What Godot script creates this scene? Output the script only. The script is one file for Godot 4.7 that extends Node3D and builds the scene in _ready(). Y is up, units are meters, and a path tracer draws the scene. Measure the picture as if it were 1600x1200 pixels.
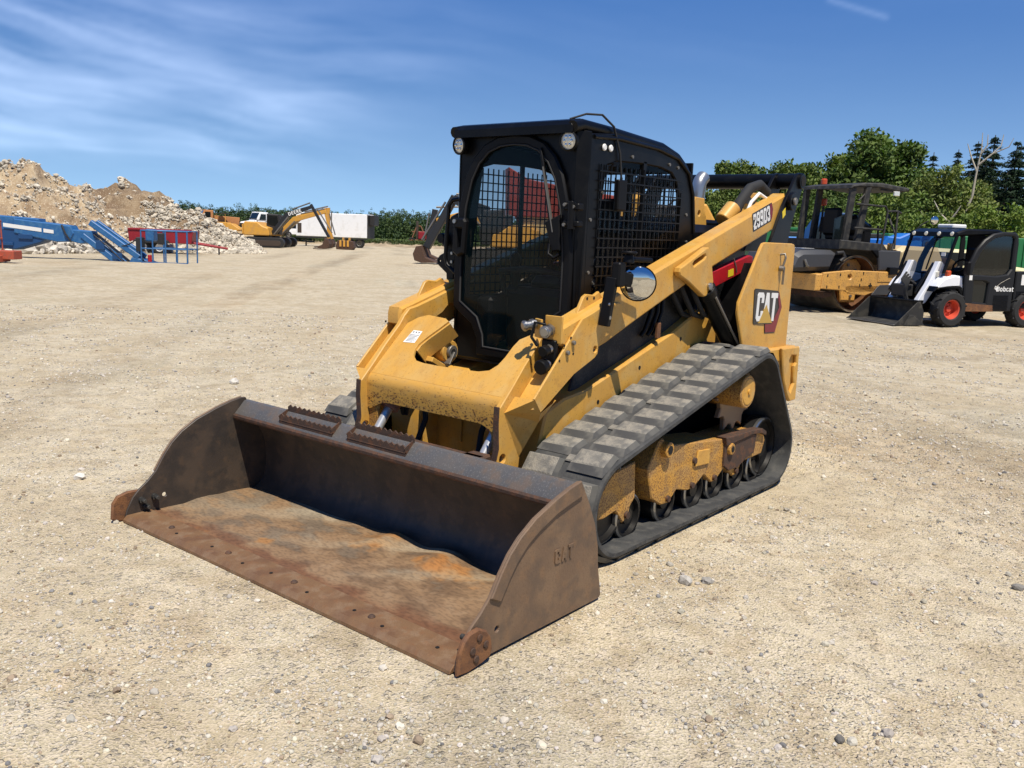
extends Node3D
# A gravel equipment yard on a clear summer noon, with a tracked loader in front. y is up, metres; the loader faces +z and its left side is +x.

var M := {}
var taken := {}
var rng := RandomNumberGenerator.new()


class MB:
	# collects triangles with their own normals; winding is fixed from the normals
	var v := PackedVector3Array()
	var n := PackedVector3Array()
	var uv := PackedVector2Array()
	var c := PackedColorArray()
	var col := Color(1, 1, 1)
	var colored := false
	var mapped := false

	func tri(a: Vector3, b: Vector3, d: Vector3, na: Vector3, nb: Vector3, nd: Vector3) -> void:
		if (b - a).cross(d - a).dot(na + nb + nd) > 0.0:
			v.append_array([a, d, b]); n.append_array([na, nd, nb])
		else:
			v.append_array([a, b, d]); n.append_array([na, nb, nd])
		if colored:
			c.append_array([col, col, col])

	func ftri(a: Vector3, b: Vector3, d: Vector3, out: Vector3) -> void:
		var q := (b - a).cross(d - a).normalized()
		if q.dot(out) < 0.0: q = -q
		tri(a, b, d, q, q, q)

	func quad(a: Vector3, b: Vector3, d: Vector3, e: Vector3, out: Vector3) -> void:
		var q := (d - a).cross(e - b).normalized()
		if q.dot(out) < 0.0: q = -q
		tri(a, b, d, q, q, q); tri(a, d, e, q, q, q)

	func squad(a: Vector3, b: Vector3, d: Vector3, e: Vector3, na: Vector3, nb: Vector3, nd: Vector3, ne: Vector3) -> void:
		tri(a, b, d, na, nb, nd); tri(a, d, e, na, nd, ne)

	func uvquad(a: Vector3, b: Vector3, d: Vector3, e: Vector3, out: Vector3) -> void:
		# a picture face: a bottom-left, b bottom-right, d top-right, e top-left seen from outside
		mapped = true
		v.append_array([a, e, d, a, d, b])
		for i in 6: n.append(out)
		uv.append_array([Vector2(0, 1), Vector2(0, 0), Vector2(1, 0), Vector2(0, 1), Vector2(1, 0), Vector2(1, 1)])
		if colored:
			for i in 6: c.append(col)

	func box(ce: Vector3, s: Vector3, bev := 0.0, b := Basis()) -> void:
		var h := s * 0.5
		var k: float = minf(bev, minf(h.x, minf(h.y, h.z)) * 0.9)
		var t := Transform3D(b, ce)
		for ax in 3:
			var u := (ax + 1) % 3
			var w := (ax + 2) % 3
			for sg in [-1.0, 1.0]:
				var o := Vector3(); o[ax] = sg
				var p := []
				for q in [[-1, -1], [1, -1], [1, 1], [-1, 1]]:
					var x := Vector3(); x[ax] = sg * h[ax]; x[u] = q[0] * (h[u] - k); x[w] = q[1] * (h[w] - k)
					p.append(t * x)
				quad(p[0], p[1], p[2], p[3], b * o)
			if k > 0.0:
				for q in [[-1, -1], [1, -1], [1, 1], [-1, 1]]:
					var p := []
					for e in [[-1, 0], [1, 0], [1, 1], [-1, 1]]:
						var x := Vector3(); x[ax] = e[0] * (h[ax] - k)
						x[u] = q[0] * (h[u] - (k if e[1] else 0.0)); x[w] = q[1] * (h[w] - (0.0 if e[1] else k))
						p.append(t * x)
					var o := Vector3(); o[u] = q[0]; o[w] = q[1]
					quad(p[0], p[1], p[2], p[3], b * o)
		if k > 0.0:
			for i in 8:
				var g := Vector3(1 if i & 1 else -1, 1 if i & 2 else -1, 1 if i & 4 else -1)
				ftri(t * (g * Vector3(h.x, h.y - k, h.z - k)), t * (g * Vector3(h.x - k, h.y, h.z - k)), t * (g * Vector3(h.x - k, h.y - k, h.z)), b * g)

	func bar(a: Vector3, d: Vector3, w: float, h: float, bev := 0.0, up := Vector3.UP) -> void:
		# a box from a to d, w wide across, h high along up
		var z := (d - a).normalized()
		if absf(z.dot(up)) > 0.99: up = Vector3(1, 0, 0)
		var x := up.cross(z).normalized()
		box((a + d) * 0.5, Vector3(w, h, a.distance_to(d)), bev, Basis(x, z.cross(x), z))

	func ext(poly: Array, depth: float, t: Transform3D, bev := 0.003, smooth := 35.0, holes := []) -> void:
		# outline in local x, y, extruded along local z from 0 to depth, both rims chamfered
		var p := PackedVector2Array(poly)
		if Geometry2D.is_polygon_clockwise(p): p.reverse()
		var hs := []
		for q in holes:
			var r := PackedVector2Array(q)
			if not Geometry2D.is_polygon_clockwise(r): r.reverse()
			hs.append(r)
		var rings := [p]
		rings.append_array(hs)
		var caps := []
		for r in rings:
			var m: int = r.size()
			var out := PackedVector2Array()
			var en := PackedVector2Array()
			for i in m:
				var e: Vector2 = (r[(i + 1) % m] - r[i]).normalized()
				en.append(Vector2(e.y, -e.x))
			for i in m:
				var a: Vector2 = en[(i + m - 1) % m]
				var s: Vector2 = (a + en[i]) / maxf(1.0 + a.dot(en[i]), 0.35)
				out.append(r[i] - s * bev)
			caps.append(out)
			var z0 := minf(bev, depth * 0.4)
			var z1 := depth - z0
			for i in m:
				var j := (i + 1) % m
				var a: Vector2 = en[i]
				var before: Vector2 = en[(i + m - 1) % m]
				var n0: Vector2 = (a + before).normalized() if a.dot(before) > cos(deg_to_rad(smooth)) else a
				var n1: Vector2 = (a + en[j]).normalized() if a.dot(en[j]) > cos(deg_to_rad(smooth)) else a
				var g0 := t.basis * Vector3(n0.x, n0.y, 0)
				var g1 := t.basis * Vector3(n1.x, n1.y, 0)
				squad(t * Vector3(r[i].x, r[i].y, z0), t * Vector3(r[j].x, r[j].y, z0), t * Vector3(r[j].x, r[j].y, z1), t * Vector3(r[i].x, r[i].y, z1), g0, g1, g1, g0)
				if bev > 0.0:
					for sd in 2:
						var zz: float = z1 if sd else z0
						var ze: float = depth if sd else 0.0
						var ax := t.basis * Vector3(0, 0, 1 if sd else -1)
						var h0 := (g0 + ax).normalized()
						var h1 := (g1 + ax).normalized()
						squad(t * Vector3(r[i].x, r[i].y, zz), t * Vector3(r[j].x, r[j].y, zz), t * Vector3(out[j].x, out[j].y, ze), t * Vector3(out[i].x, out[i].y, ze), h0, h1, h1, h0)
		var flat: PackedVector2Array = caps[0]
		for k in range(1, caps.size()):
			flat = keyhole(flat, caps[k])
		var ix := ears(flat)
		for i in range(0, ix.size(), 3):
			for sd in 2:
				var ze: float = depth if sd else 0.0
				var ax := t.basis * Vector3(0, 0, 1 if sd else -1)
				tri(t * Vector3(flat[ix[i]].x, flat[ix[i]].y, ze), t * Vector3(flat[ix[i + 1]].x, flat[ix[i + 1]].y, ze), t * Vector3(flat[ix[i + 2]].x, flat[ix[i + 2]].y, ze), ax, ax, ax)

	func keyhole(p: PackedVector2Array, h: PackedVector2Array) -> PackedVector2Array:
		# joins a hole to its outline by a cut to the nearest corner that sees it
		var bi := 0
		var bj := 0
		var best := 1e9
		for i in p.size():
			for j in h.size():
				var d := p[i].distance_to(h[j])
				if d < best:
					best = d; bi = i; bj = j
		var r := PackedVector2Array()
		for i in bi + 1: r.append(p[i])
		for j in h.size() + 1: r.append(h[(bj + j) % h.size()])
		for i in range(bi, p.size()): r.append(p[i])
		return r

	func ears(p: PackedVector2Array) -> PackedInt32Array:
		var out := PackedInt32Array()
		var ix := range(p.size())
		while ix.size() > 2:
			var m: int = ix.size()
			var pick := -1
			var fallback := 0
			var most := -1e9
			for i in m:
				var a := p[ix[(i + m - 1) % m]]
				var b := p[ix[i]]
				var d := p[ix[(i + 1) % m]]
				var cr := (b - a).cross(d - b)
				if cr > most:
					most = cr; fallback = i
				if cr <= 1e-12: continue
				var ok := true
				for k in ix:
					var q := p[k]
					if q.distance_squared_to(a) < 1e-12 or q.distance_squared_to(b) < 1e-12 or q.distance_squared_to(d) < 1e-12: continue
					if (b - a).cross(q - a) >= -1e-12 and (d - b).cross(q - b) >= -1e-12 and (a - d).cross(q - d) >= -1e-12:
						ok = false
						break
				if ok:
					pick = i
					break
			if pick < 0: pick = fallback
			out.append_array([ix[(pick + m - 1) % m], ix[pick], ix[(pick + 1) % m]])
			ix.remove_at(pick)
		return out

	func pane(poly: Array, t: Transform3D) -> void:
		# one flat face without thickness
		var p := PackedVector2Array(poly)
		if Geometry2D.is_polygon_clockwise(p): p.reverse()
		var ix := ears(p)
		var ax := t.basis * Vector3(0, 0, 1)
		for i in range(0, ix.size(), 3):
			tri(t * Vector3(p[ix[i]].x, p[ix[i]].y, 0), t * Vector3(p[ix[i + 1]].x, p[ix[i + 1]].y, 0), t * Vector3(p[ix[i + 2]].x, p[ix[i + 2]].y, 0), ax, ax, ax)

	func side(poly: Array, x0: float, x1: float, bev := 0.003, smooth := 35.0, holes := []) -> void:
		# an outline in (z, y), extruded along x from x0 to x1
		ext(poly, absf(x1 - x0), Transform3D(Basis(Vector3(0, 0, 1), Vector3(0, 1, 0), Vector3(1, 0, 0)), Vector3(minf(x0, x1), 0, 0)), bev, smooth, holes)

	func front(poly: Array, z0: float, z1: float, bev := 0.003, smooth := 35.0, holes := []) -> void:
		# an outline in (x, y), extruded along z
		ext(poly, absf(z1 - z0), Transform3D(Basis(), Vector3(0, 0, minf(z0, z1))), bev, smooth, holes)

	func lathe(prof: Array, t: Transform3D, seg := 16, smooth := false) -> void:
		# profile of (radius, height) turned about local y
		for k in prof.size() - 1:
			var a: Vector2 = prof[k]
			var b: Vector2 = prof[k + 1]
			var e := (b - a)
			if e.length() < 1e-7: continue
			var nn := Vector2(e.y, -e.x).normalized()
			var na := nn
			var nb := nn
			if smooth:
				if k > 0:
					var f: Vector2 = (a - prof[k - 1]); na = (nn + Vector2(f.y, -f.x).normalized()).normalized()
				if k < prof.size() - 2:
					var f: Vector2 = (prof[k + 2] - b); nb = (nn + Vector2(f.y, -f.x).normalized()).normalized()
			for i in seg:
				var d0 := TAU * i / seg
				var d1 := TAU * (i + 1) / seg
				var u0 := Vector3(cos(d0), 0, sin(d0))
				var u1 := Vector3(cos(d1), 0, sin(d1))
				var p := [t * (u0 * a.x + Vector3(0, a.y, 0)), t * (u1 * a.x + Vector3(0, a.y, 0)), t * (u1 * b.x + Vector3(0, b.y, 0)), t * (u0 * b.x + Vector3(0, b.y, 0))]
				var m := [t.basis * (u0 * na.x + Vector3(0, na.y, 0)), t.basis * (u1 * na.x + Vector3(0, na.y, 0)), t.basis * (u1 * nb.x + Vector3(0, nb.y, 0)), t.basis * (u0 * nb.x + Vector3(0, nb.y, 0))]
				if a.x > 1e-6: tri(p[0], p[1], p[2], m[0], m[1], m[2])
				if b.x > 1e-6: tri(p[0], p[2], p[3], m[0], m[2], m[3])

	func along(a: Vector3, d: Vector3) -> Transform3D:
		var y := (d - a).normalized()
		var x := y.cross(Vector3(0, 0, 1) if absf(y.z) < 0.9 else Vector3(1, 0, 0)).normalized()
		return Transform3D(Basis(x, y, x.cross(y)), a)

	func cyl(a: Vector3, d: Vector3, r: float, seg := 12, r2 := -1.0, bev := 0.0) -> void:
		var l := a.distance_to(d)
		var q := r if r2 < 0.0 else r2
		var pr := [Vector2(0, 0), Vector2(r - bev, 0), Vector2(r, bev), Vector2(q, l - bev), Vector2(q - bev, l), Vector2(0, l)] if bev > 0.0 else [Vector2(0, 0), Vector2(r, 0), Vector2(q, l), Vector2(0, l)]
		lathe(pr, along(a, d), seg)

	func tube(path: Array, r: float, seg := 8, rs := []) -> void:
		var m := path.size()
		var rings := []
		var x := Vector3()
		for i in m:
			var d: Vector3 = (path[mini(i + 1, m - 1)] - path[maxi(i - 1, 0)]).normalized()
			if i == 0: x = d.cross(Vector3.UP if absf(d.y) < 0.9 else Vector3.RIGHT).normalized()
			x = (x - d * x.dot(d)).normalized()
			var y := d.cross(x)
			var rr: float = rs[i] if rs.size() else r
			var ring := []
			for k in seg:
				var g := TAU * k / seg
				var o := x * cos(g) + y * sin(g)
				ring.append([path[i] + o * rr, o])
			rings.append(ring)
		for i in m - 1:
			for k in seg:
				var k2 := (k + 1) % seg
				squad(rings[i][k][0], rings[i][k2][0], rings[i + 1][k2][0], rings[i + 1][k][0], rings[i][k][1], rings[i][k2][1], rings[i + 1][k2][1], rings[i + 1][k][1])
		for e in [0, m - 1]:
			var d: Vector3 = (path[1] - path[0]).normalized() * -1.0 if e == 0 else (path[m - 1] - path[m - 2]).normalized()
			for k in range(1, seg - 1):
				tri(rings[e][0][0], rings[e][k][0], rings[e][k + 1][0], d, d, d)

	func ball(ce: Vector3, r: Vector3, seg := 12, rows := 8, b := Basis()) -> void:
		for i in rows:
			for k in seg:
				var p := []
				var m := []
				for q in [[i, k], [i, k + 1], [i + 1, k + 1], [i + 1, k]]:
					var a: float = PI * q[0] / rows
					var g: float = TAU * q[1] / seg
					var u := Vector3(sin(a) * cos(g), cos(a), sin(a) * sin(g))
					p.append(ce + b * (u * r)); m.append((b * (u / r)).normalized())
				if i > 0: tri(p[0], p[1], p[2], m[0], m[1], m[2])
				if i < rows - 1: tri(p[0], p[2], p[3], m[0], m[2], m[3])

	func sheet(rows: Array, thick: float, flip := false) -> void:
		# a plate of that thickness over a grid of points, normals smooth
		var h := rows.size()
		var w: int = rows[0].size()
		var nn := []
		for i in h:
			var r := []
			for j in w:
				var q: Vector3 = (rows[mini(i + 1, h - 1)][j] - rows[maxi(i - 1, 0)][j]).cross(rows[i][mini(j + 1, w - 1)] - rows[i][maxi(j - 1, 0)]).normalized()
				r.append(-q if flip else q)
			nn.append(r)
		for i in h - 1:
			for j in w - 1:
				squad(rows[i][j], rows[i][j + 1], rows[i + 1][j + 1], rows[i + 1][j], nn[i][j], nn[i][j + 1], nn[i + 1][j + 1], nn[i + 1][j])
				if thick > 0.0:
					squad(rows[i][j] - nn[i][j] * thick, rows[i][j + 1] - nn[i][j + 1] * thick, rows[i + 1][j + 1] - nn[i + 1][j + 1] * thick, rows[i + 1][j] - nn[i + 1][j] * thick, -nn[i][j], -nn[i][j + 1], -nn[i + 1][j + 1], -nn[i + 1][j])
		if thick > 0.0:
			for i in h - 1:
				for j in [0, w - 1]:
					var o: Vector3 = rows[i][j] - rows[i][1 if j == 0 else w - 2]
					quad(rows[i][j], rows[i + 1][j], rows[i + 1][j] - nn[i + 1][j] * thick, rows[i][j] - nn[i][j] * thick, o)
			for j in w - 1:
				for i in [0, h - 1]:
					var o: Vector3 = rows[i][j] - rows[1 if i == 0 else h - 2][j]
					quad(rows[i][j], rows[i][j + 1], rows[i][j + 1] - nn[i][j + 1] * thick, rows[i][j] - nn[i][j] * thick, o)

	func map_uv(fn: Callable) -> void:
		mapped = true
		uv.clear()
		for p in v: uv.append(fn.call(p))

	func add(other: MB, t: Transform3D) -> void:
		v.append_array(t * other.v)
		var q := t.basis
		for x in other.n: n.append((q * x).normalized())
		if mapped or other.mapped: uv.append_array(other.uv)
		if colored:
			for i in other.v.size(): c.append(col)

	func mesh() -> ArrayMesh:
		var a := []
		a.resize(Mesh.ARRAY_MAX)
		a[Mesh.ARRAY_VERTEX] = v
		a[Mesh.ARRAY_NORMAL] = n
		if mapped and uv.size() == v.size(): a[Mesh.ARRAY_TEX_UV] = uv
		if colored and c.size() == v.size(): a[Mesh.ARRAY_COLOR] = c
		var m := ArrayMesh.new()
		if v.size(): m.add_surface_from_arrays(Mesh.PRIMITIVE_TRIANGLES, a)
		return m


func numbered(called: String) -> String:
	taken[called] = taken.get(called, -1) + 1
	return called if taken[called] == 0 else "%s_%03d" % [called, taken[called]]


func tag(o: Node3D, label: String, category: String, group := "") -> Node3D:
	o.set_meta("label", label)
	o.set_meta("category", category)
	if group: o.set_meta("group", group)
	return o


func thing(called: String, label: String, category: String, at := Vector3.ZERO, turn := 0.0, group := "") -> Node3D:
	var o := Node3D.new()
	o.name = numbered(called)
	add_child(o, true)
	o.position = at
	o.rotation.y = turn
	return tag(o, label, category, group)


func put(called: String, b, m: Material, parent: Node3D = null) -> MeshInstance3D:
	var o := MeshInstance3D.new()
	o.name = called
	o.mesh = b.mesh() if b is MB else b
	o.material_override = m
	if parent == null:
		o.name = numbered(called)
		add_child(o, true)
	else:
		var k := 0
		while parent.has_node(NodePath(o.name)):
			k += 1
			o.name = "%s_%03d" % [called, k]
		parent.add_child(o, true)
	return o


func again(o: MeshInstance3D, called: String, parent: Node3D, at: Vector3, b := Basis()) -> MeshInstance3D:
	# another child that shares o's mesh
	var r := put(called, o.mesh, o.material_override, parent)
	r.transform = Transform3D(b, at)
	return r


func scatter(called: String, mesh: Mesh, m: Material, where: Array, parent: Node3D = null, colors := PackedColorArray()) -> MultiMeshInstance3D:
	var mm := MultiMesh.new()
	mm.transform_format = MultiMesh.TRANSFORM_3D
	mm.use_colors = colors.size() > 0
	mm.mesh = mesh
	mm.instance_count = where.size()
	for i in where.size():
		mm.set_instance_transform(i, where[i])
		if colors.size(): mm.set_instance_color(i, colors[i])
	var o := MultiMeshInstance3D.new()
	o.name = called if parent else numbered(called)
	o.multimesh = mm
	o.material_override = m
	(parent if parent else self).add_child(o, true)
	return o


func letters(called: String, text: String, size: float, depth: float, m: Material, parent: Node3D, t: Transform3D, weight := 700, squeeze := 1.0) -> MeshInstance3D:
	var f := SystemFont.new()
	f.font_names = PackedStringArray(["Droid Sans"])
	f.font_weight = weight
	var fv := FontVariation.new()
	fv.base_font = f
	var tm := TextMesh.new()
	tm.text = text
	tm.font = fv
	tm.font_size = 64
	tm.pixel_size = size / 64.0
	tm.depth = depth
	tm.curve_step = 1.5
	var o := put(called, tm, m, parent)
	o.transform = t * Transform3D(Basis.from_scale(Vector3(squeeze, 1, 1)), Vector3.ZERO)
	return o


func fnl(sd: int, freq: float, oct := 4, kind := FastNoiseLite.TYPE_SIMPLEX_SMOOTH) -> FastNoiseLite:
	var f := FastNoiseLite.new()
	f.seed = sd
	f.noise_type = kind
	f.frequency = freq
	f.fractal_type = FastNoiseLite.FRACTAL_FBM if oct > 1 else FastNoiseLite.FRACTAL_NONE
	f.fractal_octaves = maxi(oct, 1)
	return f


func field(size: int, sd: int, freq: float, oct := 4, sx := 1, sy := 1, cell := -1) -> PackedByteArray:
	# a seamless picture of noise, one byte each; sx, sy stretch it
	var f := fnl(sd, freq, oct)
	if cell >= 0:
		f.noise_type = FastNoiseLite.TYPE_CELLULAR
		f.cellular_return_type = cell
		f.cellular_distance_function = FastNoiseLite.DISTANCE_EUCLIDEAN
	var im := f.get_seamless_image(size / sx, size / sy)
	if sx > 1 or sy > 1: im.resize(size, size, Image.INTERPOLATE_CUBIC)
	im.convert(Image.FORMAT_L8)
	return im.get_data()


func layered(size: int, base: Color, layers: Array) -> ImageTexture:
	# layers: [field, low, high, colour, strength]; the colour goes on where the field rises from low to high
	var k := size * size
	var r := PackedFloat32Array(); r.resize(k); r.fill(base.r)
	var g := PackedFloat32Array(); g.resize(k); g.fill(base.g)
	var b := PackedFloat32Array(); b.resize(k); b.fill(base.b)
	for l in layers:
		var f: PackedByteArray = l[0]
		var look := PackedFloat32Array(); look.resize(256)
		for i in 256: look[i] = smoothstep(l[1], l[2], i / 255.0) * l[4]
		var q: Color = l[3]
		for i in k:
			var t := look[f[i]]
			if t > 0.0:
				r[i] += (q.r - r[i]) * t; g[i] += (q.g - g[i]) * t; b[i] += (q.b - b[i]) * t
	var d := PackedByteArray(); d.resize(k * 3)
	for i in k:
		d[i * 3] = int(clampf(r[i], 0, 1) * 255.0); d[i * 3 + 1] = int(clampf(g[i], 0, 1) * 255.0); d[i * 3 + 2] = int(clampf(b[i], 0, 1) * 255.0)
	return ImageTexture.create_from_image(Image.create_from_data(size, size, false, Image.FORMAT_RGB8, d))


func grey(size: int, f: PackedByteArray) -> ImageTexture:
	return ImageTexture.create_from_image(Image.create_from_data(size, size, false, Image.FORMAT_L8, f))


func rgb(r: int, g: int, b: int) -> Color:
	return Color8(r, g, b)


func mat(c: Color, rough := 0.6, metal := 0.0, tex: Texture2D = null, scale := 1.0, bump: Texture2D = null, bump_cm := 0.1) -> StandardMaterial3D:
	var m := StandardMaterial3D.new()
	m.albedo_color = c
	m.roughness = rough
	m.metallic = metal
	if tex or bump:
		m.uv1_triplanar = true
		m.uv1_scale = Vector3.ONE * scale
		m.uv1_triplanar_sharpness = 4.0
	if tex: m.albedo_texture = tex
	if bump:
		m.heightmap_enabled = true
		m.heightmap_texture = bump
		m.heightmap_scale = bump_cm
	return m


func V(x: float, y: float) -> Vector2:
	return Vector2(x, y)


func P3(x: float, y: float, z: float) -> Vector3:
	return Vector3(x, y, z)


func pts(flat: Array) -> Array:
	var r := []
	for i in range(0, flat.size(), 2): r.append(Vector2(flat[i], flat[i + 1]))
	return r


func mirrored(flat: Array) -> Array:
	# half an outline (x >= 0, top to bottom) and its mirror image
	var h := pts(flat)
	var r := h.duplicate()
	for i in range(h.size() - 1, -1, -1):
		if h[i].x > 0.0001: r.append(Vector2(-h[i].x, h[i].y))
	return r


func ring(cx: float, cy: float, r: float, seg := 12, rx := -1.0) -> Array:
	var o := []
	for i in seg: o.append(Vector2(cx + (rx if rx > 0.0 else r) * cos(TAU * i / seg), cy + r * sin(TAU * i / seg)))
	return o


func swap_x(b: MB) -> MB:
	# the mirror image across x = 0
	var r := MB.new()
	for i in range(0, b.v.size(), 3):
		for k in [0, 2, 1]:
			r.v.append(b.v[i + k] * Vector3(-1, 1, 1)); r.n.append(b.n[i + k] * Vector3(-1, 1, 1))
	return r


func _ready() -> void:
	var cam := Camera3D.new()
	cam.name = "camera"
	add_child(cam)
	cam.transform = Transform3D(Basis(Vector3(0.770324, 0.036461, -0.636609), Vector3(-0.136997, 0.984514, -0.109384), Vector3(0.622762, 0.171474, 0.763389)), Vector3(3.0966, 1.5385, 4.3702))
	cam.fov = 46.695
	cam.near = 0.05
	cam.far = 3000.0
	var sun := DirectionalLight3D.new()
	sun.name = "sun"
	add_child(sun)
	sun.look_at_from_position(Vector3(0.36, 0.90, 0.22) * 50.0, Vector3.ZERO)
	sun.light_color = Color(1.0, 0.965, 0.905)
	sun.light_energy = 1.6
	sun.light_angular_distance = 0.53
	sun.shadow_enabled = true
	sun.sky_mode = DirectionalLight3D.SKY_MODE_LIGHT_ONLY
	var env := Environment.new()
	env.background_mode = Environment.BG_SKY
	env.sky = Sky.new()
	env.sky.sky_material = summer_sky()
	env.background_energy_multiplier = 1.0
	env.tonemap_mode = Environment.TONE_MAPPER_LINEAR
	env.tonemap_exposure = 1.18
	env.sdfgi_enabled = true
	env.ssao_enabled = true
	env.ssil_enabled = true
	var we := WorldEnvironment.new()
	we.name = "environment"
	we.environment = env
	add_child(we)
	rng.seed = 7
	materials()
	yard()
	loader()
	far_left()
	far_right()
	woods()


func summer_sky() -> ProceduralSkyMaterial:
	var s := ProceduralSkyMaterial.new()
	s.sky_top_color = Color(0.030, 0.125, 0.41).linear_to_srgb()
	s.sky_horizon_color = Color(0.36, 0.60, 0.86).linear_to_srgb()
	s.sky_curve = 0.078
	s.ground_bottom_color = Color(0.40, 0.34, 0.25).linear_to_srgb()
	s.ground_horizon_color = Color(0.42, 0.40, 0.36).linear_to_srgb()
	# thin cirrus: a feathered veil to the left of the view, a trace of it elsewhere, and two contrails
	var w := 2048
	var h := 1024
	var d := PackedByteArray()
	d.resize(w * h * 4)
	d.fill(255)
	for i in w * h: d[i * 4 + 3] = 0
	var a := fnl(11, 1.0, 5)
	var b := fnl(23, 1.0, 4)
	for y in range(int(h * 0.20), int(h * 0.5)):
		var el := PI * (0.5 - (y + 0.5) / h)
		for x in w:
			var az := wrapf(TAU * (x + 0.5) / w, -PI, PI)
			var off := wrapf(az + 1.22, -PI, PI)   # from the middle of the veil
			if el > 0.62: continue
			var warp := b.get_noise_2d(az * 2.0, el * 4.0) * 0.022
			var veil := exp(-pow(off / 0.36, 2)) * smoothstep(0.015, 0.07, el) * exp(-pow((el - 0.145) / 0.12, 2))
			var bulk := clampf(veil * 1.2 + 0.12 + b.get_noise_2d(az * 2.2 + 4.0, el * 5.0) * 0.75 * (0.25 + veil), 0.0, 1.0)
			var e := el + off * 0.10 + warp
			var f := 0.45 + a.get_noise_2d(az * 2.2, e * 22.0) * 0.8 + a.get_noise_2d(az * 7.0 + 7.0, e * 70.0) * 0.35
			var t := bulk * bulk * clampf(f, 0.0, 1.2) * 0.85
			if el > 0.05 and el < 0.075 and az < -0.9 and az > -1.4: t += 0.16 * line_at(az, el, -1.35, 0.066, -0.985, 0.061, 0.0022)
			if el > 0.2 and el < 0.25 and az < -0.3 and az > -0.4: t += 0.30 * line_at(az, el, -0.374, 0.235, -0.319, 0.217, 0.0022)
			t *= smoothstep(0.0, 0.04, el)
			d[(y * w + x) * 4 + 3] = int(clampf(t * 0.62, 0, 1) * 255.0)
	s.sky_cover = ImageTexture.create_from_image(Image.create_from_data(w, h, false, Image.FORMAT_RGBA8, d))
	s.sky_cover_modulate = Color(0.72, 0.75, 0.80)
	return s


func line_at(x: float, y: float, ax: float, ay: float, bx: float, by: float, w: float) -> float:
	var q := Geometry2D.get_closest_point_to_segment(V(x, y), V(ax, ay), V(bx, by))
	var r := V(x, y).distance_squared_to(q) / (w * w)
	return exp(-r) if r < 9.0 else 0.0


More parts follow.
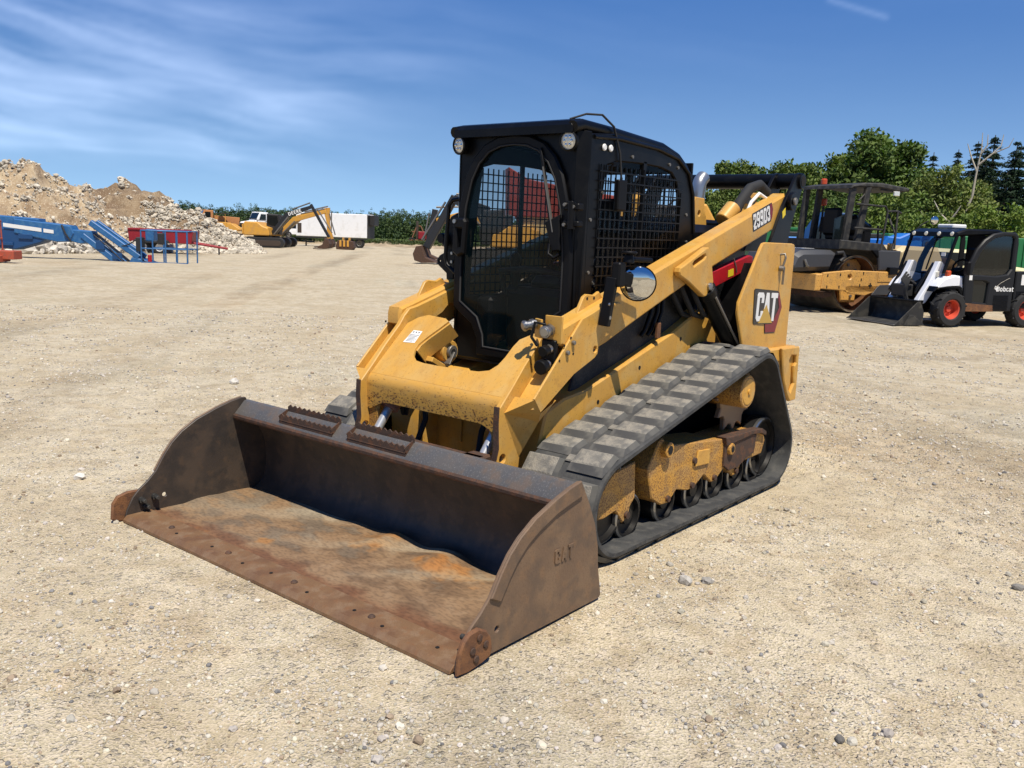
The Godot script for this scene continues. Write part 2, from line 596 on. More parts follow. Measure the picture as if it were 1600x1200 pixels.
func materials() -> void:
	var fa := field(512, 1, 0.006, 5)
	var fb := field(512, 2, 0.02, 4)
	var fc := field(512, 3, 0.09, 3)
	var fs := field(512, 4, 0.16, 2)
	var fv := field(512, 5, 0.05, 4, 1, 8)
	var fd := field(512, 6, 0.012, 5)
	var tb := grey(512, fb)
	var tc := grey(512, fc)
	M.fb = fb; M.fc = fc; M.fs = fs; M.fa = fa; M.fd = fd
	var ycol := rgb(203, 154, 68)
	M.yellow = mat(Color.WHITE, 0.42, 0.0, layered(512, ycol, [[fa, 0.35, 0.8, rgb(194, 147, 72), 0.7], [fd, 0.45, 0.8, rgb(194, 162, 104), 0.5], [fb, 0.62, 0.85, rgb(166, 122, 62), 0.35], [fs, 0.80, 0.86, rgb(110, 74, 36), 0.6], [fv, 0.62, 0.9, rgb(172, 128, 62), 0.25]]), 0.9, tc, 0.02)
	M.yellow.metallic_specular = 0.45
	M.yellow_worn = mat(Color.WHITE, 0.55, 0.0, layered(512, rgb(196, 146, 62), [[fa, 0.3, 0.8, rgb(180, 142, 84), 0.8], [fd, 0.5, 0.75, rgb(150, 118, 76), 0.55], [fc, 0.60, 0.68, rgb(112, 72, 40), 0.7], [fs, 0.64, 0.72, rgb(84, 54, 34), 0.8]]), 1.4, tc, 0.05)
	M.yellow_worn.roughness = 0.62
	M.yellow_far = mat(rgb(205, 150, 50), 0.5)
	M.black = mat(Color.WHITE, 0.38, 0.0, layered(512, rgb(9, 9, 10), [[fa, 0.4, 0.8, rgb(17, 17, 17), 0.7], [fd, 0.6, 0.9, rgb(44, 41, 37), 0.22], [fs, 0.82, 0.9, rgb(70, 66, 60), 0.35]]), 1.1, tc, 0.012)
	M.black_dusty = mat(Color.WHITE, 0.7, 0.0, layered(512, rgb(34, 34, 33), [[fa, 0.35, 0.75, rgb(66, 63, 56), 0.8], [fc, 0.6, 0.8, rgb(92, 86, 74), 0.5]]), 1.3, tb, 0.04)
	M.plastic = mat(rgb(12, 12, 13), 0.5, 0.0, null, 1.0, tc, 0.01)
	M.rubber = mat(Color.WHITE, 0.85, 0.0, layered(512, rgb(52, 53, 53), [[fa, 0.2, 0.85, rgb(72, 72, 70), 0.9], [fd, 0.4, 0.95, rgb(98, 95, 88), 0.6], [fs, 0.5, 0.9, rgb(50, 50, 49), 0.5]]), 1.6, tc, 0.12)
	M.lug_side = mat(Color.WHITE, 0.8, 0.0, layered(256, rgb(64, 64, 63), [[field(256, 7, 0.02, 4), 0.25, 0.8, rgb(96, 94, 88), 0.9]]), 1.6, tc, 0.05)
	M.lug = mat(Color.WHITE, 0.88, 0.0, layered(512, rgb(104, 102, 96), [[fa, 0.2, 0.85, rgb(134, 129, 118), 0.9], [fd, 0.35, 0.85, rgb(150, 143, 128), 0.7], [fb, 0.55, 0.95, rgb(84, 83, 80), 0.5], [fs, 0.55, 0.85, rgb(80, 79, 76), 0.5]]), 2.3, tc, 0.18)
	M.rubber_dark = mat(rgb(36, 36, 36), 0.8, 0.0, null, 1.0, tc, 0.03)
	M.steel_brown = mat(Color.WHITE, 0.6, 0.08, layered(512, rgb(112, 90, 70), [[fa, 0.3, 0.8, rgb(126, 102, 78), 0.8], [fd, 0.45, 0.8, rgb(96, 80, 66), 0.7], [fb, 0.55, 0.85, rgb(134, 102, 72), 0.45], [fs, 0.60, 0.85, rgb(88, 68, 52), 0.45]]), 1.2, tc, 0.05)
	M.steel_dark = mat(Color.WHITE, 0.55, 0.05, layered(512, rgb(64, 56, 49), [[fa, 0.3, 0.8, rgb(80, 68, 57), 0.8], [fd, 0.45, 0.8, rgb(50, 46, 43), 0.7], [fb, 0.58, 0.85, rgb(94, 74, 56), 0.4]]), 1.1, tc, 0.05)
	M.rust = mat(Color.WHITE, 0.75, 0.1, layered(512, rgb(112, 76, 50), [[fa, 0.3, 0.8, rgb(134, 92, 56), 0.8], [fb, 0.45, 0.8, rgb(92, 64, 46), 0.7], [fs, 0.6, 0.85, rgb(78, 54, 40), 0.5]]), 1.8, tc, 0.08)
	M.rust_dark = mat(Color.WHITE, 0.8, 0.1, layered(512, rgb(74, 56, 45), [[fb, 0.45, 0.7, rgb(102, 68, 46), 0.8], [fs, 0.6, 0.8, rgb(48, 38, 32), 0.7]]), 1.6, tc, 0.08)
	M.chrome = mat(rgb(215, 216, 214), 0.06, 1.0)
	M.rod = mat(rgb(196, 196, 194), 0.28, 0.55)
	M.steel = mat(rgb(160, 160, 158), 0.32, 0.9)
	M.steel_dull = mat(rgb(132, 128, 120), 0.5, 0.7)
	M.grey_door = mat(rgb(34, 35, 37), 0.45)
	M.hole = mat(rgb(14, 12, 11), 0.9)
	M.red = mat(Color.WHITE, 0.45, 0.0, layered(256, rgb(168, 22, 30), [[field(256, 8, 0.02, 4), 0.5, 0.8, rgb(140, 30, 34), 0.7]]), 1.5)
	M.white = mat(rgb(226, 226, 222), 0.5)
	M.lamp = mat(rgb(225, 222, 208), 0.12, 0.3)
	M.sticker_yellow = mat(rgb(222, 196, 40), 0.5)
	M.glass = mat(Color(0.003, 0.011, 0.014, 0.50).linear_to_srgb(), 0.03)
	M.glass.albedo_color.a = 0.42
	M.glass.transparency = BaseMaterial3D.TRANSPARENCY_ALPHA
	M.glass_side = mat(Color(0.03, 0.05, 0.05), 0.03)
	M.glass_side.albedo_color.a = 0.16
	M.glass_side.transparency = BaseMaterial3D.TRANSPARENCY_ALPHA
	var guard := layered(512, rgb(84, 83, 82), [[fa, 0.3, 0.8, rgb(96, 91, 85), 0.8], [fs, 0.72, 0.8, rgb(160, 156, 150), 0.5], [fd, 0.55, 0.8, rgb(112, 92, 74), 0.6]])
	M.steel_guard = mat(Color.WHITE, 0.5, 0.05, guard, 1.3, tc, 0.05)
	M.edge_steel = mat(Color.WHITE, 0.6, 0.2, layered(512, rgb(126, 96, 66), [[fa, 0.25, 0.85, rgb(108, 78, 54), 0.8], [fd, 0.4, 0.85, rgb(144, 120, 94), 0.6], [fb, 0.5, 0.95, rgb(134, 92, 58), 0.5], [fs, 0.6, 0.85, rgb(92, 68, 50), 0.4]]), 1.7, tc, 0.06)
	M.gear = mat(rgb(150, 128, 104), 0.5, 0.4)
	M.gland = mat(rgb(150, 104, 84), 0.7)
	M.roller = mat(rgb(40, 39, 38), 0.4, 0.5)
	M.exhaust = mat(rgb(176, 176, 172), 0.28, 0.8, null, 1.0, tb, 0.03)
	M.decal_dark = mat(rgb(38, 34, 34), 0.35)
	M.decal_rim = mat(rgb(20, 18, 18), 0.35)
	M.decal_red = mat(rgb(122, 24, 34), 0.4)
	M.decal_gold = mat(rgb(196, 158, 70), 0.4, 0.2)
	for k in ["black", "plastic", "grey_door"]: M[k].metallic_specular = 0.32
	M.glass.metallic_specular = 0.25
	M.glass_side.metallic_specular = 0.25
	M.plant_red = mat(rgb(134, 52, 42), 0.6)


# ---- the yard: site axes run across (A) and away (D) from the loader ----
const ACROSS := Vector3(0.77083, 0, -0.63704)
const AWAY := Vector3(-0.63212, 0, -0.77487)
const FACING := 0.6906
var na: FastNoiseLite
var nb: FastNoiseLite
var nc: FastNoiseLite


func site(a: float, d: float, up := 0.0) -> Vector3:
	var p := ACROSS * a + AWAY * d
	p.y = up + lie(p.x, p.z)
	return p


func lie(x: float, z: float) -> float:
	# height of the gravel: level round the loader, falling away gently beyond it, ruts and tread prints on top
	var d := x * AWAY.x + z * AWAY.z
	var y := -0.0125 * maxf(0.0, d - 19.6)
	var flat := 1.0 - smoothstep(0.0, 0.5, maxf(absf(x) - 1.25, maxf(z - 2.35, -1.15 - z)))
	var wear := 1.0 - 0.85 * flat
	var s := x * 0.667 - z * 0.745
	var t := x * 0.745 + z * 0.667
	y += wear * (na.get_noise_2d(x * 0.35, z * 0.35) * 0.02 + na.get_noise_2d(s * 1.1 + 40.0, t * 0.06) * 0.02 + nb.get_noise_2d(x * 2.2, z * 2.2) * 0.009)
	if d > -7.0 and d < 9.0: y += wear * nb.get_noise_2d(x * 7.0 + 50.0, z * 7.0) * 0.010 * (0.5 + lane(x, z, -0.4, -4.2, 3.2, -2.0, 1.3) + lane(x, z, 1.2, -2.4, 3.3, -0.4, 0.8))
	# prints of the rubber track behind the machine
	var k := smoothstep(0.0, 0.04, x - 0.54) * smoothstep(0.0, 0.04, 1.0 - x) * smoothstep(0.0, 0.3, -1.1 - z) * smoothstep(0.0, 0.6, z + 2.75)
	y += k * (0.026 * smoothstep(-0.35, 0.35, sin(z * TAU / 0.17 + 0.5 * sin(x * 9.0))) - 0.016)
	y += 0.02 * exp(-pow((x - 1.04) / 0.05, 2)) * smoothstep(0.0, 0.3, -1.0 - z) * smoothstep(0.0, 0.6, z + 2.75) * (0.6 + nb.get_noise_2d(x * 9.0, z * 9.0))
	return y


func lane(x: float, z: float, ax: float, az: float, bx: float, bz: float, w: float) -> float:
	# 1 on the line from a to b, fading to 0 at w from it
	var p := V(x, z)
	var q := Geometry2D.get_closest_point_to_segment(p, V(ax, az), V(bx, bz))
	return exp(-p.distance_squared_to(q) / (w * w))


func tint(x: float, z: float) -> Color:
	# where traffic has packed the fines pale and where damp or loose gravel shows darker
	var s := x * 0.667 - z * 0.745
	var t := x * 0.745 + z * 0.667
	var v := 1.0 + na.get_noise_2d(x * 0.16 + 9.0, z * 0.16) * 0.13 + nc.get_noise_2d(s * 0.9, t * 0.05 + 7.0) * 0.22 + nc.get_noise_2d(s * 3.2 + 11.0, t * 0.10) * 0.10 + nc.get_noise_2d(s * 0.22 + 3.0, t * 0.012 + 2.0) * 0.24 + nb.get_noise_2d(x * 1.1, z * 1.1 + 30.0) * 0.06
	var warm := na.get_noise_2d(x * 0.22 - 31.0, z * 0.22 + 12.0) * 0.05
	var pale := 1.35 * (0.16 * lane(x, z, 0.5, -1.9, 3.6, 1.8, 0.32) + 0.13 * lane(x, z, -2.2, 2.6, -40, -36, 0.7) + 0.12 * lane(x, z, -5.0, 2.2, -44, -34, 0.8) + 0.10 * lane(x, z, -9.0, 1.0, -48, -32, 0.9) + 0.08 * lane(x, z, 1.0, 2.6, 1.7, 3.4, 0.4) + 0.10 * lane(x, z, -1.6, -1.0, -34, -33, 0.6))
	var dark := 0.14 * lane(x, z, -3.6, 2.4, -42, -35, 0.5) + 0.12 * lane(x, z, -7.0, 1.6, -46, -33, 0.6) + 0.20 * lane(x, z, -0.4, -4.2, 3.2, -2.0, 1.1) + 0.15 * lane(x, z, 1.2, -2.4, 3.3, -0.4, 0.7) + 0.34 * exp(-pow((x * 0.77 - z * 0.64 - 5.66) / 0.95, 2) - pow((x * 0.63 + z * 0.77 + 6.85) / 0.35, 2))
	dark += 0.2 * exp(-pow((x + 11.3) / 0.7, 2) - pow((z + 3.0) / 0.35, 2))
	v += pale - dark
	return Color(v * (1.0 + warm), v * (1.0 - dark * 0.12), v * (1.0 - warm - dark * 0.22))


func spread(lo: float, f0: float, f1: float, hi: float, step: float, grow: float) -> PackedFloat32Array:
	# fine steps between f0 and f1, growing outside
	var r := PackedFloat32Array()
	var left := []
	var x := f0
	var s := step
	while x > lo:
		s *= grow; x -= s
		left.append(maxf(x, lo))
	left.reverse()
	for q in left: r.append(q)
	x = f0
	while x < f1:
		r.append(x); x += step
	s = step
	while x < hi:
		r.append(x); s *= grow; x += s
	r.append(hi)
	return r


func ground_paint() -> StandardMaterial3D:
	# crushed limestone: fines, grit and small stones, as colour and relief
	var k := 1024
	var cv := field(k, 61, 0.10, 1, 1, 1, FastNoiseLite.RETURN_CELL_VALUE)
	var cd := field(k, 61, 0.10, 1, 1, 1, FastNoiseLite.RETURN_DISTANCE)
	var gv := field(k, 62, 0.28, 1, 1, 1, FastNoiseLite.RETURN_CELL_VALUE)
	var so := field(k, 63, 0.01, 5)
	var fi := field(k, 64, 0.16, 3)
	var d := PackedByteArray(); d.resize(k * k * 3)
	var h := PackedByteArray(); h.resize(k * k)
	for i in k * k:
		var soft := so[i] / 255.0 - 0.5
		var fine := fi[i] / 255.0 - 0.5
		var grain := gv[i] / 255.0 - 0.5
		var r := 0.745 + soft * 0.08 + fine * 0.16 + grain * 0.11
		var g := r * 0.936
		var b := r * (0.800 + grain * 0.06)
		var up := 0.36 + fine * 0.34 + soft * 0.16 + grain * 0.20
		# small stones among the fines
		var v := cv[i] / 255.0
		var q := 1.0 - cd[i] / 255.0 + fine * 0.3
		if v > 0.80 + soft * 0.25 and q > 0.52:
			var t := smoothstep(0.52, 0.70, q)
			var c := 0.56 + fposmod(v * 37.0, 1.0) * 0.30
			r = lerpf(r, c, t * 0.7); g = lerpf(g, c * 0.95, t * 0.7); b = lerpf(b, c * 0.86, t * 0.7)
			up += t * 0.28
		d[i * 3] = int(clampf(r, 0, 1) * 255.0); d[i * 3 + 1] = int(clampf(g, 0, 1) * 255.0); d[i * 3 + 2] = int(clampf(b, 0, 1) * 255.0)
		h[i] = int(clampf(up, 0, 1) * 255.0)
	var m := mat(Color.WHITE, 0.95, 0.0, ImageTexture.create_from_image(Image.create_from_data(k, k, false, Image.FORMAT_RGB8, d)), 0.52, grey(k, h), 2.0)
	m.metallic_specular = 0.2
	m.vertex_color_use_as_albedo = true
	m.detail_enabled = true
	m.detail_blend_mode = BaseMaterial3D.BLEND_MODE_MUL
	m.detail_uv_layer = BaseMaterial3D.DETAIL_UV_2
	m.uv2_triplanar = true
	m.uv2_scale = Vector3.ONE * 0.117
	m.detail_albedo = layered(512, Color(1, 1, 1), [[M.fd, 0.35, 0.8, rgb(243, 240, 235), 1.0], [field(512, 66, 0.05, 5), 0.5, 0.75, rgb(236, 231, 224), 0.8]])
	return m


func yard() -> void:
	na = fnl(71, 1.0, 4)
	nb = fnl(72, 1.0, 3)
	nc = fnl(73, 1.0, 3)
	var xs := spread(-460.0, -6.0, 5.0, 420.0, 0.036, 1.07)
	var ds := spread(-12.0, -3.4, 5.0, 760.0, 0.036, 1.055)
	var w := xs.size()
	var hh := ds.size()
	var v := PackedVector3Array(); v.resize(w * hh)
	var n := PackedVector3Array(); n.resize(w * hh)
	var c := PackedColorArray(); c.resize(w * hh)
	for j in hh:
		for i in w:
			var p := site(xs[i], ds[j])
			v[j * w + i] = p
			c[j * w + i] = tint(p.x, p.z)
	for j in hh:
		for i in w:
			var q := (v[j * w + mini(i + 1, w - 1)] - v[j * w + maxi(i - 1, 0)]).cross(v[mini(j + 1, hh - 1) * w + i] - v[maxi(j - 1, 0) * w + i]).normalized()
			n[j * w + i] = q if q.y > 0.0 else -q
	var ix := PackedInt32Array(); ix.resize((w - 1) * (hh - 1) * 6)
	var k := 0
	for j in hh - 1:
		for i in w - 1:
			var a := j * w + i
			ix[k] = a; ix[k + 1] = a + w; ix[k + 2] = a + 1
			ix[k + 3] = a + 1; ix[k + 4] = a + w; ix[k + 5] = a + w + 1
			k += 6
	var arr := []
	arr.resize(Mesh.ARRAY_MAX)
	arr[Mesh.ARRAY_VERTEX] = v; arr[Mesh.ARRAY_NORMAL] = n; arr[Mesh.ARRAY_COLOR] = c; arr[Mesh.ARRAY_INDEX] = ix
	var mesh := ArrayMesh.new()
	mesh.add_surface_from_arrays(Mesh.PRIMITIVE_TRIANGLES, arr)
	put("ground", mesh, ground_paint(), null).set_meta("kind", "structure")
	gravel()


func stone_mesh(sd: int, rough := 0.28) -> ArrayMesh:
	# an irregular stone of unit radius, a little flattened
	var f := fnl(sd, 1.0, 2)
	var b := MB.new()
	var g := (1.0 + sqrt(5.0)) / 2.0
	var p := []
	for q in [[-1, g, 0], [1, g, 0], [-1, -g, 0], [1, -g, 0], [0, -1, g], [0, 1, g], [0, -1, -g], [0, 1, -g], [g, 0, -1], [g, 0, 1], [-g, 0, -1], [-g, 0, 1]]:
		p.append(Vector3(q[0], q[1], q[2]).normalized())
	var fs := [[0, 11, 5], [0, 5, 1], [0, 1, 7], [0, 7, 10], [0, 10, 11], [1, 5, 9], [5, 11, 4], [11, 10, 2], [10, 7, 6], [7, 1, 8], [3, 9, 4], [3, 4, 2], [3, 2, 6], [3, 6, 8], [3, 8, 9], [4, 9, 5], [2, 4, 11], [6, 2, 10], [8, 6, 7], [9, 8, 1]]
	var shape := func(u: Vector3) -> Vector3:
		return u * (1.0 + rough * 1.6 * f.get_noise_3d(u.x * 0.9 + sd, u.y * 0.9, u.z * 0.9) + 0.12 * f.get_noise_3d(u.x * 2.6, u.y * 2.6 + sd, u.z * 2.6)) * Vector3(1.0, 0.72, 0.85)
	for t in fs:
		var a: Vector3 = p[t[0]]
		var d: Vector3 = p[t[1]]
		var e: Vector3 = p[t[2]]
		var ad := (a + d).normalized()
		var de := (d + e).normalized()
		var ea := (e + a).normalized()
		for s in [[a, ad, ea], [ad, d, de], [ea, de, e], [ad, de, ea]]:
			b.ftri(shape.call(s[0]), shape.call(s[1]), shape.call(s[2]), s[0] + s[1] + s[2])
	return b.mesh()


func stone_color() -> Color:
	# linear tones of limestone, with a few grey and rusty ones
	var q := rng.randf()
	var v := rng.randf_range(0.34, 0.62)
	if q > 0.93: return Color(v * 0.40, v * 0.39, v * 0.38)
	if q > 0.86: return Color(v * 0.62, v * 0.48, v * 0.34)
	return Color(v, v * rng.randf_range(0.90, 0.94), v * rng.randf_range(0.70, 0.82))


func gravel() -> void:
	M.stone = mat(Color.WHITE, 0.92)
	M.stone.vertex_color_use_as_albedo = true
	M.stone.metallic_specular = 0.2
	var shapes := [stone_mesh(81), stone_mesh(82), stone_mesh(83)]
	for kind in 3:
		var where := []
		var cols := PackedColorArray()
		var m := 62000
		for i in m:
			# denser near, thinning out with distance; fewer where traffic has packed the fines
			var d := -3.4 + 13.0 * pow(rng.randf(), 1.35)
			var a := rng.randf_range(-1.0, 1.0) * (2.2 + (d + 4.4) * 0.72) - 0.3
			var p := ACROSS * a + AWAY * d
			if absf(p.x) < 1.17 and p.z < 2.26 and p.z > 1.3: continue
			if absf(absf(p.x) - 0.76) < 0.24 and p.z < 1.15 and p.z > -1.1: continue
			var here := na.get_noise_2d(p.x * 0.9 + 5.0, p.z * 0.9) + 0.6 * nb.get_noise_2d(p.x * 3.0, p.z * 3.0)
			here += 0.55 * lane(p.x, p.z, -0.4, -4.2, 3.2, -2.0, 1.0) + 0.4 * lane(p.x, p.z, 1.2, -2.4, 3.3, -0.4, 0.6) - 0.5 * lane(p.x, p.z, 0.5, -1.9, 3.4, 1.5, 0.3)
			here += 0.35 * smoothstep(0.1, 0.35, nb.get_noise_2d(p.x * 1.1 + 90.0, p.z * 1.1))
			if rng.randf() > 0.40 + here * 0.9: continue
			var s := 0.0034 * exp(rng.randfn(0.0, 0.5)) * (1.0 + maxf(0.0, d) * 0.09)
			if rng.randf() < 0.012: s *= 2.2
			s = minf(s, 0.02)
			p.y = lie(p.x, p.z) + s * 0.25
			where.append(Transform3D(Basis.from_euler(Vector3(rng.randf_range(-0.5, 0.5), rng.randf() * TAU, rng.randf_range(-0.5, 0.5))) * Basis.from_scale(Vector3.ONE * s), p))
			cols.append(stone_color())
		var o := scatter("gravel", shapes[kind], M.stone, where, null, cols)
		o.set_meta("kind", "stuff")
	# the stones one can tell apart
	for q in [[1.33, 0.92, 0.034, 0.42, "larger of two grey stones beside the bucket's rear corner"], [1.40, 0.85, 0.026, 0.30, "smaller darker of two stones beside the bucket's rear corner"], [-2.05, 2.05, 0.034, 0.62, "white stone on the gravel left of the bucket's far top corner"], [2.47, -0.12, 0.028, 0.2, "dark stone by the pale wheel track near the right edge"], [2.3, 1.7, 0.018, 0.12, "small black stone on the open gravel at the lower right"], [-4.2, -0.4, 0.05, 0.55, "pale stone lying on the worn lanes left of the loader"]]:
		var v: float = q[3]
		var o := put("loose_stone", stone_mesh(100 + int(absf(q[0]) * 17.0)), mat(Color(v, v * 0.94, v * 0.83).linear_to_srgb(), 0.9))
		tag(o, q[4], "stone", "loose stones on the yard")
		o.transform = Transform3D(Basis.from_euler(Vector3(0.1, q[0] * 9.0, 0.15)) * Basis.from_scale(Vector3.ONE * q[2]), Vector3(q[0], lie(q[0], q[1]) + q[2] * 0.35, q[1]))


func loader() -> void:
	var t := thing("track_loader", "large yellow and black compact track loader with rusty bucket lowered on the gravel", "loader")
	bucket(t)
	for s in [1, -1]:
		undercarriage(t, s)
		arm(t, s)
	chassis(t)
	hood(t)
	cab(t)
	mirrors(t)


func two(b: MB, s: int) -> MB:
	return b if s > 0 else swap_x(b)


func bucket(t: Node3D) -> void:
	var y0 := 0.025
	# floor and curved back in one shell
	var dent := fnl(31, 1.0, 3)
	var rows := []
	var prof := [V(2.243, 0), V(2.16, 0), V(2.08, 0.001), V(2.0, 0.002), V(1.92, 0.003), V(1.84, 0.004), V(1.77, 0.004), V(1.7, 0.004), V(1.64, 0.004), V(1.58, 0.003), V(1.53, 0.002), V(1.48, 0.004), V(1.445, 0.022), V(1.42, 0.05), V(1.402, 0.09), V(1.394, 0.15), V(1.396, 0.21), V(1.405, 0.26), V(1.422, 0.31), V(1.445, 0.36), V(1.475, 0.41), V(1.5, 0.45), V(1.528, 0.497)]
	for i in prof.size():
		var r := []
		for j in 71:
			var x := -1.145 + 2.29 * j / 70.0
			var q: Vector2 = prof[i]
			var h := 0.0
			if q.y < 0.01 and q.x < 2.1:
				h = dent.get_noise_2d(x * 1.7, q.x * 3.2) * 0.016 * smoothstep(2.1, 1.8, q.x) + dent.get_noise_2d(x * 5.0, q.x * 5.0) * 0.004
				h += 0.030 * exp(-pow((x - 0.07) / 0.10, 2)) * smoothstep(1.75, 1.58, q.x) + 0.034 * exp(-pow((x - 0.42) / 0.12, 2)) * smoothstep(1.78, 1.6, q.x) + 0.03 * exp(-pow((x - 0.95) / 0.16, 2)) * smoothstep(1.85, 1.62, q.x)
			elif q.y > 0.05:
				h = 0.0
			var z := q.x + (dent.get_noise_2d(x * 1.3, q.y * 4.0 + 5.0) * 0.01 if q.y > 0.1 else 0.0)
			r.append(P3(x, y0 + q.y + maxf(h, -0.004), z))
		rows.append(r)
	var shell := MB.new()
	shell.sheet(rows.slice(0, 12), 0.012)
	if shell.n[0].y < 0.0:
		shell = MB.new(); shell.sheet(rows.slice(0, 12), 0.012, true)
	shell.map_uv(func(p): return V((p.x + 1.145) / 2.29, (p.z - 1.45) / 0.8))
	var bk := put("bucket", shell, floor_steel(), t)
	var back := MB.new()
	back.sheet(rows.slice(11), 0.012)
	if back.n[0].y < 0.0:
		back = MB.new(); back.sheet(rows.slice(11), 0.012, true)
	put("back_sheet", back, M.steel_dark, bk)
	# stiffened spill guard along the top
	var sg := MB.new()
	sg.side(pts([1.596, 0.452, 1.604, 0.463, 1.602, 0.474, 1.538, 0.542, 1.518, 0.546, 1.508, 0.53, 1.515, 0.515, 1.575, 0.452]), -1.143, 1.143, 0.004)
	put("spill_guard", sg, M.steel_guard if M.has("steel_guard") else M.steel_dark, bk)
	var rim := MB.new()
	rim.side(pts([1.600, 0.444, 1.611, 0.455, 1.612, 0.468, 1.604, 0.478, 1.590, 0.474, 1.590, 0.450]), -1.141, 1.141, 0.004)
	put("guard_edge", rim, M.rust_dark, bk)
	# end plates with their stiffening strip, wear tooth and bolts
	var outline := pts([2.243, 0.0, 2.232, 0.045, 2.2, 0.105, 2.165, 0.142, 2.12, 0.175, 2.071, 0.222, 2.022, 0.3, 1.975, 0.36, 1.918, 0.41, 1.83, 0.462, 1.71, 0.508, 1.62, 0.535, 1.55, 0.549, 1.525, 0.546, 1.462, 0.44, 1.412, 0.34, 1.384, 0.24, 1.374, 0.15, 1.352, 0.05, 1.344, 0.012, 1.36, 0.0])
	var strip := pts([2.075, 0.222, 2.022, 0.304, 1.975, 0.364, 1.918, 0.414, 1.83, 0.466, 1.71, 0.512, 1.62, 0.539, 1.545, 0.554, 1.525, 0.49, 1.6, 0.474, 1.7, 0.45, 1.8, 0.41, 1.87, 0.372, 1.925, 0.325, 1.968, 0.272, 2.02, 0.192])
	for s in [1, -1]:
		var b := MB.new()
		b.side(outline, 1.143, 1.156, 0.003, 35.0, [ring(2.026, 0.088, 0.012, 10)])
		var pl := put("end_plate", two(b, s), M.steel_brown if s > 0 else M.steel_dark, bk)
		pl.position.y = 0.012
		b = MB.new()
		b.side(strip, 1.157, 1.168, 0.004)
		put("edge_strip", two(b, s), M.steel_brown, bk).position.y = 0.012
		b = MB.new()
		if s > 0: b.side(pts([2.256, 0.008, 2.252, 0.06, 2.246, 0.096, 2.228, 0.128, 2.200, 0.148, 2.150, 0.152, 2.108, 0.130, 2.080, 0.094, 2.072, 0.05, 2.085, 0.022, 2.13, 0.010, 2.2, 0.002]), 1.158, 1.180, 0.007)
		else: b.side(pts([2.305, 0.02, 2.298, 0.1, 2.272, 0.135, 2.215, 0.150, 2.155, 0.148, 2.108, 0.126, 2.074, 0.09, 2.07, 0.045, 2.1, 0.02, 2.16, 0.006, 2.24, 0.0, 2.285, 0.006]), 1.158, 1.180, 0.007)
		put("corner_tooth", two(b, s), M.rust, bk)
		for q in [[2.15, 0.118], [2.185, 0.078], [2.115, 0.082], [2.165, 0.042]]:
			b = MB.new()
			b.cyl(P3(1.179, q[1], q[0]), P3(1.186, q[1], q[0]), 0.015, 10, -1, 0.003)
			put("tooth_bolt", two(b, s), M.rust_dark, bk)
			if q[1] != 0.118:
				b = MB.new()
				b.cyl(P3(1.143, q[1] + 0.02, q[0] - 0.03), P3(1.098, q[1] + 0.02, q[0] - 0.03), 0.011, 8, -1, 0.002)
				b.cyl(P3(1.142, q[1] + 0.02, q[0] - 0.03), P3(1.124, q[1] + 0.02, q[0] - 0.03), 0.018, 6)
				put("inner_bolt", two(b, s), M.black_dusty, bk)
		# cast lettering standing proud of each plate
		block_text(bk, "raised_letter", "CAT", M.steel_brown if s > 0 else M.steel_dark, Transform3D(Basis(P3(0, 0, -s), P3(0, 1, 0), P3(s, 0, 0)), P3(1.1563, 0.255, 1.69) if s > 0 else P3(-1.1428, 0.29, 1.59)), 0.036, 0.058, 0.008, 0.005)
	# bolted cutting edge
	var ce := MB.new()
	ce.side(pts([2.258, 0.004, 2.256, 0.016, 2.236, 0.034, 2.105, 0.036, 2.1, 0.03, 2.1, 0.008]), -1.142, 1.142, 0.003)
	put("cutting_edge", ce, M.edge_steel if M.has("edge_steel") else M.rust, bk)
	for k in 8:
		var x := -0.81 + k * 0.243
		var b := MB.new()
		b.lathe([V(0.0, 0.010), V(0.009, 0.008), V(0.014, 0.003), V(0.016, 0.0)], Transform3D(Basis(), P3(x, 0.036, 2.178 + (k % 2) * 0.022)), 10, true)
		if k % 2 == 0: put("edge_bolt", b, M.rust_dark, bk)
		for q in [[0.05 + 0.03 * (k % 3), 2.205 - 0.02 * (k % 2)]]:
			b = MB.new()
			b.cyl(P3(x + q[0] + 0.04, 0.0345, q[1]), P3(x + q[0] + 0.04, 0.0372, q[1]), 0.008, 8)
			put("bolt_hole", b, M.hole, bk)
	# two serrated tread strips on the guard's front slope
	for q in [[-0.745, -0.315], [-0.2, 0.21]]:
		var b := MB.new()
		var x0: float = q[0]
		var x1: float = q[1]
		b.bar(P3(x0, 0.515, 1.565), P3(x1, 0.515, 1.565), 0.06, 0.006, 0.0, P3(0, 1, 0.5).normalized())
		for w in [[1.588, 0.482, 0.528], [1.532, 0.535, 0.568]]:
			var saw := [V(x0, w[1]), V(x1, w[1])]
			for i in range(22, -1, -1): saw.append(V(lerpf(x0, x1, i / 22.0), w[2] + (0.012 if i % 2 else 0.0)))
			b.front(saw, w[0] - 0.003, w[0] + 0.003, 0.0)
		for x in [x0 + 0.003, x1 - 0.003]:
			b.bar(P3(x, 0.54, 1.532), P3(x, 0.51, 1.588), 0.005, 0.035)
		put("serrated_step", b, M.rust_dark, bk)


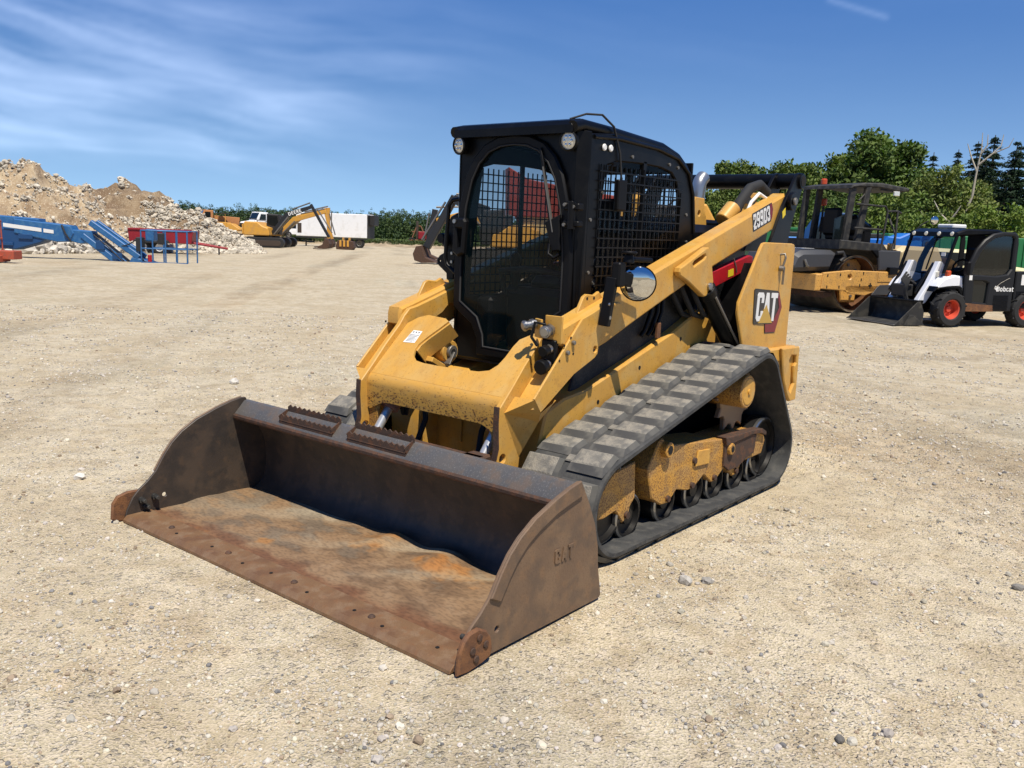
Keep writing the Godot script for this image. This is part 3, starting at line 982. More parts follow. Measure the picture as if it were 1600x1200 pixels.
func floor_steel() -> StandardMaterial3D:
	# worn bucket floor: brown mud film, orange flash rust near the back, bare grey along the crests
	var w := 512
	var f1 := fnl(41, 0.010, 5)
	var f2 := fnl(42, 0.030, 4)
	var f3 := fnl(43, 0.11, 3)
	var im := Image.create(w, w, false, Image.FORMAT_RGB8)
	for y in w:
		for x in w:
			var u := x / float(w)
			var v := y / float(w)
			var a := f1.get_noise_2d(x * 1.6, y * 0.9)
			var b := f2.get_noise_2d(x * 1.2, y * 0.5)
			var g := f3.get_noise_2d(x, y * 0.7)
			var c := rgb(140, 113, 84).lerp(rgb(114, 91, 68), smoothstep(-0.3, 0.35, a))
			c = c.lerp(rgb(154, 130, 102), smoothstep(0.0, 0.6, b) * 0.5)
			c = c.lerp(rgb(118, 112, 100), smoothstep(0.0, 0.4, a + 0.35 - u * 0.9) * 0.55 * (1.0 - v * 0.5))
			# flash rust patches
			var o := 0.0
			o = maxf(o, 1.0 - V((u - 0.73) / 0.10, (v - 0.23) / 0.14).length() + b * 0.9)
			o = maxf(o, 1.0 - V((u - 0.52) / 0.05, (v - 0.2) / 0.16).length() + b * 0.9)
			o = maxf(o, 1.0 - V((u - 0.33) / 0.03, (v - 0.62) / 0.05).length() + b * 1.2)
			o = maxf(o, 1.0 - V((u - 0.2) / 0.05, (v - 0.78) / 0.03).length() + b * 1.2)
			c = c.lerp(rgb(166, 108, 52), smoothstep(-0.1, 0.9, o) * 0.75)
			# bare pale streak that follows the dents towards the back
			var pale := exp(-pow((u - 0.5 + (v - 0.3) * 0.55 + a * 0.08) / 0.05, 2)) + exp(-pow((u - 0.28 + (v - 0.1) * 0.5 + a * 0.08) / 0.08, 2))
			c = c.lerp(rgb(176, 164, 140), clampf(pale + exp(-pow((u - 0.82 + (v - 0.1) * 0.4 + a * 0.05) / 0.03, 2)), 0, 1) * 0.75 * pow(1.0 - v, 1.5))
			c = c.lerp(rgb(112, 70, 44), smoothstep(0.66, 0.8, v + a * 0.12) * 0.6)
			c = c.darkened(clampf(g * 0.22, -0.03, 0.12))
			im.set_pixel(x, y, c)
	var m := mat(Color.WHITE, 0.62, 0.2)
	m.albedo_texture = ImageTexture.create_from_image(im)
	m.heightmap_enabled = true
	m.heightmap_texture = grey(512, M.fb)
	m.heightmap_scale = 0.15
	return m


func track_path(off: float) -> Array:
	# the belt's middle line in (z, y), clockwise from the front of the ground run; off pushes it outwards
	var c := [[0.955, 0.30, 0.262], [-0.60, 0.655, 0.225], [-0.86, 0.25, 0.205]]  # idler, drive sprocket, rear idler: z, y, radius
	var p := []
	var order := [[-0.86, 0.25, 0.225], [0.93, 0.27, 0.243], [-0.585, 0.655, 0.222]]
	for i in 3:
		var a: Array = order[i]
		var prev: Array = order[(i + 2) % 3]
		var next: Array = order[(i + 1) % 3]
		var n0 := out_dir(prev, a)
		var n1 := out_dir(a, next)
		var a0 := n0.angle()
		var da := fposmod(n1.angle() - a0, TAU)
		if da > PI: da -= TAU
		var m := maxi(3, int(absf(da) / 0.14))
		for k in m + 1:
			var g := a0 + da * k / m
			p.append(V(a[0], a[1]) + Vector2.from_angle(g) * (a[2] + off))
	return p


func out_dir(a: Array, b: Array) -> Vector2:
	# outward normal of the outer tangent from circle a to circle b (going round with the outside on the right)
	var d := V(b[0] - a[0], b[1] - a[1])
	var e := d.normalized()
	var nrm := V(e.y, -e.x)
	var s: float = (a[2] - b[2]) / d.length()
	return (nrm * sqrt(1.0 - s * s) + e * s).normalized()


func undercarriage(t: Node3D, s: int) -> void:
	var x0 := 0.535
	var x1 := 0.985
	var outer := track_path(0.0)
	var inner := track_path(-0.03)
	var b := MB.new()
	var m := outer.size()
	for i in m:
		var j := (i + 1) % m
		var o0: Vector2 = outer[i]
		var o1: Vector2 = outer[j]
		var i0: Vector2 = inner[i]
		var i1: Vector2 = inner[j]
		var d0: Vector2 = (o0 - i0).normalized()
		var d1: Vector2 = (o1 - i1).normalized()
		# belt surface, chamfered shoulders, sides, inside
		var prof := [[x0, -0.012], [x0 + 0.012, 0.0], [x1 - 0.012, 0.0], [x1, -0.012], [x1, -0.03], [x0, -0.03]]
		var nx := [[-0.7, 0.7], [0, 1], [0.7, 0.7], [1, 0], [0, -1], [-1, 0]]
		for k in 6:
			var q0: Array = prof[k]
			var q1: Array = prof[(k + 1) % 6]
			var a0: Vector2 = o0 + d0 * q0[1]
			var a1: Vector2 = o1 + d1 * q0[1]
			var c0: Vector2 = o0 + d0 * q1[1]
			var c1: Vector2 = o1 + d1 * q1[1]
			var n0 := P3(nx[k][0], d0.y * nx[k][1], d0.x * nx[k][1])
			var n1 := P3(nx[k][0], d1.y * nx[k][1], d1.x * nx[k][1])
			b.squad(P3(q0[0], a0.y, a0.x), P3(q0[0], a1.y, a1.x), P3(q1[0], c1.y, c1.x), P3(q1[0], c0.y, c0.x), n0, n1, n1, n0)
	var tr := put("rubber_track", two(b, s), M.rubber, t)
	# lugs: three staggered blocks across, all round
	var lens := [0.0]
	for i in m: lens.append(lens[i] + outer[i].distance_to(outer[(i + 1) % m]))
	var total: float = lens[m]
	var count := 29
	var lugs := []
	for w in [[0.200, 0.150], [0.200, 0.150]]:
		var l := MB.new()
		var hx: float = w[0] * 0.5
		var hz: float = w[1] * 0.5
		# tapered block, one end rounded off
		var lo: Array[Vector3] = [P3(-hx, 0, -hz), P3(hx, 0, -hz), P3(hx, 0, hz), P3(-hx, 0, hz)]
		var hi: Array[Vector3] = [P3(-hx + 0.008, 0.025, -hz + 0.014), P3(hx - 0.016, 0.025, -hz + 0.010), P3(hx - 0.016, 0.021, hz - 0.044), P3(-hx + 0.008, 0.021, hz - 0.036)]
		for k in 4:
			var k2 := (k + 1) % 4
			l.quad(lo[k], lo[k2], hi[k2], hi[k], (lo[k] + lo[k2]) * P3(1, 0, 1) + P3(0, 0.02, 0))
		var lm := l.mesh()
		l = MB.new()
		# worn crown, dished a little and rounded at its rim
		var ce := (hi[0] + hi[1] + hi[2] + hi[3]) * 0.25 + P3(0, 0.003, 0)
		for k in 4:
			var k2 := (k + 1) % 4
			var m0: Vector3 = hi[k].lerp(ce, 0.16) + P3(0, 0.003, 0)
			var m1: Vector3 = hi[k2].lerp(ce, 0.16) + P3(0, 0.003, 0)
			l.quad(hi[k], hi[k2], m1, m0, Vector3.UP)
			l.ftri(m0, m1, ce, Vector3.UP)
		var arr := []
		arr.resize(Mesh.ARRAY_MAX)
		arr[Mesh.ARRAY_VERTEX] = l.v; arr[Mesh.ARRAY_NORMAL] = l.n
		lm.add_surface_from_arrays(Mesh.PRIMITIVE_TRIANGLES, arr)
		lm.surface_set_material(0, M.lug_side)
		lm.surface_set_material(1, M.lug)
		lugs.append(lm)
	for k in count:
		for side_ in 2:
			var at := (k + (0.5 if side_ else 0.0)) / count * total
			var i := 0
			while lens[i + 1] < at: i += 1
			var o0: Vector2 = outer[i]
			var o1: Vector2 = outer[(i + 1) % m]
			var f: float = (at - lens[i]) / maxf(lens[i + 1] - lens[i], 1e-6)
			var p := o0.lerp(o1, f)
			var d: Vector2 = (o0 - inner[i]).lerp(o1 - inner[(i + 1) % m], f).normalized()
			var y := P3(0, d.y, d.x)
			var x := P3(1, 0, 0)
			var xc := (x0 + 0.104 if side_ else x1 - 0.108)
			var o := put("tread_lug", lugs[side_], null, tr)
			o.transform = Transform3D(Basis(x, y, x.cross(y)), P3(xc * s, p.y, p.x) - y * 0.001)
			if k % 2 == 0 and side_ == 0:
				var g := put("centre_lug", centre_lug(), M.lug, tr)
				g.transform = Transform3D(Basis(x, y, x.cross(y)), P3(0.76 * s, p.y, p.x) - y * 0.001)
	# frame, rollers, sprocket
	b = MB.new()
	b.side(pts([0.575, 0.372, 0.48, 0.50, 0.44, 0.515, 0.37, 0.46, 0.28, 0.455, -0.245, 0.40, -0.255, 0.378, -0.70, 0.385, -0.80, 0.36, -0.842, 0.30, -0.80, 0.22, -0.60, 0.215, -0.53, 0.225, -0.47, 0.15, -0.42, 0.148, -0.30, 0.225, -0.19, 0.165, -0.14, 0.165, -0.045, 0.228, 0.07, 0.175, 0.14, 0.175, 0.26, 0.205, 0.34, 0.150, 0.42, 0.155, 0.52, 0.21]), 0.66, 0.9, 0.006)
	var fr := put("track_frame", two(b, s), M.yellow_worn, t)
	b = MB.new()
	b.side(pts([0.08, 0.30, 0.06, 0.385, -0.07, 0.375, -0.08, 0.29]), 0.9, 0.912, 0.003)
	put("cover_plate", two(b, s), M.yellow, fr)
	b = MB.new()
	b.side(pts([-0.26, 0.395, -0.26, 0.24, -0.33, 0.20, -0.45, 0.20, -0.56, 0.235, -0.66, 0.25, -0.68, 0.365, -0.5, 0.385]), 0.897, 0.915, 0.004)
	put("guard_plate", two(b, s), M.rust_dark, fr)
	b = MB.new()
	b.side(pts([-0.245, 0.41, -0.26, 0.36, -0.60, 0.375, -0.72, 0.365, -0.80, 0.34, -0.80, 0.365, -0.74, 0.392, -0.6, 0.402]), 0.86, 0.925, 0.004)
	put("guard_lip", two(b, s), M.rust_dark, fr)
	for q in [[0.42, 0.455, 0.042], [-0.315, 0.335, 0.034]]:
		b = MB.new()
		b.cyl(P3(0.88, q[1], q[0]), P3(0.935, q[1], q[0]), q[2], 16, -1, 0.004)
		put("pivot_boss", two(b, s), M.yellow_worn, fr)
		b = MB.new()
		b.cyl(P3(0.934, q[1], q[0]), P3(0.938, q[1], q[0]), q[2] * 0.55, 12)
		put("boss_bore", two(b, s), M.hole, fr)
	for q in [[0.36, 0.178], [-0.165, 0.19], [-0.445, 0.175], [0.1, 0.198], [0.09, 0.335]]:
		b = MB.new()
		b.cyl(P3(0.898, q[1], q[0]), P3(0.915, q[1], q[0]), 0.018, 6)
		put("frame_bolt", two(b, s), M.rust_dark, fr)
	b = MB.new()
	b.side(pts([0.985, 0.20, 0.99, 0.285, 0.93, 0.365, 0.86, 0.41, 0.67, 0.43, 0.655, 0.245, 0.70, 0.205, 0.71, 0.15, 0.76, 0.135, 0.83, 0.21, 0.93, 0.195]), 0.7, 0.885, 0.006)
	put("idler_fork", two(b, s), M.yellow_worn, fr)
	b = MB.new()
	b.cyl(P3(0.884, 0.172, 0.735), P3(0.9, 0.172, 0.735), 0.02, 6)
	put("frame_bolt", two(b, s), M.rust_dark, fr)
	var wheels := [[0.93, 0.27, 0.205], [-0.86, 0.25, 0.185], [0.70, 0.155, 0.115], [0.34, 0.15, 0.11], [0.02, 0.15, 0.11], [-0.23, 0.15, 0.11], [-0.50, 0.15, 0.11], [-0.75, 0.145, 0.105]]
	for q in wheels:
		b = MB.new()
		var r: float = q[2]
		var ax := Transform3D(Basis(P3(0, 0, 1), P3(1, 0, 0), P3(0, 1, 0)), P3(0.64, q[1], q[0]))
		b.lathe([V(0, 0.0), V(r, 0.0), V(r, 0.085), V(r * 0.55, 0.1), V(r * 0.55, 0.13), V(r, 0.145), V(r, 0.235), V(r - 0.008, 0.24), V(r - 0.02, 0.24), V(r - 0.026, 0.215), V(r * 0.4, 0.21), V(r * 0.35, 0.235), V(0, 0.235)], ax, 28)
		var ro := put("roller", two(b, s), M.roller, fr)
		b = MB.new()
		b.lathe([V(r - 0.001, 0.215), V(r + 0.001, 0.22), V(r + 0.001, 0.236), V(r - 0.009, 0.2415)], ax, 28)
		put("polished_rim", two(b, s), M.steel, ro)
	b = MB.new()
	var teeth := []
	for k in 36:
		var g := TAU * k / 36.0
		teeth.append(V(-0.60 + cos(g) * (0.235 if k % 3 == 0 else 0.185), 0.60 + sin(g) * (0.235 if k % 3 == 0 else 0.185)))
	b.side(teeth, 0.755, 0.79, 0.006)
	put("drive_sprocket", two(b, s), M.gear, fr)
	b = MB.new()
	b.cyl(P3(0.6, 0.655, -0.585), P3(0.74, 0.655, -0.585), 0.13, 20)
	b.cyl(P3(0.74, 0.655, -0.46), P3(0.935, 0.655, -0.46), 0.098, 26, -1, 0.006)
	put("final_drive", two(b, s), M.yellow_worn, fr)
	b = MB.new()
	b.lathe([V(0, 0.012), V(0.016, 0.012), V(0.016, 0.004), V(0.075, 0.004), V(0.08, 0.0)], b.along(P3(0.935, 0.655, -0.46), P3(1.0, 0.655, -0.46)), 26)
	put("drive_cap", two(b, s), M.yellow, fr)
	b = MB.new()
	b.side(track_path(-0.035), 0.54, 0.56, 0.0)
	put("inner_frame", two(b, s), M.plastic, fr)


func centre_lug() -> ArrayMesh:
	if not M.has("centre_lug"):
		var l := MB.new()
		l.box(P3(0, 0.007, 0), P3(0.05, 0.014, 0.05), 0.006)
		M.centre_lug = l.mesh()
	return M.centre_lug


func arm(t: Node3D, s: int) -> void:
	# rear beam
	var b := MB.new()
	b.side(pts([-1.525, 1.842, -1.43, 1.614, -0.536, 1.354, -0.252, 1.267, 0.296, 1.079, 0.558, 0.985, 0.75, 0.93, 0.965, 1.0, 0.965, 1.055, 0.955, 1.088, 0.599, 1.200]), 0.502, 0.61, 0.014)
	var a := put("lift_arm", two(b, s), M.yellow, t)
	# outer plate of the cranked front leg, with a hole near its heel
	b = MB.new()
	b.side(pts([0.458, 1.10, 0.462, 1.178, 0.489, 1.187, 0.613, 1.185, 0.739, 1.143, 0.814, 1.122, 0.979, 0.96, 1.174, 0.767, 1.12, 0.693, 0.861, 0.852, 0.73, 0.902, 0.69, 0.918, 0.666, 0.938, 0.660, 0.985, 0.650, 1.0, 0.568, 1.03]), 0.6105, 0.624, 0.004, 35.0, [ring(0.692, 0.962, 0.016, 10)])
	put("outer_plate", two(b, s), M.yellow, a)
	for q in [[0.905, 1.035], [0.955, 1.0], [0.99, 0.93], [0.88, 0.955]]:
		b = MB.new()
		b.cyl(P3(0.6235, q[1], q[0]), P3(0.6255, q[1], q[0]), 0.0065, 8)
		put("bolt_hole", two(b, s), M.hole, a)
	for q in [[0.89, 1.01], [0.935, 0.965]]:
		b = MB.new()
		b.cyl(P3(0.6235, q[1], q[0]), P3(0.640, q[1], q[0]), 0.012, 6, -1, 0.002)
		put("plate_bolt", two(b, s), M.steel_dull, a)
	# channel floor, end closing plate
	b = MB.new()
	b.side(pts([0.80, 1.02, 0.90, 0.975, 1.005, 0.873, 1.113, 0.765, 1.165, 0.715, 1.13, 0.70, 0.95, 0.80, 0.80, 0.88]), 0.499, 0.6102, 0.003)
	put("channel_floor", two(b, s), M.yellow, a)
	b = MB.new()
	var A := P3(0.499, 0.69, 1.236)
	var B := P3(0.623, 0.762, 1.172)
	var C := P3(0.623, 0.693, 1.12)
	var D := P3(0.499, 0.46, 1.115)
	var E := P3(0.585, 0.64, 1.08)
	b.ftri(A, B, C, P3(0, -0.2, 1)); b.ftri(A, C, E, P3(0.3, -0.3, 1)); b.ftri(A, E, D, P3(0.5, 0, 1))
	b.ftri(A, B, P3(0.499, 0.76, 1.16), P3(0, 1, 0.5))
	b.ftri(C, E, P3(0.623, 0.74, 1.0), P3(0, -1, -0.2)); b.ftri(E, D, P3(0.51, 0.75, 0.95), P3(0.3, -0.5, -1)); b.ftri(E, P3(0.623, 0.74, 1.0), P3(0.51, 0.75, 0.95), P3(0, -1, 0))
	put("gusset", two(b, s), M.yellow, a)
	b = MB.new()
	b.side(pts([1.247, 0.738, 1.266, 0.718, 1.272, 0.64, 1.262, 0.52, 1.29, 0.438, 1.285, 0.36, 1.119, 0.35, 1.10, 0.5, 1.06, 0.66, 0.95, 0.80, 0.85, 0.93, 0.70, 1.03, 0.655, 1.05, 0.60, 1.10, 0.40, 1.10, 0.30, 1.13, 0.30, 1.25, 0.60, 1.178, 0.731, 1.135, 0.863, 1.095, 0.918, 1.085, 0.957, 1.05, 0.994, 1.0, 1.096, 0.90, 1.186, 0.80]), 0.470, 0.4985, 0.004, 35.0, [ring(1.235, 0.47, 0.022, 12)])
	put("inner_wall", two(b, s), M.yellow, a)
	b = MB.new()
	b.side(pts([1.278, 0.355, 1.296, 0.438, 1.27, 0.52, 1.279, 0.64, 1.275, 0.722, 1.270, 0.722, 1.273, 0.64, 1.264, 0.52, 1.288, 0.438, 1.272, 0.355]), 0.468, 0.5005, 0.001)
	put("worn_edge", two(b, s), M.rust_dark, a)
	# top tab with two bolt holes and a cast rib
	b = MB.new()
	b.side(pts([0.55, 1.205, 0.595, 1.243, 0.634, 1.226, 0.702, 1.233, 0.73, 1.22, 0.78, 1.14, 0.62, 1.17]), 0.545, 0.565, 0.004)
	put("top_tab", two(b, s), M.yellow, a)
	for q in [0.64, 0.70]:
		b = MB.new()
		b.cyl(P3(0.5645, 1.211, q), P3(0.5665, 1.211, q), 0.008, 8)
		put("bolt_hole", two(b, s), M.hole, a)
	b = MB.new()
	b.side(pts([0.50, 1.20, 0.53, 1.235, 0.57, 1.225, 0.66, 1.165, 0.62, 1.15, 0.5, 1.17]), 0.592, 0.609, 0.004)
	put("cast_rib", two(b, s), M.yellow, a)
	# cylinder lug with its slot
	b = MB.new()
	b.side(pts([-0.056, 1.338, -0.062, 1.36, -0.09, 1.368, -0.355, 1.472, -0.385, 1.476, -0.41, 1.459, -0.448, 1.355, -0.478, 1.262, -0.462, 1.22, -0.42, 1.192, -0.365, 1.190, -0.167, 1.283, -0.068, 1.318]), 0.615, 0.655, 0.006, 35.0, [pts([-0.205, 1.382, -0.222, 1.366, -0.345, 1.410, -0.356, 1.427, -0.342, 1.438, -0.222, 1.398])])
	var lug := put("cylinder_lug", two(b, s), M.yellow, a)
	b = MB.new()
	b.cyl(P3(0.653, 1.248, -0.418), P3(0.672, 1.248, -0.418), 0.024, 8, -1, 0.004)
	put("pin_bolt", two(b, s), M.steel, lug)
	# rear links and pivot
	var link := pts([-1.23, 1.45, -1.32, 1.58, -1.43, 1.755, -1.52, 1.86, -1.60, 1.945, -1.63, 1.975, -1.67, 1.988, -1.71, 1.985, -1.745, 1.955, -1.75, 1.92, -1.65, 1.74, -1.59, 1.62, -1.54, 1.45])
	for x in [0.614, 0.455]:
		b = MB.new()
		b.side(link, x, x + 0.024, 0.004)
		put("rear_link", two(b, s), M.black, a)
	b = MB.new()
	b.cyl(P3(0.637, 1.79, -1.53), P3(0.668, 1.79, -1.53), 0.06, 18, -1, 0.005)
	put("pivot_boss", two(b, s), M.black, a)
	b = MB.new()
	b.cyl(P3(0.668, 1.79, -1.53), P3(0.685, 1.79, -1.53), 0.026, 8, -1, 0.004)
	put("pivot_bolt", two(b, s), M.steel_dull, a)
	b = MB.new()
	b.side(pts([-1.432, 1.672, -1.42, 1.715, -1.464, 1.745, -1.474, 1.70]), 0.638, 0.640, 0.0)
	put("warning_label", two(b, s), M.sticker_yellow, a)
	# lift cylinder and red lock bar
	b = MB.new()
	b.cyl(P3(0.62, 1.225, -0.44), P3(0.66, 0.79, -0.86), 0.056, 18, -1, 0.006)
	b.cyl(P3(0.62, 1.235, -0.43), P3(0.62, 1.195, -0.47), 0.066, 18, -1, 0.004)
	var cy := put("lift_cylinder", two(b, s), M.black, a)
	b = MB.new()
	b.tube([P3(0.682, 1.185, -0.46), P3(0.70, 1.0, -0.64), P3(0.725, 0.84, -0.79)], 0.009, 6)
	put("oil_pipe", two(b, s), M.steel_dull, cy)
	b = MB.new()
	b.side(pts([-0.46, 1.32, -0.595, 1.332, -1.08, 1.428, -1.125, 1.42, -1.14, 1.352, -0.64, 1.238, -0.46, 1.23]), 0.54, 0.592, 0.005)
	var lk := put("lock_bar", two(b, s), M.red, a)
	b = MB.new()
	b.side(pts([-0.785, 1.292, -0.782, 1.334, -0.852, 1.346, -0.858, 1.304]), 0.5925, 0.5945, 0.0)
	put("warning_label", two(b, s), M.sticker_yellow, lk)
	b = MB.new()
	b.tube([P3(0.59, 1.41, -0.85), P3(0.60, 1.36, -0.87), P3(0.598, 1.32, -0.89)], 0.004, 6)
	put("lock_pin", two(b, s), M.steel_dull, lk)
	if s > 0:
		model_decal(a)
		connectors(a)


const GLYPHS := {
	"C": [[0.1, 0, 0.5, 0, 0.6, 0.1, 0.6, 0.36, 0.4, 0.36, 0.4, 0.18, 0.2, 0.18, 0.2, 0.82, 0.4, 0.82, 0.4, 0.64, 0.6, 0.64, 0.6, 0.9, 0.5, 1, 0.1, 1, 0, 0.9, 0, 0.1]],
	"A": [[0, 0, 0.2, 0, 0.235, 0.2, 0.365, 0.2, 0.4, 0, 0.6, 0, 0.42, 1, 0.18, 1], [0.262, 0.36, 0.338, 0.36, 0.3, 0.72]],
	"T": [[0.2, 0, 0.4, 0, 0.4, 0.82, 0.6, 0.82, 0.6, 1, 0, 1, 0, 0.82, 0.2, 0.82]],
	"2": [[0, 0, 0.6, 0, 0.6, 0.18, 0.24, 0.18, 0.6, 0.52, 0.6, 0.9, 0.5, 1, 0.1, 1, 0, 0.9, 0, 0.66, 0.2, 0.66, 0.2, 0.82, 0.4, 0.82, 0.4, 0.58, 0, 0.22]],
	"9": [[0.1, 0, 0.5, 0, 0.6, 0.1, 0.6, 0.9, 0.5, 1, 0.1, 1, 0, 0.9, 0, 0.52, 0.1, 0.42, 0.4, 0.42, 0.4, 0.18, 0.2, 0.18, 0.2, 0.3, 0, 0.3, 0, 0.1], [0.2, 0.6, 0.4, 0.6, 0.4, 0.82, 0.2, 0.82]],
	"D": [[0, 0, 0.48, 0, 0.6, 0.12, 0.6, 0.88, 0.48, 1, 0, 1], [0.2, 0.18, 0.4, 0.18, 0.4, 0.82, 0.2, 0.82]],
	"3": [[0.1, 0, 0.5, 0, 0.6, 0.1, 0.6, 0.44, 0.54, 0.5, 0.6, 0.56, 0.6, 0.9, 0.5, 1, 0.1, 1, 0, 0.9, 0, 0.68, 0.2, 0.68, 0.2, 0.82, 0.4, 0.82, 0.4, 0.59, 0.22, 0.59, 0.22, 0.41, 0.4, 0.41, 0.4, 0.18, 0.2, 0.18, 0.2, 0.32, 0, 0.32, 0, 0.1]],
}


func block_text(parent: Node3D, called: String, text: String, m: Material, t: Transform3D, w: float, h: float, gap: float, depth := 0.003) -> void:
	# heavy condensed letters cut from sheet; t is the lower left corner of the line, x along it, z out of the face
	for i in text.length():
		var g: Array = GLYPHS[text[i]]
		var sc := func(flat: Array) -> Array:
			var o := []
			for q in pts(flat): o.append(V(q.x / 0.6 * w + i * (w + gap), q.y * h))
			return o
		var hs := []
		for k in range(1, g.size()): hs.append(sc.call(g[k]))
		var b := MB.new()
		b.ext(sc.call(g[0]), depth, t, 0.0, 10.0, hs)
		put(called, b, m, parent)


func plate_frame(x: float, z: float, y: float, tilt: float) -> Transform3D:
	# lettering on a plate that faces +x; it reads towards -z
	return Transform3D(Basis(P3(0, sin(tilt), -cos(tilt)), P3(0, cos(tilt), sin(tilt)), P3(1, 0, 0)), P3(x, y, z))


func model_decal(a: Node3D) -> void:
	var tilt := 0.287
	var tf := plate_frame(0.6103, -1.058, 1.588, tilt)
	var b := MB.new()
	b.ext(pts([-0.008, -0.01, 0.262, -0.01, 0.285, 0.012, 0.302, 0.06, 0.285, 0.108, -0.008, 0.108]), 0.0012, tf, 0.0)
	put("decal_backing", b, M.decal_dark, a)
	b = MB.new()
	b.ext(pts([0.256, -0.004, 0.281, 0.014, 0.297, 0.06, 0.282, 0.102, 0.256, 0.102]), 0.0006, tf.translated_local(P3(0, 0, 0.0013)), 0.0)
	put("decal_flash", b, M.decal_red, a)
	block_text(a, "model_number", "299D3", M.white, plate_frame(0.6128, -1.058, 1.588, tilt), 0.042, 0.098, 0.009, 0.002)


func connectors(a: Node3D) -> void:
	# auxiliary hydraulic couplings in the open channel of the left arm
	var b := MB.new()
	b.box(P3(0.575, 1.075, 0.978), P3(0.10, 0.13, 0.012), 0.002)
	b.box(P3(0.50, 1.075, 1.0), P3(0.07, 0.09, 0.012), 0.002, Basis(Vector3.UP, -0.5))
	var p := put("coupler_bracket", b, M.yellow, a)
	for q in [[0.565, 1.075, 0.985, 0.030, 0.07, 0.1], [0.485, 1.095, 1.0, 0.026, 0.075, -0.45], [0.575, 0.985, 1.0, 0.024, 0.06, 0.1], [0.575, 0.91, 1.02, 0.032, 0.055, 0.1]]:
		b = MB.new()
		var d := P3(sin(q[5]), -0.15, cos(q[5])).normalized()
		var at := P3(q[0], q[1], q[2])
		b.cyl(at, at + d * q[4], q[3] * 0.8, 14, -1, 0.003)
		b.cyl(at + d * 0.012, at + d * 0.032, q[3] * 1.05, 6)
		b.cyl(at + d * (q[4] - 0.02), at + d * (q[4] - 0.005), q[3], 14, -1, 0.002)
		put("hydraulic_coupling", b, M.steel, p)
		if q[1] < 1.05:
			b = MB.new()
			b.cyl(at + d * (q[4] - 0.03), at + d * (q[4] + 0.012), q[3] * 1.12, 12, -1, 0.004)
			put("dust_cap", b, M.plastic, p)
	b = MB.new()
	b.tube([P3(0.565, 1.10, 1.03), P3(0.53, 1.11, 1.07), P3(0.52, 1.04, 1.08), P3(0.55, 1.0, 1.07)], 0.008, 6)
	b.box(P3(0.56, 0.945, 0.985), P3(0.085, 0.16, 0.03), 0.006)
	put("cap_tether", b, M.plastic, p)


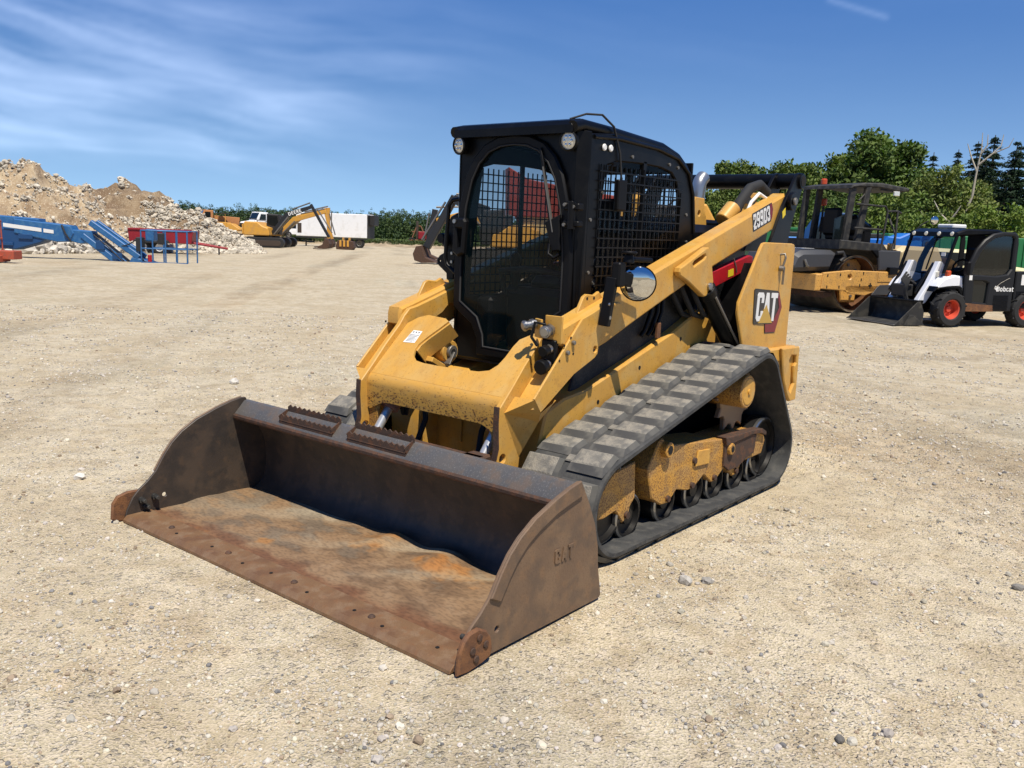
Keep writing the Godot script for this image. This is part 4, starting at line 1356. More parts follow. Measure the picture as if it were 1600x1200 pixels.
func chassis(t: Node3D) -> void:
	var b := MB.new()
	b.side(pts([0.98, 0.26, 1.0, 0.5, 0.95, 0.66, 0.80, 0.71, 0.62, 0.73, -0.25, 0.975, -0.56, 1.09, -0.80, 1.1, -1.40, 0.85, -1.42, 0.30, -1.30, 0.24]), 0.30, 0.53, 0.01)
	var body := put("chassis", b, M.yellow, t)
	put("side_frame", swap_x(b), M.yellow, body)
	b = MB.new()
	b.box(P3(0, 0.52, 0.84), P3(0.62, 0.46, 0.03), 0.006)
	b.box(P3(0.16, 0.56, 0.862), P3(0.03, 0.36, 0.02), 0.004)
	b.box(P3(-0.12, 0.56, 0.862), P3(0.03, 0.36, 0.02), 0.004)
	put("front_wall", b, M.yellow, body)
	b = MB.new()
	b.box(P3(0, 0.36, -0.25), P3(0.6, 0.16, 2.2), 0.01)
	put("belly_pan", b, M.black_dusty, body)
	for s in [1, -1]:
		b = MB.new()
		b.side(pts([0.68, 0.72, 0.6, 0.93, 0.35, 1.08, -0.35, 1.32, -0.45, 1.30, -0.45, 0.98, 0.5, 0.72]), 0.452, 0.472, 0.004)
		put("side_panel", two(b, s), M.black_dusty, body)
		# tower with the badge and cast rear bumper
		b = MB.new()
		b.side(pts([-0.872, 1.481, -0.90, 1.508, -0.941, 1.515, -1.345, 1.512, -1.388, 1.506, -1.402, 1.48, -1.396, 0.79, -0.735, 0.79, -0.736, 0.86, -0.622, 1.085, -0.626, 1.156]), 0.735, 0.756, 0.005)
		var tw := put("tower_plate", two(b, s), M.yellow, body)
		b = MB.new()
		b.side(pts([-1.0, 1.38, -1.30, 1.38, -1.36, 1.2, -1.38, 0.6, -0.8, 0.6, -0.8, 1.05]), 0.50, 0.734, 0.01)
		put("tower_box", two(b, s), M.black, tw)
		b = MB.new()
		b.side(pts([-0.86, 0.845, -1.49, 0.832, -1.498, 0.455, -1.41, 0.455, -1.36, 0.50, -1.27, 0.6, -1.22, 0.74, -0.86, 0.80]), 0.40, 0.79, 0.012)
		var bp := put("rear_bumper", two(b, s), M.yellow, body)
		b = MB.new()
		b.side(pts([-1.20, 0.835, -1.492, 0.828, -1.499, 0.46, -1.40, 0.46, -1.33, 0.53, -1.27, 0.62, -1.23, 0.74]), 0.79, 0.815, 0.007, 35.0, [pts([-1.33, 0.75, -1.36, 0.78, -1.45, 0.77, -1.46, 0.72, -1.43, 0.70, -1.435, 0.62, -1.45, 0.58, -1.40, 0.52, -1.36, 0.55, -1.38, 0.64, -1.355, 0.70])])
		put("bumper_face", two(b, s), M.yellow, bp)
		if s > 0:
			badge(tw)
			b = MB.new()
			b.tube([P3(0.757, 1.44, -1.17), P3(0.785, 1.445, -1.175), P3(0.79, 1.42, -1.18), P3(0.78, 1.37, -1.172), P3(0.757, 1.36, -1.17)], 0.008, 6)
			b.cyl(P3(0.756, 1.352, -1.17), P3(0.79, 1.352, -1.175), 0.018, 8, -1, 0.004)
			b.bar(P3(0.787, 1.36, -1.175), P3(0.787, 1.25, -1.17), 0.004, 0.014)
			put("latch", b, M.steel_dull, tw)
	# engine hood, rear cross tube, exhaust
	b = MB.new()
	b.box(P3(0, 1.23, -1.0), P3(0.84, 0.76, 0.84), 0.05)
	b.box(P3(0, 1.62, -1.0), P3(0.7, 0.05, 0.7), 0.02)
	put("engine_hood", b, M.black, body)
	b = MB.new()
	b.side(pts([-0.70, 1.60, -0.715, 1.73, -0.74, 1.78, -0.86, 1.775, -0.87, 1.70, -0.90, 1.66, -0.92, 1.55, -0.70, 1.50]), 0.33, 0.355, 0.004, 35.0, [ring(-0.80, 1.68, 0.018, 10)])
	put("hood_bracket", b, M.yellow, body)
	b = MB.new()
	b.cyl(P3(-0.64, 1.932, -1.69), P3(0.655, 1.932, -1.69), 0.052, 20, -1, 0.004)
	put("cross_tube", b, M.black, body)
	b = MB.new()
	b.cyl(P3(0.655, 1.932, -1.69), P3(0.657, 1.932, -1.69), 0.036, 16)
	put("tube_bore", b, M.hole, body)
	b = MB.new()
	b.tube([P3(0.16, 1.62, -1.13), P3(0.16, 1.78, -1.13), P3(0.16, 1.86, -1.135), P3(0.16, 1.90, -1.15), P3(0.16, 1.93, -1.19)], 0.047, 16)
	put("exhaust_pipe", b, M.exhaust if M.has("exhaust") else M.steel, body)
	b = MB.new()
	b.tube([P3(0.45, 1.66, -1.08), P3(0.46, 1.76, -1.14), P3(0.47, 1.86, -1.26), P3(0.48, 1.89, -1.38), P3(0.50, 1.84, -1.46)], 0.035, 10)
	put("hose", b, M.rubber_dark, body)
	b = MB.new()
	b.tube([P3(0.50, 1.68, -1.16), P3(0.505, 1.77, -1.22), P3(0.51, 1.83, -1.32), P3(0.52, 1.80, -1.42)], 0.012, 8)
	put("pale_hose", b, M.white, body)
	b = MB.new()
	b.cyl(P3(0.42, 1.64, -1.0), P3(0.44, 1.73, -1.1), 0.055, 14, -1, 0.005)
	put("filter_cap", b, M.yellow, body)
	# hoses and fittings in the gap behind the arm
	for q in [[0.50, 0.0], [0.545, -0.05], [0.575, -0.12]]:
		b = MB.new()
		b.tube([P3(q[0], 1.30, -0.18 + q[1]), P3(q[0] + 0.03, 1.18, -0.24 + q[1]), P3(q[0] + 0.02, 1.08, -0.36 + q[1]), P3(q[0], 1.05, -0.52 + q[1]), P3(q[0] - 0.03, 1.12, -0.64 + q[1])], 0.016, 8)
		put("hose", b, M.rubber_dark, body)
	for q in [0.02, -0.05, -0.10]:
		b = MB.new()
		b.tube([P3(0.50, 1.25, q - 0.06), P3(0.505, 1.1, q - 0.05), P3(0.50, 1.0, q), P3(0.49, 0.97, q + 0.02)], 0.014, 8)
		put("hose", b, M.black, body)
	b = MB.new()
	b.box(P3(0.54, 1.0, -0.06), P3(0.02, 0.09, 0.035), 0.004)
	put("hose_clamp", b, M.rust, body)
	# entry step with a serrated nose
	b = MB.new()
	b.box(P3(0, 0.70, 0.80), P3(0.66, 0.03, 0.40), 0.004)
	for k in 6:
		b.box(P3(0, 0.717, 0.68 + k * 0.05), P3(0.6, 0.006, 0.012), 0.002)
	var st := put("entry_step", b, M.black_dusty, body)
	for z in [1.0, 0.965]:
		b = MB.new()
		var saw := [V(-0.33, 0.68), V(0.33, 0.68)]
		for i in range(33, -1, -1): saw.append(V(-0.33 + 0.02 * i, 0.765 if i % 2 else 0.748))
		b.front(saw, z, z + 0.005, 0.0)
		put("serrated_nose", b, M.black_dusty, st)
	for s in [1, -1]:
		# tilt cylinders: barrel, rusty gland, chrome rod
		b = MB.new()
		b.cyl(P3(0.375, 0.62, 1.115), P3(0.36, 0.93, 0.80), 0.05, 16)
		var tc := put("tilt_cylinder", two(b, s), M.black, body)
		b = MB.new()
		b.cyl(P3(0.376, 0.565, 1.155), P3(0.375, 0.625, 1.108), 0.053, 16, -1, 0.006)
		put("rod_gland", two(b, s), M.gland if M.has("gland") else M.rust, tc)
		b = MB.new()
		b.cyl(P3(0.376, 0.33, 1.335), P3(0.376, 0.57, 1.15), 0.024, 16)
		put("piston_rod", two(b, s), M.rod, tc)
		b = MB.new()
		b.tube([P3(0.28, 0.78, 0.95), P3(0.24, 0.66, 1.02), P3(0.20, 0.52, 1.05), P3(0.22, 0.38, 1.1)], 0.016, 8)
		put("hose", two(b, s), M.rubber_dark, tc)
		for q in [[0.50, 0.655], [0.1, 0.80], [-0.35, 0.93], [0.72, 0.55], [-0.1, 0.70]]:
			b = MB.new()
			b.cyl(P3(0.5295, q[1], q[0]), P3(0.5315, q[1], q[0]), 0.012, 8)
			put("frame_hole", two(b, s), M.hole, body)
		for q in [[0.31, 0.0], [0.33, 0.05]]:
			b = MB.new()
			b.tube([P3(q[0], 0.84, 0.92), P3(q[0] - 0.03, 0.74, 1.0 + q[1]), P3(q[0] + 0.02, 0.62, 1.05 + q[1]), P3(q[0] + 0.05, 0.52, 1.04)], 0.013, 8)
			put("hose", two(b, s), M.rubber_dark, tc)
	# coupler plate behind the bucket
	b = MB.new()
	b.box(P3(0, 0.30, 1.31), P3(0.9, 0.36, 0.04), 0.006)
	for x in [-0.38, 0.38]: b.box(P3(x, 0.33, 1.29), P3(0.12, 0.3, 0.1), 0.008)
	put("bucket_coupler", b, M.rust_dark, body)


func badge(tw: Node3D) -> void:
	# enamelled badge: dark shield with a red flash, white letters over a gold triangle
	var b := MB.new()
	b.side(pts([-0.82, 1.222, -0.838, 1.232, -1.175, 1.208, -1.20, 1.20, -1.262, 1.10, -1.18, 0.936, -1.02, 0.942, -1.008, 1.002, -0.85, 1.008, -0.835, 1.02]), 0.7565, 0.7585, 0.0)
	put("badge_rim", b, M.decal_rim, tw)
	b = MB.new()
	b.side(pts([-0.826, 1.216, -0.842, 1.225, -1.168, 1.201, -1.192, 1.095, -1.10, 1.008, -0.856, 1.014, -0.84, 1.025]), 0.7585, 0.7595, 0.0)
	put("badge_field", b, M.decal_dark, tw)
	b = MB.new()
	b.side(pts([-1.172, 1.201, -1.196, 1.194, -1.255, 1.10, -1.176, 0.942, -1.026, 0.948, -1.016, 1.0, -1.12, 1.0, -1.215, 1.095]), 0.7595, 0.7603, 0.0)
	put("badge_flash", b, M.decal_red, tw)
	block_text(tw, "badge_letter", "CAT", M.white, plate_frame(0.7603, -0.862, 1.028, -0.045), 0.098, 0.180, 0.006)
	b = MB.new()
	b.side(pts([-1.005, 1.128, -0.905, 1.014, -1.115, 1.004]), 0.7615, 0.7635, 0.0)
	put("badge_triangle", b, M.decal_gold, tw)


func hood(t: Node3D) -> void:
	# the bent cross member between the arms: a plane that leans back, rolled down at the front, with a U cut for the step
	var sl := 0.94
	var o := P3(0, 0.81, 1.1215)
	var up := P3(0, sl, -1).normalized()
	var nrm := P3(0, 1, sl).normalized()
	var tr := Transform3D(Basis(P3(1, 0, 0), up, nrm), o)
	var b := MB.new()
	var u := pts([-0.469, -0.095, 0.469, -0.095, 0.469, 0.335, 0.43, 0.335, 0.375, 0.29, 0.338, 0.26, 0.326, 0.21, 0.322, 0.14, 0.31, 0.085, 0.28, 0.045, 0.22, 0.028, 0.1, 0.022, -0.05, 0.02, -0.16, 0.022, -0.22, 0.03, -0.262, 0.06, -0.283, 0.10, -0.282, 0.14, -0.26, 0.19, -0.215, 0.27, -0.19, 0.318, -0.225, 0.335, -0.36, 0.345, -0.42, 0.32, -0.469, 0.27])
	b.ext(u, 0.014, tr, 0.0006)
	var h := put("cross_member", b, M.yellow, t)
	# rolled front with an arch below
	b = MB.new()
	var rows := []
	var start := V(1.1215 + 0.095 * 0.7286 + 0.0103, 0.81 - 0.095 * 0.6849 + 0.0096)
	var base_a := atan2(0.7286, 0.6849)
	var r := 0.075
	var cz := start.x - r * cos(base_a)
	var cyy := start.y - r * sin(base_a)
	for k in 9:
		var g := base_a * (1.0 - k / 8.0)
		rows.append(V(cz + r * cos(g), cyy + r * sin(g)))
	for k in 4: rows.append(V(cz + r - 0.0015 * k, cyy - 0.022 * (k + 1)))
	var grid := []
	for q in rows:
		var line := []
		for j in 41:
			var x := -0.469 + 0.938 * j / 40.0
			line.append(P3(x, q.y, q.x))
		grid.append(line)
	# arch: the lowest rows are drawn down at the ends and up in the middle
	for i in range(9, 13):
		for j in 41:
			var x: float = absf(grid[i][j].x)
			var drop := 0.05 * pow(smoothstep(0.30, 0.469, x), 1.6)
			grid[i][j].y -= drop * (i - 8) / 4.0
	b.sheet(grid, 0.013)
	if b.n[0].y < 0.0:
		b = MB.new(); b.sheet(grid, 0.013, true)
	b.map_uv(func(p): return V(p.x + 0.5, (p.y - 0.5) / 0.35))
	put("rolled_front", b, chipped(), h)
	for s in [1, -1]:
		b = MB.new()
		b.front(pts([0.469, cyy - 0.03, 0.469, 0.40, 0.42, 0.40, 0.405, 0.50, 0.40, 0.56, 0.385, 0.60, 0.35, 0.64, 0.35, cyy - 0.03]), cz + r - 0.030, cz + r - 0.014, 0.003)
		put("arch_cheek", two(b, s), M.yellow_worn, h)
	# folded flange along the right wing, sticker, pin boss
	b = MB.new()
	b.ext(pts([-0.283, 0.10, -0.282, 0.14, -0.26, 0.19, -0.215, 0.27, -0.19, 0.318, -0.18, 0.312, -0.205, 0.265, -0.25, 0.185, -0.27, 0.14, -0.271, 0.10]), 0.10, Transform3D(tr.basis, o - nrm * 0.096), 0.002)
	put("wing_flange", b, M.yellow, h)
	b = MB.new()
	b.ext(pts([-0.40, 0.135, -0.315, 0.14, -0.318, 0.225, -0.385, 0.225]), 0.0012, Transform3D(tr.basis, o + nrm * 0.0145), 0.0)
	var stk := put("sticker", b, M.white, h)
	b = MB.new()
	for k in 6:
		b.ext(pts([-0.388, 0.146 + k * 0.009, -0.338 + 0.008 * (k % 3), 0.147 + k * 0.009, -0.338 + 0.008 * (k % 3), 0.149 + k * 0.009, -0.388, 0.148 + k * 0.009]), 0.0008, Transform3D(tr.basis, o + nrm * 0.0158), 0.0)
	for k in 3:
		b.ext(ring(-0.374 + k * 0.02, 0.212, 0.005, 5), 0.0008, Transform3D(tr.basis, o + nrm * 0.0158), 0.0)
	put("sticker_print", b, M.hole, stk)
	for s in [1, -1]:
		b = MB.new()
		b.cyl(P3(0.45, 0.865, 0.84), P3(0.225, 0.865, 0.84), 0.062, 20, -1, 0.005)
		var bs := put("cylinder_boss", two(b, s), M.yellow, h)
		b = MB.new()
		b.cyl(P3(0.226, 0.865, 0.84), P3(0.205, 0.865, 0.84), 0.036, 18, -1, 0.003)
		b.bar(P3(0.214, 0.865, 0.84), P3(0.214, 0.80, 0.88), 0.008, 0.045, 0.002, P3(1, 0, 0))
		put("boss_pin", two(b, s), M.steel_dull, bs)
		b = MB.new()
		b.cyl(P3(0.205, 0.865, 0.84), P3(0.2035, 0.865, 0.84), 0.017, 14)
		put("pin_bore", two(b, s), M.hole, bs)
		b = MB.new()
		b.box(P3(0.25, 0.80, 0.92), P3(0.05, 0.03, 0.14), 0.004, Basis(P3(1, 0, 0), -0.5))
		put("bracket", two(b, s), M.yellow, bs)


func chipped() -> StandardMaterial3D:
	# paint knocked off in specks, thicker towards the lower edge
	var w := 512
	var f := fnl(51, 0.10, 3)
	var f2 := fnl(52, 0.03, 4)
	var f3 := fnl(53, 0.012, 3)
	var im := Image.create(w, w, false, Image.FORMAT_RGB8)
	for y in w:
		for x in w:
			var v := 1.0 - y / float(w)  # uv v runs up in metres; rows run down
			v = y / float(w)
			var dens := smoothstep(0.72, 0.30, v)
			var n := f.get_noise_2d(x * 1.0, y * 0.55)
			var g := f2.get_noise_2d(x, y * 0.6)
			var c := rgb(202, 153, 68).lerp(rgb(190, 150, 84), smoothstep(-0.2, 0.5, f3.get_noise_2d(x, y)) * 0.5)
			c = c.lerp(rgb(168, 120, 56), dens * smoothstep(-0.1, 0.4, g) * 0.7)
			c = c.lerp(rgb(74, 48, 30), smoothstep(0.50 - dens * 0.30, 0.58 - dens * 0.30, n + g * 0.35) * (0.3 + 0.6 * dens))
			im.set_pixel(x, y, c)
	var m := mat(Color.WHITE, 0.5)
	m.albedo_texture = ImageTexture.create_from_image(im)
	return m


func cab(t: Node3D) -> void:
	var zf := 0.60
	# side walls with their window openings
	var wall := pts([0.605, 0.80, 0.555, 2.03, 0.33, 2.048, -0.2, 2.022, -0.36, 1.985, -0.46, 1.93, -0.525, 1.86, -0.56, 1.76, -0.60, 1.54, -0.615, 0.80])
	var win := pts([0.395, 1.885, 0.30, 1.91, 0.057, 1.917, -0.15, 1.912, -0.277, 1.892, -0.335, 1.85, -0.375, 1.78, -0.396, 1.67, -0.40, 1.15, 0.485, 1.15, 0.47, 1.4])
	var b := MB.new()
	b.side(wall, 0.415, 0.44, 0.006, 35.0, [win])
	var c := put("cab", b, M.black, t)
	put("side_wall", swap_x(b), M.black, c)
	for s in [1, -1]:
		# welded bar guard over the side window
		var g := MB.new()
		for k in 19:
			var z := 0.46 - k * 0.047
			g.bar(P3(0.447, 1.15, z), P3(0.447, 1.885 - maxf(0.0, -z - 0.26) * 0.8, z), 0.005, 0.007)
		for k in 15:
			var y := 1.165 + k * 0.049
			g.bar(P3(0.452, y, 0.48), P3(0.452, y, -0.40), 0.005, 0.007)
		put("window_guard", two(g, s), M.black, c)
		g = MB.new()
		g.pane(win, Transform3D(Basis(P3(0, 0, 1), P3(0, 1, 0), P3(1, 0, 0)), P3(0.426, 0, 0)))
		put("side_window", two(g, s), M.glass_side, c)
		g = MB.new()
		g.box(P3(0.432, 1.5, 0.02), P3(0.016, 0.86, 0.03))
		put("sash", two(g, s), M.black, c)
		# roof-edge pipe, bolts
		g = MB.new()
		g.tube([P3(0.442, 2.015, 0.53), P3(0.445, 2.026, 0.3), P3(0.445, 2.01, -0.1), P3(0.445, 1.975, -0.33), P3(0.445, 1.90, -0.47), P3(0.445, 1.78, -0.535), P3(0.445, 1.55, -0.575)], 0.011, 8)
		put("gutter_pipe", two(g, s), M.black, c)
		for q in [[0.44, 1.97], [0.38, 1.97]]:
			g = MB.new()
			g.cyl(P3(0.44, q[1], q[0]), P3(0.452, q[1], q[0]), 0.018, 10, -1, 0.004)
			put("fixing_knob", two(g, s), M.white, c)
		for q in [[0.16, 1.945], [-0.24, 1.935], [-0.34, 1.925], [0.43, 1.74], [-0.475, 1.66], [-0.5, 1.5], [-0.5, 1.42], [-0.49, 1.33], [0.525, 1.33], [0.53, 1.6]]:
			g = MB.new()
			g.cyl(P3(0.44, q[1], q[0]), P3(0.447, q[1], q[0]), 0.009, 8)
			put("wall_bolt", two(g, s), M.steel_dull, c)
	# roof with a forward visor
	b = MB.new()
	b.side(pts([0.672, 2.022, 0.672, 2.062, 0.655, 2.085, 0.60, 2.098, 0.33, 2.085, -0.2, 2.052, -0.37, 2.012, -0.48, 1.95, -0.512, 1.915, -0.49, 1.90, -0.45, 1.925, -0.35, 1.98, -0.2, 2.016, 0.33, 2.05, 0.60, 2.05, 0.64, 2.02]), -0.404, 0.404, 0.008)
	for x in [0.402, -0.402]: b.tube([P3(x, 2.052, 0.664), P3(x, 2.066, 0.60), P3(x, 2.056, 0.33), P3(x, 2.024, -0.2), P3(x, 1.985, -0.37), P3(x, 1.93, -0.468), P3(x, 1.88, -0.515)], 0.031, 10)
	for x in [0.40, -0.428]: b.side(pts([-0.49, 1.94, -0.548, 1.86, -0.585, 1.74, -0.592, 1.60, -0.565, 1.60, -0.56, 1.72, -0.52, 1.85, -0.47, 1.91]), x, x + 0.028, 0.006)
	put("roof", b, M.black, c)
	b = MB.new()
	b.side(pts([0.57, 2.10, 0.33, 2.092, -0.2, 2.06, -0.35, 2.022, -0.35, 2.01, 0.57, 2.06]), -0.36, 0.36, 0.012)
	put("roof_panel", b, M.black, c)
	# rear wall with a barred window either side of a post
	b = MB.new()
	for q in [[0, 1.94, 0.83, 0.06], [0, 1.0, 0.83, 0.40], [-0.398, 1.55, 0.034, 0.74], [0.398, 1.55, 0.034, 0.74], [-0.025, 1.55, 0.05, 0.74], [0, 1.38, 0.8, 0.04], [0.19, 1.28, 0.42, 0.16]]:
		b.box(P3(q[0], q[1], -0.565), P3(q[2], q[3], 0.02), 0.003)
	put("rear_wall", b, M.black, c)
	b = MB.new()
	for k in 15: b.bar(P3(-0.36 + k * 0.052, 1.2, -0.59), P3(-0.36 + k * 0.052, 1.89, -0.59), 0.006, 0.006)
	for k in 13: b.bar(P3(-0.37, 1.22 + k * 0.053, -0.595), P3(0.37, 1.22 + k * 0.053, -0.595), 0.006, 0.006)
	put("rear_guard", b, M.black, c)
	b = MB.new()
	b.box(P3(0, 0.80, 0.0), P3(0.83, 0.03, 1.18))
	put("cab_floor", b, M.black_dusty, c)
	# front frame round the doorway
	var door_hole := mirrored([0.0, 2.012, 0.10, 2.005, 0.19, 1.97, 0.26, 1.905, 0.31, 1.82, 0.355, 1.66, 0.385, 1.42, 0.385, 1.10, 0.25, 1.02, 0.205, 0.93, 0.20, 0.855, 0.0, 0.85])
	b = MB.new()
	b.front(mirrored([0.0, 2.045, 0.40, 2.045, 0.405, 1.9, 0.418, 1.4, 0.428, 1.0, 0.428, 0.80, 0.0, 0.80]), 0.585, 0.612, 0.008, 35.0, [door_hole])
	put("front_frame", b, M.black, c)
	for s in [1, -1]:
		b = MB.new()
		b.ext([V(0.398, 0.618), V(0.43, 0.588), V(0.441, 0.55), V(0.40, 0.55)], 1.24, Transform3D(Basis(P3(1, 0, 0), P3(0, 0, 1), P3(0, 1, 0)), P3(0, 0.80, 0)), 0.004)
		put("corner_post", two(b, s), M.black, c)
	# door: padded ring round tinted glass
	var glass := mirrored([0.0, 1.98, 0.09, 1.973, 0.17, 1.945, 0.235, 1.885, 0.285, 1.80, 0.328, 1.65, 0.357, 1.41, 0.357, 1.125, 0.225, 1.045, 0.18, 0.95, 0.172, 0.882, 0.0, 0.878])
	var ring_out := mirrored([0.0, 2.03, 0.11, 2.022, 0.205, 1.985, 0.28, 1.915, 0.333, 1.825, 0.378, 1.665, 0.41, 1.42, 0.41, 1.09, 0.27, 1.005, 0.225, 0.925, 0.22, 0.83, 0.0, 0.828])
	b = MB.new()
	b.front(ring_out, 0.613, 0.640, 0.009, 50.0, [glass])
	put("door_frame", b, M.plastic, c)
	b = MB.new()
	b.pane(glass, Transform3D(Basis(), P3(0, 0, 0.622)))
	put("door_glass", b, M.glass, c)
	b = MB.new()
	var seal := []
	for q in glass: seal.append(P3(q.x, q.y, 0.637))
	seal.append(seal[0])
	b.tube(seal, 0.006, 6)
	put("door_seal", b, M.rubber_dark, c)
	# latch handle on the right post, hinges on the left
	b = MB.new()
	b.front(pts([-0.385, 1.59, -0.30, 1.59, -0.285, 1.57, -0.30, 1.395, -0.345, 1.375, -0.385, 1.40]), 0.645, 0.685, 0.01, 35.0, [pts([-0.355, 1.53, -0.318, 1.53, -0.325, 1.43, -0.35, 1.425])])
	put("door_handle", b, M.plastic, c)
	b = MB.new()
	b.cyl(P3(-0.365, 1.57, 0.683), P3(-0.365, 1.57, 0.692), 0.012, 10)
	put("lock", b, M.steel, c)
	for y in [1.66, 1.08]:
		b = MB.new()
		b.box(P3(0.415, y, 0.645), P3(0.10, 0.035, 0.05), 0.006)
		b.box(P3(0.415, y - 0.085, 0.645), P3(0.10, 0.03, 0.05), 0.006)
		b.cyl(P3(0.42, y - 0.11, 0.665), P3(0.42, y + 0.025, 0.665), 0.02, 10)
		b.box(P3(0.385, y - 0.04, 0.640), P3(0.05, 0.14, 0.012), 0.004)
		var hg := put("hinge", b, M.plastic, c)
		for q in [[0.38, 0.01], [0.38, -0.09], [0.435, 0.0]]:
			b = MB.new()
			b.cyl(P3(q[0], y + q[1], 0.645), P3(q[0], y + q[1], 0.678), 0.009, 8)
			put("hinge_bolt", b, M.steel_dull, c)
	b = MB.new()
	b.tube([P3(0.19, 1.955, 0.646), P3(0.215, 1.88, 0.652), P3(0.27, 1.63, 0.655), P3(0.315, 1.49, 0.652)], 0.008, 6)
	b.bar(P3(0.19, 1.955, 0.640), P3(0.27, 1.58, 0.640), 0.012, 0.014)
	b.front(pts([0.245, 1.58, 0.34, 1.62, 0.35, 1.44, 0.30, 1.43]), 0.640, 0.662, 0.006)
	b.tube([P3(0.285, 1.47, 0.66), P3(0.29, 1.42, 0.675), P3(0.33, 1.40, 0.675), P3(0.35, 1.42, 0.665)], 0.008, 6)
	put("wiper", b, M.plastic, c)
	b = MB.new()
	b.bar(P3(0.222, 1.86, 0.656), P3(0.302, 1.53, 0.656), 0.016, 0.006)
	put("wiper_arm", b, M.steel_dull, c)
	for s in [1, -1]:
		# round work lamps under the visor corners
		b = MB.new()
		b.lathe([V(0, -0.045), V(0.03, -0.045), V(0.05, -0.01), V(0.052, 0.015), V(0.044, 0.02), V(0.042, 0.012)], b.along(P3(0.372, 1.985, 0.645), P3(0.382, 1.978, 0.73)), 20)
		put("work_lamp", two(b, s), M.plastic, c)
		b = MB.new()
		b.lathe([V(0, 0.016), V(0.03, 0.014), V(0.043, 0.010)], b.along(P3(0.372, 1.985, 0.645), P3(0.382, 1.978, 0.73)), 20, true)
		put("lamp_lens", two(b, s), M.lamp, c)
		b = MB.new()
		for k in 6:
			var g := TAU * k / 6
			b.ball(P3(0.3735 + cos(g) * 0.022, 1.9845 + sin(g) * 0.022, 0.6625), P3(0.008, 0.008, 0.003), 8, 4)
		put("lamp_bulbs", two(b, s), M.chrome, c)
	# wiring on the roof and the little inside mirror
	b = MB.new()
	b.tube([P3(0.35, 2.095, 0.62), P3(0.40, 2.125, 0.55), P3(0.43, 2.13, 0.45), P3(0.445, 2.08, 0.36), P3(0.452, 1.95, 0.30), P3(0.452, 1.80, 0.27)], 0.006, 6)
	put("cable", b, M.rubber_dark, c)
	b = MB.new()
	b.box(P3(0.47, 1.735, 0.30), P3(0.03, 0.16, 0.085), 0.006)
	put("control_box", b, M.plastic, c)
	# seat, joystick pods and console seen through the glass
	b = MB.new()
	b.box(P3(0, 1.0, -0.12), P3(0.74, 0.40, 0.72), 0.04)
	b.box(P3(-0.02, 1.22, -0.10), P3(0.48, 0.10, 0.5), 0.04)
	b.box(P3(-0.06, 1.36, -0.37), P3(0.42, 0.36, 0.11), 0.05, Basis(P3(1, 0, 0), -0.12))
	b.box(P3(-0.08, 1.63, -0.42), P3(0.15, 0.24, 0.07), 0.03, Basis(P3(1, 0, 0), -0.12))
	put("seat", b, M.plastic, c)
	for s in [1, -1]:
		b = MB.new()
		b.box(P3(0.32, 1.16, 0.02), P3(0.12, 0.10, 0.42), 0.03)
		b.cyl(P3(0.31, 1.2, 0.20), P3(0.30, 1.34, 0.22), 0.022, 10, 0.03)
		b.ball(P3(0.30, 1.36, 0.22), P3(0.035, 0.045, 0.035), 10, 7)
		put("armrest", two(b, s), M.plastic, c)
		b = MB.new()
		b.tube([P3(0.26, 1.18, 0.36), P3(0.24, 1.30, 0.42), P3(0.05, 1.32, 0.44), P3(0.0, 1.32, 0.44)], 0.018, 8)
		put("lap_bar", two(b, s), M.rubber_dark, c)
	b = MB.new()
	b.box(P3(0.30, 1.62, 0.44), P3(0.07, 0.3, 0.05), 0.01)
	b.box(P3(-0.30, 1.0, 0.45), P3(0.12, 0.3, 0.1), 0.02)
	put("console", b, M.plastic, c)


